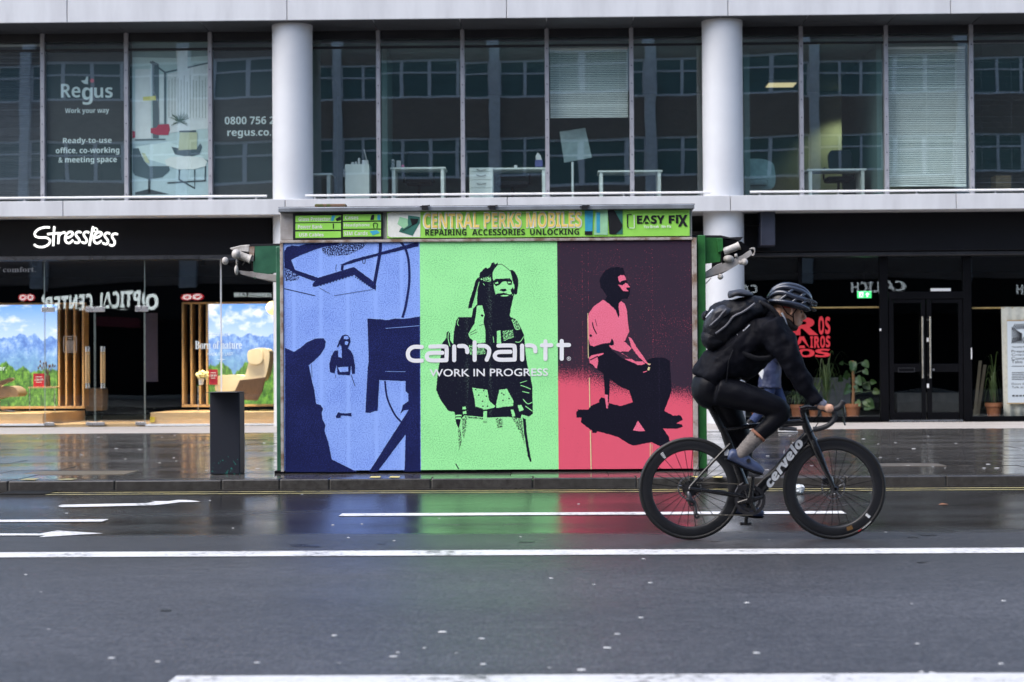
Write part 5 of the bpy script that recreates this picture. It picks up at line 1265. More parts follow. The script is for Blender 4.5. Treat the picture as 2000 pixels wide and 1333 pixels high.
sub('lettering', signk, s2, f, .006)
for s_, a, b in (('REPAIRING', 830.5, 911), ('ACCESSORIES', 922, 1025), ('UNLOCKING', 1035, 1131)): sub('lettering', signk, s2, lambda k, y: text(k, SB(s_), (a, 448.3 - (a - 830) * .004, b, 460.2 - (a - 830) * .006), y), .006)
def f(k, y):
    text(k, SB('You Break . We Fix'), (1257, 440, 1311, 446), y); pxstroke(k, [(1238.5, 421), (1239, 445)], 1.6, y - .001); pxstroke(k, [(1229, 445.5), (1238, 446)], 1.2, y - .002)
sub('small_lettering', signw, s2, f, .009)
# ---- folded awning arms at both ends
def awning(sgn, gm):
    pt = (lambda a, b, dy=0: W(a, b, YQ + .15 + dy))
    dirt = mat('dirty_white', (.62, .60, .58, 1), (.28, .26, .24, 1), .5, 0, 14); dark = M['dark_frame']
    aw = None
    if sgn < 0:
        k = MB(); k.prism([pt(553, 479), pt(497, 480), pt(494, 512), pt(496, 545), pt(541, 532), pt(541, 546), pt(553, 546)], (0, .04, 0)); aw = k.build('awning_bracket', gm, kio, bevel=.004)
        k = MB(); k.box(tuple(pt(498, 482)), tuple(pt(489, 511, .06))); k.build('rusty_plate', rust, aw)
        k = MB(); k.prism([pt(490, 477), pt(552, 476), pt(552, 480), pt(486, 482)], (0, 1.7, 0)); k.build('top_sheet', dark, aw)
        k = MB(); k.prism([pt(488, 478), pt(470, 479.5), pt(448, 485), pt(452, 489), pt(486, 493)], (0, .06, 0)); k.build('torn_cap', dirt, aw, bevel=.01)
        k = MB(); k.tube(cr([pt(458, 494), pt(470, 500), pt(490, 507)], 4), [.042] * 8 + [.05], 14); k.build('roller_cap', dirt, aw, smooth=50)
        k = MB(); k.ball(pt(461, 497, -.03), (.045, .05, .05), 14, 10); k.ball(pt(440, 510), (.035, .05, .04), 12, 8); k.ball(pt(462, 528), (.022, .05, .05), 10, 8); k.tube([pt(463, 502), pt(463, 522)], .012, 8); k.build('end_cap', dirt, aw, smooth=True)
        k = MB(); k.cyl(pt(482, 505, .05), pt(482, 505, 1.7), .06, 12); k.cyl(pt(470, 520, .05), pt(470, 520, 1.7), .075, 12); k.build('roller', dark, aw, smooth=40)
        k = MB(); k.prism([pt(464, 527), pt(540, 537), pt(540, 551), pt(500, 543), pt(470, 536)], (0, .5, 0)); k.build('lower_arm', grey_paint, aw, bevel=.005)
        k = MB(); k.prism([pt(440, 513), pt(490, 513), pt(492, 530), pt(470, 531), pt(450, 520)], (0, 1.0, 0)); k.build('fabric_fold', M['black'], aw)
        k = MB(); k.tube(cr([pt(480, 511, -.03), pt(474, 519, -.05), pt(482, 526, -.03), pt(487, 531, -.04)], 5), .005, 6); k.tube(cr([pt(462, 512, -.03), pt(470, 516, -.05), pt(476, 524, -.03)], 5), .004, 6); k.build('loose_cable', M['black'], aw)
    else:
        k = MB(); k.prism([pt(1353, 464), pt(1399, 463), pt(1411, 465), pt(1411, 470), pt(1407, 512), pt(1365, 517), pt(1353, 517)], (0, .04, 0)); aw = k.build('awning_bracket', gm, kio, bevel=.004)
        k = MB(); k.prism([pt(1399, 466), pt(1411, 466), pt(1412, 490), pt(1402, 494)], (0, -.03, 0)); k.build('hinge_plate', gm, aw, bevel=.003)
        k = MB(); k.prism([pt(1353, 460), pt(1408, 460), pt(1425, 464), pt(1452, 463), pt(1446, 470), pt(1408, 465), pt(1353, 464)], (0, 1.7, 0)); k.build('top_sheet', dark, aw)
        k = MB(); k.tube(cr([pt(1413, 492), pt(1427, 487), pt(1444, 480)], 4), [.038] * 8 + [.046], 14); k.ball(pt(1423, 506), (.055, .05, .04), 14, 10); k.build('roller_cap', dirt, aw, smooth=50)
        k = MB(); k.tube([pt(1437, 496), pt(1438, 503)], .016, 8); k.tube([pt(1444, 514), pt(1456, 510)], .022, 10); k.ball(pt(1454, 512), .035, 10, 8); k.build('end_cap', dirt, aw, smooth=True)
        k = MB(); k.ball(pt(1407, 541), (.03, .04, .03), 10, 8); k.build('end_cap', dirt, aw, smooth=True)
        k = MB(); k.prism([pt(1366, 541), pt(1400, 517), pt(1448, 500), pt(1466, 488), pt(1470, 497), pt(1450, 512), pt(1420, 530), pt(1372, 545)], (0, .5, 0)); k.build('lower_arm', grey_paint, aw, bevel=.005)
        k = MB(); k.prism([pt(1412, 468), pt(1448, 472), pt(1466, 486), pt(1450, 498), pt(1410, 516)], (.0, 1.2, 0)); k.build('fabric_fold', M['black'], aw)
        k = MB()
        for dx in (0, 3, 6): k.tube(cr([pt(1464 + dx, 487), pt(1470 + dx * .6, 485), pt(1474, 492), pt(1469 + dx * .5, 500)], 4), .005, 6)
        k.tube(cr([pt(1389, 543), pt(1382, 551), pt(1376, 557)], 4), .005, 6); k.build('wire_guard', dirt, aw)
    aw['label'] = 'folded awning arm with torn white caps' if sgn < 0 else 'folded awning arm with wire guard'
awning(-1, green); awning(1, green2)
# mossy brick lying on the kiosk roof
k = MB(); p0 = W(646, 404, YQ + .35); rnd = random.Random(2)
k.box((p0.x - .16, p0.y - .05, ztop + .013), (p0.x + .16, p0.y + .08, ztop + .065))
o = setp(k.build('mossy_brick', mat('moss_brick', (.16, .10, .07, 1), (.07, .09, .02, 1), .9, 0, 14, .6, 30, contrast=(.45, .55)), bevel=.012), 'mossy brick lying on the kiosk roof edge', 'brick')
k = MB(); p1 = W(607, 407, YQ + .3)
for i in range(9): k.ball(Vector((p1.x - .12 + i * .03, p1.y + rnd.uniform(-.04, .04), ztop + .02)), rnd.uniform(.012, .022), 7, 5)
setp(k.build('moss', mat('dark_moss', (.03, .035, .012, 1), None, .95, 0, 40)), kind='stuff')

# ------------------------------------------------------------------ bollard
def paint_chip():
    m, nt, n, l, p = NT('chipped_navy'); v = tc(n, l, 'Object'); s = sepxyz(n, l, v)
    a = noise(n, l, v, 26, 5, .7); low = n.new('ShaderNodeMapRange'); low.inputs[1].default_value = .32; low.inputs[2].default_value = 0; l.new(s[2], low.inputs[0])
    q = math_(n, l, 'ADD', a, math_(n, l, 'MULTIPLY', low.outputs[0], .13))
    c = ramp(n, l, q, [(.70, (.020, .023, .033, 1)), (.715, (.02, .17, .14, 1)), (.77, (.02, .17, .14, 1)), (.79, (.008, .008, .01, 1))])
    l.new(c, p.inputs['Base Color']); p.inputs['Roughness'].default_value = .45; p.inputs['Specular IOR Level'].default_value = .25; bump(n, l, p, noise(n, l, v, 35, 4), .12, .01); return m
bo = thing('bollard', (WX(439, 18.7), 18.8, KH), 'square dark navy metal bollard with chipped paint beside the kiosk', 'bollard')
a, b = W(409.5, 850, 18.66).x, W(468.5, 850, 18.66).x; zt_ = W(440, 767, 18.66).z
k = MB(); k.box((a, 18.66, KH), (b, 18.66 + (b - a), zt_)); k.build('post', paint_chip(), bo, bevel=.012, seg=3)
k = MB(); k.box((a + .003, 18.417, zt_ + .0), (b - .003, 18.663 + (b - a), zt_ + .006)); k.build('cap', M['dark_frame'], bo, bevel=.003)
# crumpled clear plastic in the gutter
k = MB(); c0 = W(1561, 968, 16.85); rnd = random.Random(9)
k.ball((c0.x, c0.y, .045), (.048, .045, .044), 16, 12)
for v in k.v: v += Vector((rnd.uniform(-1, 1), rnd.uniform(-1, 1), rnd.uniform(-1, 1))) * .007
pl, nt, n, l, p = NT('clear_plastic'); p.inputs['Base Color'].default_value = (.80, .86, .90, 1); p.inputs['Roughness'].default_value = .15; p.inputs['Transmission Weight'].default_value = .35
setp(k.build('plastic_cup', pl), 'crumpled clear plastic cup lying on the wet road by the front wheel', 'cup')
k = MB(); c0 = G(1842, 987); k.add([c0 + Vector((-.04, 0, .004)), c0 + Vector((0, .05, .012)), c0 + Vector((.05, .01, .006)), c0 + Vector((0, -.04, .01))], [(0, 1, 2, 3)])
setp(k.build('fallen_leaf', mat('dead_leaf', (.35, .14, .06, 1), None, .6)), 'brown fallen leaf on the road right of the bicycle', 'leaf')
# ------------------------------------------------------------------ bicycle
YBK = 12.5
def B(px, py, dy=0.0): return W(px, py, YBK + dy)
carbon = mat('carbon_black', (0.006, 0.006, 0.008, 1), (0.004, 0.004, 0.005, 1), .28, 0, 5, spec=.5, coat=.3)
rubber = mat('tyre_rubber', (0.007, 0.007, 0.008, 1), None, .5, 0, 30, .1, 120)
rimm = mat('carbon_rim', (0.012, 0.013, 0.017, 1), (0.008, 0.009, 0.012, 1), .38, 0, 4)
alloy = mat('dark_alloy', (0.10, 0.10, 0.11, 1), (0.05, 0.05, 0.055, 1), .32, .8, 12)
tape = mat('bar_tape', (0.014, 0.015, 0.021, 1), (0.009, 0.01, 0.014, 1), .6, 0, 30, .2, 90)
decalw = mat('decal_white', (.80, .82, .84, 1), (.74, .76, .78, 1), .4)
RA, FA, BBp = B(1348, 954.5), B(1629.5, 953.5), B(1463.5, 976)
bike = thing('bicycle', (BBp.x, YBK, 0), 'black carbon racing bicycle with deep rimmed wheels and white lettering on its down tube', 'bicycle')
PX = YBK / F
def wheel(c, label, front):
    k = MB(); R0, r0 = .3265, .0145; ring = []
    k.lathe([(R0 + r0 * math.cos(t), r0 * math.sin(t)) for t in [j * 2 * math.pi / 12 for j in range(13)]], c, 'Y', 72)
    w = k.build('wheel', rubber, bike, smooth=True)
    k = MB(); k.lathe([(.316, -.011), (.305, -.0135), (.285, -.0135), (.262, -.0095), (.253, -.003), (.253, .003), (.262, .0095), (.285, .0135), (.305, .0135), (.316, .011)], c, 'Y', 72)
    k.build('rim', rimm, w, smooth=True)
    k = MB(); hw = .038; k.lathe([(.010, -.055), (.016, -.05), (.016, -.042), (.028, -.04), (.028, -.034), (.014, -.028), (.014, .028), (.026, .034), (.026, .040), (.015, .044), (.015, .05), (.008, .055)], c, 'Y', 20)
    k.build('hub', alloy, w, smooth=40)
    k = MB(); k.cyl((0, 0, .024), (0, 0, .256), .0022, 5); sp = k.mesh('spoke', M['black'], Vector((0, 0, 0)))
    for i in range(24):
        s = -1 if i % 2 else 1; a = i * 2 * math.pi / 24 + .1
        o = link('spoke', sp, c + Vector((0, s * .034, 0)), w)
        cross = (.22 if (i // 2) % 2 else -.22)
        o.rotation_euler = (s * .13, a + cross * .12, 0)
    k = MB(); ds = .045
    k.lathe([(.070, ds - .001), (.080, ds - .001), (.080, ds + .001), (.070, ds + .001), (.070, ds - .001)], c, 'Y', 40)
    for i in range(5): a = i * 1.2566; k.tube([c + Vector((.02 * math.cos(a), ds, .02 * math.sin(a))), c + Vector((.074 * math.cos(a + .4), ds, .074 * math.sin(a + .4)))], .003, 5)
    k.build('brake_disc', M['steel'], w)
    return w
wr, wf_ = wheel(RA, 'rear', 0), wheel(FA, 'front', 1)
def arcdecal(c, r0, r1, a0, a1, m, w, name='rim_decal', y=-.0142):
    k = MB(); n = 8; vs = []
    for i in range(n + 1):
        a = a0 + (a1 - a0) * i / n
        for r in (r0, r1): vs.append(c + Vector((r * math.cos(a), y, r * math.sin(a))))
    k.add(vs, [(2 * i, 2 * i + 1, 2 * i + 3, 2 * i + 2) for i in range(n)]); return k.build(name, m, w)
for i in range(5): arcdecal(RA, .262 + i * .009, .267 + i * .009, R(127.5 - .3 * i), R(130.5 + .4 * (i % 2)), decalw, wr)
arcdecal(FA, .268, .302, R(-42), R(-38.5), decalw, wf_); arcdecal(FA, .268, .296, R(-74), R(-66), mat('bronze_decal', (.20, .11, .04, 1), None, .4), wf_)
for i in range(9): arcdecal(FA, .322, .327, R(-56 + i * 1.5), R(-55 + i * 1.5), decalw, wf_, 'tyre_lettering', -.0152)
arcdecal(FA, .322, .327, R(-62), R(-58), M['red'], wf_, 'tyre_lettering', -.0152)
for i in range(10): arcdecal(RA, .322, .326, R(-66 + i * 1.6), R(-65 + i * 1.6), alloy, wr, 'tyre_lettering', -.0152)
k = MB(); a = R(-58); p0 = FA + Vector((.255 * math.cos(a), 0, .255 * math.sin(a))); k.cyl(p0, p0 - Vector((.035 * math.cos(a), 0, .035 * math.sin(a))), .003, 6); k.build('valve', alloy, wf_)
# frame
ht, hb = B(1570, 822), B(1584, 856); sj = B(1413, 838)
fsq = (Vector((0, 1, 0)), .62)
k = MB()
k.tube([B(1569, 816), B(1575, 834), B(1585, 858)], [.026, .028, .030], 14, squash=(Vector((0, 1, 0)), .85))
k.tube([B(1580, 848), B(1562, 868), B(1520, 920), B(1482, 958), B(1465, 975)], [.030, .037, .039, .040, .040], 16, squash=fsq)
k.tube([B(1412, 840), B(1460, 833.5), B(1520, 829), B(1572, 825)], [.014, .017, .020, .024], 14)
k.tube([B(1411, 836), B(1421, 862), B(1436, 905), B(1455, 955), B(1463, 974)], [.022, .028, .030, .034, .036], 14, squash=fsq)
k.tube([B(1463.5, 976, -.042), B(1463.5, 976, .042)], .030, 16)
for s in (-1, 1):
    k.tube([B(1426, 868, s * .014), B(1410, 884, s * .035), B(1375, 921, s * .052), B(1348, 952, s * .06)], [.012, .0095, .0085, .011], 10)
    k.tube([B(1463, 972, s * .03), B(1430, 966, s * .05), B(1395, 961, s * .055), B(1348, 955, s * .062)], [.024, .018, .015, .013], 10, squash=(Vector((0, 1, 0)), .7))
k.tube([B(1426, 868, -.02), B(1426, 868, .02)], .014, 10)
fr_ = k.build('frame', carbon, bike, smooth=55)
k = MB(); k.tube([B(1586, 858), B(1590, 868)], [.032, .034], 14)
for s in (-1, 1): k.tube([B(1588, 862, s * .02), B(1596, 880, s * .045), B(1612, 918, s * .055), B(1629.5, 954, s * .058)], [.026, .028, .019, .011], 12, squash=(Vector((0, 1, 0)), .6))
k.build('fork', carbon, bike, smooth=55)
# down tube lettering
vs, fs = glyphs(SBI('cervelo'), bold=.03); P0 = B(1497, 949); P1 = B(1563, 860); ax = (P1 - P0).normalized(); up = Vector((-ax.z, 0, ax.x)); Ln = (P1 - P0).length; k = MB()
yo = YBK - .0268
k.add([Vector((P0.x, yo - .004 * abs(v.y - .5) * 0, P0.z)) + ax * (v.x * Ln) + up * ((v.y - .5) * .066 + .002) for v in vs], fs)
a0 = P0 + ax * (Ln * .625) + up * .037; k.prism([Vector((q.x, yo, q.z)) for q in (a0, a0 + ax * .012, a0 + ax * .028 + up * .012, a0 + ax * .012 + up * .012)], (0, .001, 0))
o = k.build('frame_lettering', decalw, fr_)
# seatpost, saddle
k = MB(); k.tube([B(1383, 789), B(1398, 815), B(1412, 842)], [.020, .022, .023], 12, squash=fsq); k.tube([B(1377, 787), B(1395, 787)], .012, 8); k.build('seatpost', carbon, bike, smooth=55)
k = MB(); prof = [(1361, 770, .058, .012), (1368, 773, .066, .016), (1385, 778, .062, .018), (1405, 783, .035, .018), (1425, 786, .022, .016), (1441, 788, .016, .010)]; vs = []; n = 14
for px, py, w, h in prof:
    c = B(px, py)
    for j in range(n): t = 2 * math.pi * j / n; vs.append(c + Vector((0, w * math.cos(t), h * math.sin(t) - (.3 * h if math.sin(t) < 0 else 0))))
k.add(vs, [(i * n + j, i * n + (j + 1) % n, (i + 1) * n + (j + 1) % n, (i + 1) * n + j) for i in range(5) for j in range(n)] + [tuple(range(n)), tuple(5 * n + j for j in range(n))])
k.build('saddle', mat('saddle_cover', (.012, .012, .014, 1), None, .45), bike, smooth=50)
k = MB()
for s in (-.02, .02): k.tube(cr([B(1369, 779, s), B(1378, 786, s), B(1400, 788, s), B(1422, 788, s * .6)], 4), .0035, 6)
k.build('saddle_rail', alloy, bike)
k = MB(); c0 = B(1420, 884, -.02); k.box((c0.x - .018, c0.y - .004, c0.z - .022), (c0.x + .014, c0.y + .02, c0.z + .022)); k.build('rear_light', decalw, bike, bevel=.004)
# cockpit
k = MB(); k.tube([B(1572, 820), B(1567, 801)], .019, 14); k.tube([B(1562, 800), B(1575, 796), B(1600, 797)], [.020, .018, .017], 12); k.build('stem', carbon, bike, smooth=50)
hbw = .205
k = MB(); k.tube([B(1601, 797, -hbw + .03), B(1601, 797, hbw - .03)], .0155, 12)
k.build('handlebar', carbon, bike, smooth=50)
for s in (-1, 1):
    dy = s * hbw
    k = MB(); k.tube(cr([B(1601, 797, dy * .82), B(1604, 798, dy), B(1618, 802, dy), B(1630, 806, dy), B(1629, 820, dy), B(1616, 832, dy), B(1598, 838, dy), B(1588, 839, dy)], 5), .0165, 12)
    k.build('drop', tape, bike, smooth=50)
    k = MB(); k.tube(cr([B(1610, 801, dy), B(1625, 801, dy), B(1638, 796, dy), B(1645, 788, dy), B(1648, 783, dy)], 4), [.017] * 4 + [.019] * 5 + [.019] * 4 + [.021, .021, .019, .012], 12); h = k.build('brake_hood', tape, bike, smooth=60)
    k = MB(); k.tube(cr([B(1646, 792, dy), B(1649, 808, dy), B(1648, 822, dy), B(1651, 831, dy)], 4), [.010, .010, .009, .009, .008, .008, .007, .007, .006, .006, .006, .006, .006][:13], 8, squash=(Vector((0, 1, 0)), 1.4)); k.build('brake_lever', carbon, h, smooth=60)
    k = MB(); k.tube(cr([B(1606, 801, dy * .9), B(1598, 812, dy * .4), B(1588, 825, s * .02)], 4), .0035, 6); k.build('cable', M['black'], bike)
# calipers
for c, dx, dz, nm in ((FA, -.045, .045, 'f'), (RA, .06, .045, 'r')):
    k = MB(); p0 = c + Vector((dx, .055, dz)); k.box((p0.x - .03, p0.y - .02, p0.z - .02), (p0.x + .03, p0.y + .025, p0.z + .02)); k.build('brake_caliper', alloy, bike, bevel=.008)
# drivetrain
CH = -.052
bc = BBp + Vector((0, CH, 0)); chainring = MB()
def toothed(k, c, r, teeth, th, hole):
    n = teeth * 2; vs = []
    for y in (-th / 2, th / 2):
        for i in range(n): rr = r + (.004 if i % 2 else -.001); a = math.pi * i / teeth; vs.append(c + Vector((rr * math.cos(a), y, rr * math.sin(a))))
        for i in range(n): a = math.pi * i / teeth; vs.append(c + Vector((hole * math.cos(a), y, hole * math.sin(a))))
    fs = []
    for i in range(n):
        j = (i + 1) % n
        fs += [(i, j, n + j, n + i), (2 * n + i, 3 * n + i, 3 * n + j, 2 * n + j), (i, 2 * n + i, 2 * n + j, j), (n + i, n + j, 3 * n + j, 3 * n + i)]
    k.add(vs, fs)
toothed(chainring, bc, .101, 50, .004, .078); toothed(chainring, bc + Vector((0, .008, 0)), .070, 34, .004, .054)
ck = chainring.build('chainring', alloy, bike)
k = MB()
CA = R(84)   # right crank direction
def cd(a, r, y): return BBp + Vector((r * math.cos(a), y, r * math.sin(a)))
for off in (30, 110, 210, 290): k.tube([cd(CA + R(off), .015, CH - .006), cd(CA + R(off), .05, CH - .008), cd(CA + R(off), .084, CH - .003)], [.020, .014, .010], 8, squash=(Vector((0, 1, 0)), .6))
k.tube([cd(CA, -.004, CH - .012), cd(CA, .06, CH - .018), cd(CA, .17, CH - .026)], [.024, .016, .013], 12, squash=(Vector((0, 1, 0)), .7)); k.cyl(cd(CA, 0, CH - .026), cd(CA, 0, 0), .022, 16)
k.build('crank_arm', carbon, bike, smooth=50)
k = MB(); k.tube([cd(CA + math.pi, -.004, .055), cd(CA + math.pi, .06, .062), cd(CA + math.pi, .17, .07)], [.022, .016, .013], 12, squash=(Vector((0, 1, 0)), .7)); k.build('crank_arm', carbon, bike, smooth=50)
for a, y in ((CA, CH - .06), (CA + math.pi, .105)):
    c = cd(a, .17, y); k = MB(); k.box((c.x - .035, c.y - .032, c.z - .010), (c.x + .04, c.y + .032, c.z + .010)); k.cyl(c - Vector((0, .035, 0)), c + Vector((0, .035, 0)), .011, 10); k.build('pedal', alloy, bike, bevel=.006)
k = MB(); cs = RA + Vector((0, CH + .008, 0))
for i in range(9): toothed(k, cs + Vector((0, i * .0035, 0)), .026 + i * .0032, 14 + i * 2, .0018, .012 + i * .002)
k.build('cassette', alloy, bike)
k = MB(); top0, top1 = cd(R(95), .103, CH), cs + Vector((.01, .006, .044)); k.tube([top1, top0], .004, 6)
j0 = B(1362, 1003, CH); k.tube([cd(R(-80), .103, CH), j0 + Vector((.005, 0, -.012))], .004, 6)
k.tube([cs + Vector((-.035, .005, -.018)), B(1345, 985, CH), B(1353, 997, CH)], .004, 6)
k.build('chain', mat('chain_steel', (.16, .15, .13, 1), None, .4, .8, 60), bike)
k = MB(); k.tube([B(1345, 962, CH), B(1347, 972, CH - .02), B(1352, 980, CH - .02)], [.014, .016, .012], 10); k.tube([B(1340, 975, CH - .02), B(1352, 979, CH - .025), B(1357, 983, CH - .02)], [.010, .015, .010], 10)
k.tube([B(1355, 980, CH - .012), B(1359, 992, CH - .012), B(1359, 1004, CH - .012)], [.012, .009, .012], 8)
for q in ((1352, 984), (1361, 1008)): toothed(k, B(*q, CH), .018, 12, .004, .006)
k.build('rear_derailleur', alloy, bike, smooth=45)
k = MB(); k.tube([B(1436, 963, CH - .005), B(1443, 950, CH), B(1452, 944, CH)], [.006, .010, .008], 8); k.box(tuple(B(1440, 957, CH + .012)), tuple(B(1458, 948, CH - .012))); k.build('front_derailleur', alloy, bike, bevel=.003)
k = MB(); k.tube(cr([B(1580, 850, .0), B(1590, 838, -.05), B(1598, 826, -.03)], 4), .0035, 6); k.build('cable', M['black'], bike)

# ------------------------------------------------------------------ people
TEX = {}
def organic(name, parts, voxel, m, parent, smooth_it=6, folds=0, fold_size=.09):
    k = MB()
    for q in parts:
        if q[0] == 't': k.tube(cr(q[1], 5) if len(q[1]) > 2 else q[1], [r for r in (interp(q[2], 5) if len(q[1]) > 2 else q[2])], 16, squash=q[3] if len(q) > 3 else None)
        else: k.ball(q[1], q[2], 18, 12)
    xs = [v for v in k.v]; org = Vector((sum(v.x for v in xs) / len(xs), sum(v.y for v in xs) / len(xs), min(v.z for v in xs)))
    o = k.build(name, m, None, origin=org)
    md = o.modifiers.new('skin', 'REMESH'); md.mode = 'VOXEL'; md.voxel_size = voxel; md.use_smooth_shade = True
    md = o.modifiers.new('smooth', 'SMOOTH'); md.factor = .5; md.iterations = smooth_it
    if folds:
        if fold_size not in TEX:
            t = bpy.data.textures.new('folds', 'CLOUDS'); t.noise_scale = fold_size; t.noise_depth = 2; TEX[fold_size] = t
        md = o.modifiers.new('folds', 'DISPLACE'); md.texture = TEX[fold_size]; md.strength = folds; md.mid_level = .5; md.texture_coords = 'LOCAL'
        md = o.modifiers.new('smooth2', 'SMOOTH'); md.factor = .4; md.iterations = 2
    dg = bpy.context.evaluated_depsgraph_get(); dg.update()
    me = bpy.data.meshes.new_from_object(o.evaluated_get(dg))
    o.modifiers.clear(); o.data = me
    if not me.materials: me.materials.append(m)
    me.polygons.foreach_set('use_smooth', [True] * len(me.polygons))
    if parent is not None: o.parent = parent; o.location = org - WL[parent.name]
    return o
def interp(rs, n):
    out = []
    for a, b in zip(rs, rs[1:]): out += [a + (b - a) * j / n for j in range(n)]
    return out + [rs[-1]]
skin = mat('skin', (.58, .34, .24, 1), (.50, .28, .19, 1), .5, 0, 14, .05, 80)
skin.node_tree.nodes['Principled BSDF'].inputs['Subsurface Weight'].default_value = .08
jacketm = mat('black_softshell', (.0036, .0042, .0085, 1), (.0022, .0026, .0055, 1), .65, 0, 8, .15, 220, spec=.10)
tightm = mat('black_lycra', (.0035, .004, .0075, 1), (.0022, .0025, .005, 1), .5, 0, 8, .1, 220, spec=.14)
sockm = mat('grey_wool', (.21, .19, .18, 1), (.13, .115, .11, 1), .85, 0, 60, .4, 150, stretch=(1, 1, 2))
shoem = mat('blue_shoe', (.055, .075, .15, 1), (.035, .05, .11, 1), .35, 0, 4, coat=.2)
YW_ = lambda f: (Vector((0, 1, 0)), f)
rider = thing('person', (B(1463, 976).x, YBK, 0), 'cyclist in black with a grey helmet riding the racing bicycle past the kiosk', 'person')
def arm_pts(s, e=0): return [B(1503, 636, s * .15), B(1524, 668, s * .19), B(1548, 712, s * .215), B(1570, 750, s * .21), B(1594, 787, s * hbw)]
def hand(s):
    dy = s * hbw; out = []
    wr_ = B(1592, 785, dy); pl_ = B(1606, 793, dy)
    out.append(('t', [wr_, B(1599, 788, dy), pl_, B(1614, 796, dy)], [.025, .029, .031, .024], YW_(1.25)))
    base = [B(1612, 794, dy + s * .016), B(1616, 795, dy + s * .016), B(1619, 796.5, dy + s * .016), B(1611, 796, dy + s * .016)]
    offs = (-.026, -.009, .009, .026)
    for i, (bq, ln) in enumerate(zip(offs, (1.0, 1.12, 1.05, .85))):
        # fingers lie along the hood and curl down over its outer side
        st = B(1610 + 3.2 * (3 - i), 793.5 + .4 * i, dy - s * .0); side = s
        p0 = st + Vector((0, side * .012, .006)); p1 = st + Vector((.012, side * .030, .000)); p2 = st + Vector((.016 * ln, side * .032, -.022)); p3 = st + Vector((.010, side * .018, -.036 * ln))
        out.append(('t', [p0, p1, p2, p3], [.0105, .0098, .009, .007]))
    out.append(('t', [B(1602, 792, dy - s * .02), B(1610, 793, dy - s * .034), B(1618, 797, dy - s * .030), B(1622, 802, dy - s * .022)], [.013, .0115, .0105, .008]))
    return out
hipR, hipL = B(1402, 762, -.085), B(1402, 762, .085)
legR = [hipR, B(1440, 772, -.10), B(1488, 786, -.11), B(1526, 803, -.11), B(1508, 826, -.11), B(1478, 853, -.11), B(1449, 888, -.11)]
legL = [hipL, B(1420, 800, .095), B(1440, 845, .10), B(1452, 876, .105), B(1448, 910, .105), B(1441, 950, .105), B(1437, 990, .11)]
rR = [.105, .098, .084, .064, .060, .052, .036]
tor = [B(1388, 758), B(1404, 728), B(1428, 695), B(1458, 662), B(1490, 636), B(1508, 622)]
headp = [('b', B(1538, 590), (.092, .073, .098)), ('t', [B(1540, 604), B(1552, 628)], [.066, .045], YW_(.95)), ('b', B(1554, 611), (.040, .054, .052)), ('b', B(1555, 633), (.028, .034, .026)), ('b', B(1553, 623), (.036, .046, .044)),
         ('t', [B(1562.5, 604), B(1567, 613), B(1571.5, 620.5), B(1565, 623.5)], [.010, .012, .015, .011]), ('b', B(1562, 604), (.022, .05, .014)), ('b', B(1564, 630), (.013, .022, .007)), ('b', B(1562.5, 633.5), (.013, .020, .007)),
         ('t', [B(1505, 626), B(1520, 615), B(1534, 604)], [.062, .056, .056])]
for s in (-1, 1):
    headp.append(('t', [B(1541, 603, s * .070), B(1544.5, 601, s * .078), B(1547.5, 606, s * .078), B(1545, 614, s * .073), B(1543, 617, s * .070)], [.008, .010, .009, .009, .007], YW_(.8)))
body = organic('body', [('t', [p for p in tor], [.10, .11, .115, .12, .10, .06], YW_(1.28))] + headp + hand(-1) + hand(1)
   + [('t', arm_pts(s), [.055, .05, .042, .036, .026]) for s in (-1, 1)]
   + [('t', legR, [r * .88 for r in rR]), ('t', legL, [r * .88 for r in rR])]
   + [('t', [B(1446, 886, -.11), B(1438, 895, -.11), B(1466, 909, -.11)], [.030, .022, .018]), ('t', [B(1437, 984, .11), B(1440, 995, .11), B(1468, 1001, .11)], [.030, .022, .016])], .0065, skin, rider, 4)
jk = organic('jacket', [('t', [B(1384, 748), B(1402, 722), B(1430, 700), B(1458, 670), B(1484, 648), B(1505, 630), B(1516, 620)], [.128, .145, .152, .158, .145, .105, .068], YW_(1.22)),
    ('t', [B(1440, 730), B(1470, 700), B(1500, 668)], [.085, .10, .10], YW_(1.5)), ('b', B(1496, 648, -.13), (.10, .085, .10)), ('b', B(1496, 648, .13), (.10, .085, .10))]
    + [('t', arm_pts(s), [.100, .098, .076, .060, .045], YW_(.85)) for s in (-1, 1)], .010, jacketm, rider, 5, .045, .10)
tg = organic('tights', [('t', [B(1390, 745), B(1386, 762), B(1400, 772)], [.12, .125, .11], YW_(1.25)), ('t', legR, rR), ('t', legL, rR), ('b', B(1384, 757, -.07), (.085, .09, .10)), ('b', B(1384, 757, .07), (.085, .09, .10))], .010, tightm, rider, 5, .008, .08)
for s, a, b in ((-1, B(1481, 850, -.11), B(1441, 893, -.11)), (1, B(1441, 940, .105), B(1435, 992, .11))):
    so = organic('sock', [('t', [a, a.lerp(b, .5), b], [.054, .048, .040])], .006, sockm, rider, 3, .006, .03)
    d = (b - a).normalized(); k = MB(); k.tube([a - d * .006, a + d * .012], [.0575, .057], 20); k.build('sock_band', mat('orange_band', (.42, .15, .07, 1), (.12, .08, .07, 1), .8, 0, 30), so, smooth=True)
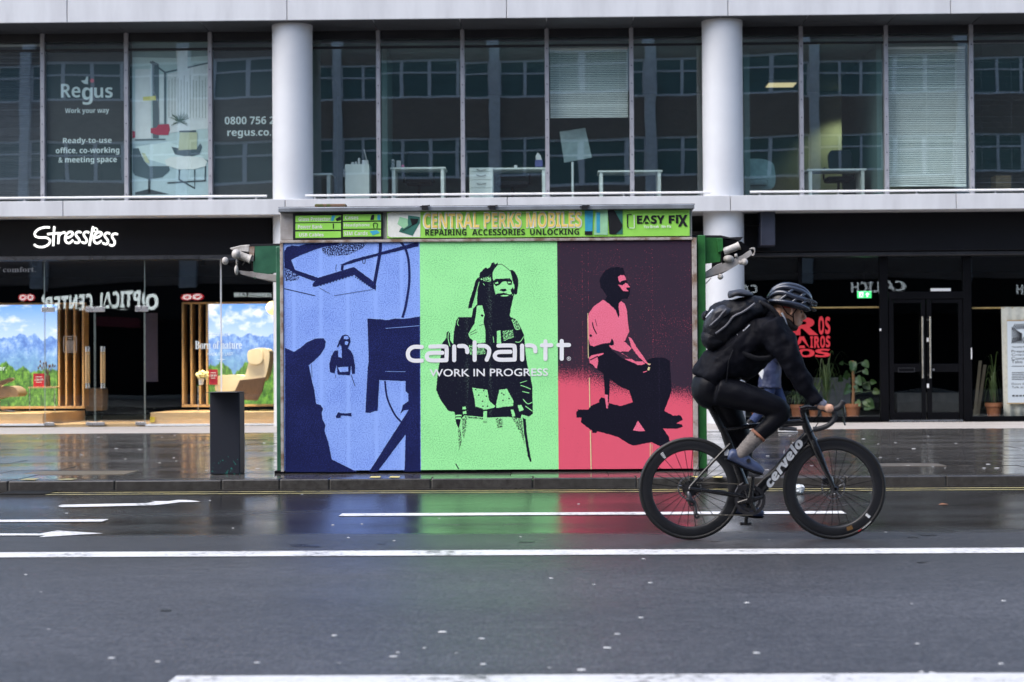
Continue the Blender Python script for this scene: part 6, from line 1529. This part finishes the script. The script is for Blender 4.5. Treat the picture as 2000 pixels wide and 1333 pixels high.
def shoe(dy, heel, toe, anklep, up):
    h, t, a = B(*heel, dy), B(*toe, dy), B(*anklep, dy); d = (t - h).normalized(); n = Vector((-d.z, 0, d.x)); L = (t - h).length
    q = lambda u, v: h + d * (u * L) + n * v
    s = organic('shoe', [('t', [q(.06, .03), q(.22, .038), q(.5, .034), q(.78, .026), q(.95, .018)], [.034, .040, .043, .037, .020], YW_(.92)), ('t', [q(.10, .04), a], [.040, .043]), ('t', [q(.25, .05), q(.45, .055), q(.6, .035)], [.038, .032, .03])], .006, shoem, rider, 4)
    k = MB(); k.tube(cr([q(.02, .0), q(.25, -.002), q(.55, -.004), q(.8, .0), q(.98, .010)], 4), [.026] * 5 + [.033] * 5 + [.040] * 5 + [.014, .012], 12, squash=(n, .28)); k.build('sole', M['black'], s, smooth=True)
    k = MB(); c = q(.52, .052) + Vector((0, -.036, 0)); k.cyl(c, c + Vector((0, -.010, 0)), .014, 14); k.build('dial', alloy, s)
shoe(-.11, (1414, 896), (1492, 930), (1437, 890), 0)
shoe(.11, (1424, 1002), (1494, 1012), (1436, 988), 0)
# beard, strap, helmet, glasses
hairm = mat('dark_hair', (.012, .009, .008, 1), None, .8, 0, 60, .4, 150)
organic('beard', [('t', [B(1536, 622), B(1540, 630), B(1547, 638), B(1558, 641)], [.026, .036, .031, .020], YW_(1.42)), ('t', [B(1566, 627.5), B(1563.5, 627.5)], [.007, .008], YW_(2.4))], .006, hairm, rider, 4, .006, .012)
k = MB(); 
for s in (-1, 1): k.ball(B(1563.5, 610, s * .028), .011, 10, 8)
k.build('eye', mat('eye_dark', (.02, .015, .012, 1), None, .2), rider)
k = MB()
for s in (-1, 1): k.tube([B(1566, 605.5, s * .016), B(1566, 604.5, s * .028), B(1562, 606, s * .045)], [.005, .0055, .004], 6)
k.build('eyebrow', hairm, rider)
hel = mat('helmet_grey', (.032, .040, .064, 1), (.020, .026, .042, 1), .22, .2, 3, coat=.6); hd = mat('helmet_dark', (.010, .011, .014, 1), None, .45)
hc = B(1541, 598); tilt = Matrix.Rotation(R(13), 4, 'Y')
def hp(fwd, lat, up): v = tilt @ Vector((fwd, lat, up)); return hc + v
def shell(u, t, s=1.0):   # u: -1 back .. 1 front; t: angle across, 0 top
    f = u * .150; w = math.sqrt(max(1 - abs(u) ** 2.4, 0)); return hp(f * s, .108 * w ** .8 * math.sin(t) * s, (.146 * w ** .9 * math.cos(t) - .008) * s)
k = MB(); n, m_ = 18, 15; vs = []
for i in range(n + 1):
    u = -1 + 2 * i / n
    for j in range(m_): t = -1.62 + 3.24 * j / (m_ - 1); vs.append(shell(u, t, .93))
k.add(vs, [(i * m_ + j, i * m_ + j + 1, (i + 1) * m_ + j + 1, (i + 1) * m_ + j) for i in range(n) for j in range(m_ - 1)])
he = k.build('helmet', hd, rider, smooth=True); he.modifiers.new('thick', 'SOLIDIFY').thickness = .012
k = MB()
for t in (-.98, -.55, -.18, .18, .55, .98):
    us = [-.97 + 1.9 * i / 14 for i in range(15)]; tt = t
    k.tube([shell(u, t * (1 + .12 * math.sin(u * 3 + 1))) for u in us], [.006 + .0125 * max(1 - (abs(u)) ** 2.2, 0) ** .5 for u in us], 8, squash=None)
for s in (-1, 1):
    k.tube([shell(u, s * 1.42) for u in [-.93 + 1.84 * i / 12 for i in range(13)]], [.008 + .009 * (1 - abs(-1 + 2 * i / 12) ** 2) for i in range(13)], 8)
    for u0, u1, t0, t1 in ((-.55, -.2, 1.4, .98), (.0, .3, 1.4, .98), (.45, .7, 1.35, .9), (-.25, .05, .98, .55), (.35, .6, .98, .5)): k.tube([shell(u0 + (u1 - u0) * q / 4, s * (t0 + (t1 - t0) * q / 4)) for q in range(5)], .011, 8)
for u0, wd in ((-.05, .52), (.5, .5)):
    vs = []
    for i in range(7):
        for j in range(9): vs.append(shell(u0 - .20 + .40 * i / 6, -wd + 2 * wd * j / 8, 1.035))
    k.add(vs, [(i * 9 + j, i * 9 + j + 1, (i + 1) * 9 + j + 1, (i + 1) * 9 + j) for i in range(6) for j in range(8)])
k.build('helmet_rib', hel, he, smooth=True)
k = MB(); k.tube(cr([hp(.125, -.062, .018), hp(.165, -.03, .008), hp(.172, 0, .006), hp(.165, .03, .008), hp(.125, .062, .018)], 4), .011, 8, squash=(Vector((0, 0, 1)), .5)); k.build('peak', hd, he, smooth=True)
k = MB()
for s in (-1, 1): k.tube(cr([hp(.02, s * .105, .055), hp(.10, s * .088, .065), hp(.155, s * .055, .062), hp(.168, s * .01, .058)], 4), .005, 6); k.tube(cr([hp(.130, s * .078, .052), hp(.168, s * .045, .058), hp(.174, s * .012, .050), hp(.168, s * .04, .036), hp(.135, s * .078, .042), hp(.130, s * .078, .052)], 4), .003, 6)
k.build('glasses', alloy, he, smooth=True)
k = MB()
for s in (-1, 1): k.tube([hp(.045, s * .092, -.01), B(1549, 614, s * .066), B(1551, 638, s * .035)], .0042, 6, squash=None); k.tube([hp(-.06, s * .09, -.01), B(1537, 612, s * .078), B(1549, 620, s * .068)], .004, 6)
k.build('chin_strap', M['black'], he)
k = MB(); k.tube(cr([B(1530, 598, -.083), B(1540, 599.5, -.082), B(1549, 601, -.077), B(1556, 601, -.062)], 4), .010, 8, squash=(Vector((0, 1, 0)), .4)); k.build('red_headband', mat('red_band', (.45, .03, .02, 1), None, .8), rider, smooth=True)
k = MB(); k.tube(cr([B(1527, 612, -.075), B(1532, 622, -.088), B(1536, 634, -.088), B(1538, 642, -.075)], 4), .007, 6); k.build('collar_edge', mat('grey_zip', (.30, .34, .42, 1), None, .5), rider, smooth=True)
k = MB()
for s in (-1, 1): k.tube([B(1588, 782, s * hbw), B(1594, 787, s * hbw)], [.040, .034], 14)
k.build('cuff', jacketm, rider, smooth=True)
glv = mat('glove_back', (.16, .17, .23, 1), (.05, .05, .07, 1), .55, 0, 10, contrast=(.4, .55))
for s in (-1, 1):
    organic('glove', [('t', [B(1595, 786, s * hbw), B(1603, 788.5, s * hbw), B(1611, 793, s * hbw)], [.030, .034, .030], YW_(1.2))], .005, glv, rider, 3, .004, .02)
# backpack
packm = mat('pack_nylon', (.006, .0065, .011, 1), (.003, .0035, .006, 1), .55, 0, 6, .2, 140, spec=.18); packg = mat('pack_grey', (.030, .032, .044, 1), (.014, .015, .022, 1), .55, 0, 5, .15, 120); trimw = mat('reflective_trim', (.62, .65, .72, 1), (.45, .47, .54, 1), .4)
pack = thing('backpack', B(1430, 620), 'large black rolltop backpack worn by the cyclist in black', 'backpack')
b1 = conv(1340, 540, 6.061)
def loft(k, outline, hw, n=9, sm=3, c=None):
    P = [(p.x, p.y) for p in cr([(a, b, 0) for a, b in outline], sm, True)]; cx = sum(p[0] for p in P) / len(P); cy = sum(p[1] for p in P) / len(P); vs = []; N = len(P)
    for i in range(n):
        t = -1 + 2 * i / (n - 1); s = (1 - abs(t) ** 4.0) ** .5 if abs(t) < 1 else .35; s = max(s, .45)
        for x, y in P: vs.append(B(cx + (x - cx) * s, cy + (y - cy) * s, hw * t))
    k.add(vs, [(i * N + j, i * N + (j + 1) % N, (i + 1) * N + (j + 1) % N, (i + 1) * N + j) for i in range(n - 1) for j in range(N)] + [tuple(range(N)), tuple((n - 1) * N + j for j in range(N))])
def soft(name, m, parent, outline, hw, folds=.02):
    k = MB(); loft(k, outline, hw); o = k.build(name, m, parent); md = o.modifiers.new('skin', 'REMESH'); md.mode = 'VOXEL'; md.voxel_size = .010; md = o.modifiers.new('smooth', 'SMOOTH'); md.iterations = 3
    if .05 not in TEX: t = bpy.data.textures.new('folds', 'CLOUDS'); t.noise_scale = .07; t.noise_depth = 2; TEX[.05] = t
    md = o.modifiers.new('folds', 'DISPLACE'); md.texture = TEX[.05]; md.strength = folds; md.mid_level = .5; md.texture_coords = 'LOCAL'
    dg = bpy.context.evaluated_depsgraph_get(); dg.update(); me = bpy.data.meshes.new_from_object(o.evaluated_get(dg)); o.modifiers.clear(); o.data = me
    me.polygons.foreach_set('use_smooth', [True] * len(me.polygons)); return o
soft('main_compartment', packm, pack, b1([(330,340),(480,290),(640,260),(800,235),(930,270),(1000,340),(960,440),(800,570),(660,690),(560,800),(420,860),(300,880),(215,800),(190,700),(215,540),(250,430)]), .165, .03)
soft('rolltop', packg, pack, b1([(492,195),(560,170),(640,160),(720,172),(800,215),(760,240),(620,232),(540,250),(505,265)]), .15, .02)
soft('outer_pocket', packg, pack, b1([(235,480),(300,390),(420,340),(560,350),(600,400),(470,560),(330,660),(225,640)]), .172, .035)
soft('lower_pocket', packm, pack, b1([(180,680),(240,640),(360,640),(420,720),(520,800),(420,870),(300,892),(205,820)]), .150, .02)
soft('side_bottle_pocket', packm, pack, b1([(175,470),(240,400),(270,470),(230,540)]), .10, .01)
ST = lambda pts, dy: [B(a, b, dy) for a, b in b1(pts)]
k = MB()
for dy in (-.172, .172):
    k.tube(cr(ST([(815,320),(740,380),(660,430),(560,480),(480,580),(350,680)], dy), 4), .008, 6); k.tube(cr(ST([(280,590),(380,500),(430,440),(480,390)], dy * 1.02), 4), .007, 6)
k.build('piping', mat('pack_piping', (.10, .105, .13, 1), None, .5), pack, smooth=True)
k = MB()
k.tube(ST([(612,735),(705,675)], -.150), .007, 6); k.tube(ST([(690,640),(755,575)], -.158), .004, 6); k.ball(ST([(578,763)], -.152)[0], .010, 8, 6); k.tube(ST([(235,490),(320,395)], -.165), .006, 6); k.tube(ST([(595,720),(615,690)], -.150), .006, 6); k.tube(ST([(675,650),(690,640)], -.155), .006, 6)
k.build('reflective_strip', trimw, pack, smooth=True)
k = MB(); k.tube(cr(ST([(330,380),(330,345),(370,325),(420,335),(430,355)], -.05), 4), .009, 8); k.build('grab_handle', packm, pack, smooth=True)
k = MB()
for s in (-1, 1):
    k.tube(cr([B(1482, 590, s * .11), B(1510, 606, s * .135), B(1526, 640, s * .150), B(1518, 690, s * .175), B(1478, 700, s * .185), B(1440, 682, s * .165)], 5), .017, 8, squash=(Vector((0, 1, 0)), .45))
k.build('shoulder_strap', packm, pack, smooth=True)
k = MB(); k.tube(cr([B(1428, 676, -.155), B(1452, 678, -.172), B(1476, 682, -.172)], 4), .011, 8, squash=(Vector((0, 1, 0)), .5)); k.tube(cr([B(1432, 684, -.18), B(1424, 705, -.188), B(1420, 735, -.175), B(1416, 762, -.16)], 4), .004, 6); k.build('waist_strap', packm, pack, smooth=True)

# ------------------------------------------------------------------ passer-by
YP2 = 29.3
Q = lambda px, py, dy=0.0: W(px, py, YP2 + dy)
denim = mat('blue_denim', (.02, .04, .12, 1), (.012, .025, .08, 1), .8, 0, 12, .2, 120); rain = mat('blue_raincoat', (.022, .032, .085, 1), (.014, .021, .06, 1), .5, 0, 6, .2, 30); sneak = mat('black_sneaker', (.015, .015, .018, 1), None, .6)
ped = thing('person', (Q(1506, 838).x, YP2, KH), 'passer-by in a blue raincoat and jeans walking behind the cyclist, mostly hidden', 'person')
lr = [Q(1506, 742, -.07), Q(1497, 785, -.07), Q(1470, 824, -.07)]; lf_ = [Q(1508, 742, .07), Q(1526, 785, .07), Q(1535, 832, .07)]
pt = [Q(1506, 745), Q(1507, 715), Q(1509, 675), Q(1510, 655)]
organic('body', [('t', pt, [.12, .12, .14, .07], YW_(1.2)), ('t', [Q(1510, 656), Q(1513, 645)], [.05, .05]), ('b', Q(1514, 636), (.09, .075, .11)), ('b', Q(1522, 637), (.02, .02, .02)), ('t', lr, [.075, .055, .04]), ('t', lf_, [.075, .055, .04]),
  ('t', [Q(1506, 664, -.18), Q(1516, 696, -.2), Q(1537, 708, -.2), Q(1545, 710, -.2)], [.05, .042, .032, .03]), ('t', [Q(1512, 664, .18), Q(1522, 695, .2), Q(1532, 716, .2), Q(1537, 722, .2)], [.05, .042, .032, .03])], .010, skin, ped, 3)
organic('raincoat', [('t', [Q(1503, 758), Q(1505, 720), Q(1508, 685), Q(1510, 657)], [.185, .165, .165, .09], YW_(1.15)), ('t', [Q(1506, 664, -.18), Q(1516, 696, -.2), Q(1536, 708, -.2)], [.075, .065, .05]), ('t', [Q(1512, 664, .18), Q(1522, 695, .2), Q(1531, 714, .2)], [.075, .065, .05])], .014, rain, ped, 3, .03, .12)
organic('jeans', [('t', lr, [.10, .078, .068]), ('t', lf_, [.10, .078, .068]), ('b', Q(1507, 748), (.14, .16, .12))], .012, denim, ped, 3, .016, .07)
organic('hair', [('b', Q(1512, 632), (.10, .085, .095))], .012, hairm, ped, 2)
for (hx, hy), (tx, ty), dy, lab in (((1459, 824), (1474, 833), -.07, 0), ((1522, 839), (1556, 840), .07, 1)):
    s = organic('sneaker', [('t', [Q(hx, hy, dy), Q((hx + tx) / 2, (hy + ty) / 2 - 1, dy), Q(tx, ty, dy)], [.045, .05, .035], YW_(.9)), ('t', [Q(hx + (3 if lab else 4), hy - 4, dy), Q(hx + 6, hy - 1, dy)], [.05, .05])], .009, sneak, ped, 3)
    k = MB(); a, b = Q(hx - 2, hy + 3.5, dy), Q(tx + 2, ty + 3.5, dy); k.tube([a, (a + b) / 2, b], [.04, .05, .035], 10, squash=(Vector((0, 0, 1)), .3)); k.build('sole', M['white'], s, smooth=True)
tb_ = thing('tote_bag', Q(1487, 740, -.3), 'white tote bag hanging at the side of the passer-by in blue', 'bag')
k = MB(); k.prism([Q(1484, 700, -.28), Q(1490, 704, -.28), Q(1492, 728, -.28), Q(1489, 742, -.28), Q(1482, 730, -.28)], (0, .06, 0)); k.build('bag_body', M['white'], tb_, bevel=.01)
k = MB(); k.tube(cr([Q(1485, 702, -.26), Q(1494, 672, -.25), Q(1502, 660, -.22)], 4), .012, 6); k.build('bag_strap', M['white'], tb_, smooth=True)
# ------------------------------------------------------------------ the street side behind the camera (seen only as reflections)
def brick_mat():
    m, nt, n, l, p = NT('brown_brick')
    v = tc(n, l, 'Object'); sw = n.new('ShaderNodeCombineXYZ'); s = sepxyz(n, l, v); l.new(s[0], sw.inputs[0]); l.new(s[2], sw.inputs[1])
    b = n.new('ShaderNodeTexBrick'); b.inputs['Scale'].default_value = 1; b.inputs['Brick Width'].default_value = .225; b.inputs['Row Height'].default_value = .075; b.inputs['Mortar Size'].default_value = .008
    b.inputs['Color1'].default_value = (.27, .195, .165, 1); b.inputs['Color2'].default_value = (.20, .14, .12, 1); b.inputs['Mortar'].default_value = (.30, .27, .25, 1)
    l.new(sw.outputs[0], b.inputs['Vector']); l.new(b.outputs[0], p.inputs['Base Color']); p.inputs['Roughness'].default_value = .85
    return m
opp = thing('brick_building', (0, OPP, KH), 'brown brick office building with white window frames, reflected in the glass across the street', 'building')
brick = brick_mat(); wf = mat('white_window_frame', (.80, .80, .84, 1), (.74, .74, .78, 1), .5); conc = mat('concrete_pillar', (.78, .78, .82, 1), None, .8)
dkglass = mat('opposite_glazing', (.07, .15, .16, 1), None, .12, 0, 1.2)
zr = lambda py: MIR(1000, py, YW).z
rows = [(zr(350) , zr(270)), (zr(190), zr(110))]; fl = rows[1][0] - rows[0][0]
rows = rows + [(rows[1][0] + fl, rows[1][1] + fl)]
XO0, XO1 = -24.0, 24.0
zs_top = rows[0][0] - fl + (rows[0][1] - rows[0][0])
ed = [4.55] + [z for r in rows for z in r] + [rows[-1][1] + 1.2]
first = (rows[0][0] - fl, rows[0][1] - fl)
for a, b in zip(ed[::2], ed[1::2]):
    k = MB(); k.box((XO0, OPP - .4, a), (XO1, OPP, b)); k.build('brick_band', brick, opp, origin=Vector((0, OPP, a)))
k = MB(); k.box((XO0, OPP - 3, 0), (XO1, OPP - .5, ed[-1])); k.build('core', mat('opposite_core', (.05, .05, .05, 1), None, .8), opp)
pil = [MIR(p, 200, YW).x for p in (661, 963, 1266)]
step = pil[1] - pil[0]; xp = [pil[0] + step * i for i in range(-5, 6)]
for x in xp:
    k = MB(); k.box((x - .24, OPP + .002, 4.4), (x + .24, OPP + .28, ed[-1])); k.build('pillar', conc, opp)
for (a, b) in rows:
    for x0, x1 in zip(xp, xp[1:]):
        k = MB(); n = 5; xs = [x0 + .24 + (x1 - x0 - .48) * q / n for q in range(n + 1)]
        for x in xs: k.box((x - .07, OPP - .16, a), (x + .07, OPP - .06, b))
        k.box((x0 + .24, OPP - .165, a), (x1 - .24, OPP - .04, a + .09)); k.box((x0 + .24, OPP - .165, b - .1), (x1 - .24, OPP - .055, b))
        k.box((x0 + .24, OPP - .155, b - .62), (x1 - .24, OPP - .07, b - .55))
        w = k.build('window', wf, opp)
        k = MB(); k.quad((x0 + .24, OPP - .12, a), (x1 - .24, OPP - .12, a), (x1 - .24, OPP - .12, b), (x0 + .24, OPP - .12, b)); k.build('pane', dkglass, w)
k = MB(); k.box((XO0, OPP - .3, 3.15), (XO1, OPP + .02, 4.5)); k.build('shop_fascia', M['fascia'], opp)
k = MB(); k.box((XO0, OPP - .4, KH), (XO1, OPP - .3, 3.15)); k.build('shop_glazing', mat('shop_dark', (.006, .006, .008, 1), None, .9, spec=.02), opp)
def osign(s, pr, pl, py0, py1, m, name='sign_lettering', bold=.01):
    """lettering on the far side, placed so that its reflection spans pixels pl..pr"""
    vs, fs = glyphs(s, bold=bold); ym = (py0 + py1) / 2
    a, b = MIR(pr, ym, YS).x, MIR(pl, ym, YS).x; z1, z0 = MIR((pl + pr) / 2, py0, YS).z, MIR((pl + pr) / 2, py1, YS).z
    k = MB(); k.add([Vector((a + (b - a) * v.x, OPP + .05, z0 + (z1 - z0) * v.y)) for v in vs], fs); k.build(name, m, opp)
lw = mat('opposite_letters', (.9, .9, .88, 1), (.9, .9, .88, 1), .4, emit=4.0); gy = mat('opposite_grey_letters', (.8, .8, .85, 1), None, .4, emit=2.0)
osign(SB('OPTICAL CENTER'), 321, 68, 573, 605, lw); osign(SB('HEARING CARE'), 523, 465, 572, 580, lw, bold=0)
osign(SB('CAMELICH'), 1784, 1658, 551, 571, gy, bold=0); osign(SB('CAMELICH'), 1482, 1360, 556, 574, gy, bold=0); osign(SB('CAMELICH'), 2105, 1982, 556, 575, gy, bold=0)
rd = mat('opposite_red', (.6, .02, .03, 1), None, .4, emit=4)
for pc in (368, 42):
    k = MB()
    for s in (-7, 7):
        c = [MIR(pc + s + 9 * math.cos(t), 581 + 7 * math.sin(t), YS) for t in [j * .5236 for j in range(12)]]
        k.poly([Vector((p.x, OPP + .05 + s * .0005, p.z)) for p in c])
    e = k.build('sign_emblem', rd, opp)
    k = MB()
    for s in (-7, 7): k.tube([Vector((MIR(pc + s + 5 * math.cos(t), 581 + 4 * math.sin(t), YS).x, OPP + .06, MIR(pc + s, 581 + 4 * math.sin(t), YS).z)) for t in [j * .5236 for j in range(13)]], .03, 6)
    k.build('emblem_ring', lw, e)
k = MB(); a, b = MIR(250, 620, YS), MIR(185, 640, YS); k.box((a.x, OPP - .28, b.z), (b.x, OPP + .03, a.z)); k.build('red_board', mat('red_board', (.25, .015, .03, 1), None, .5), opp)
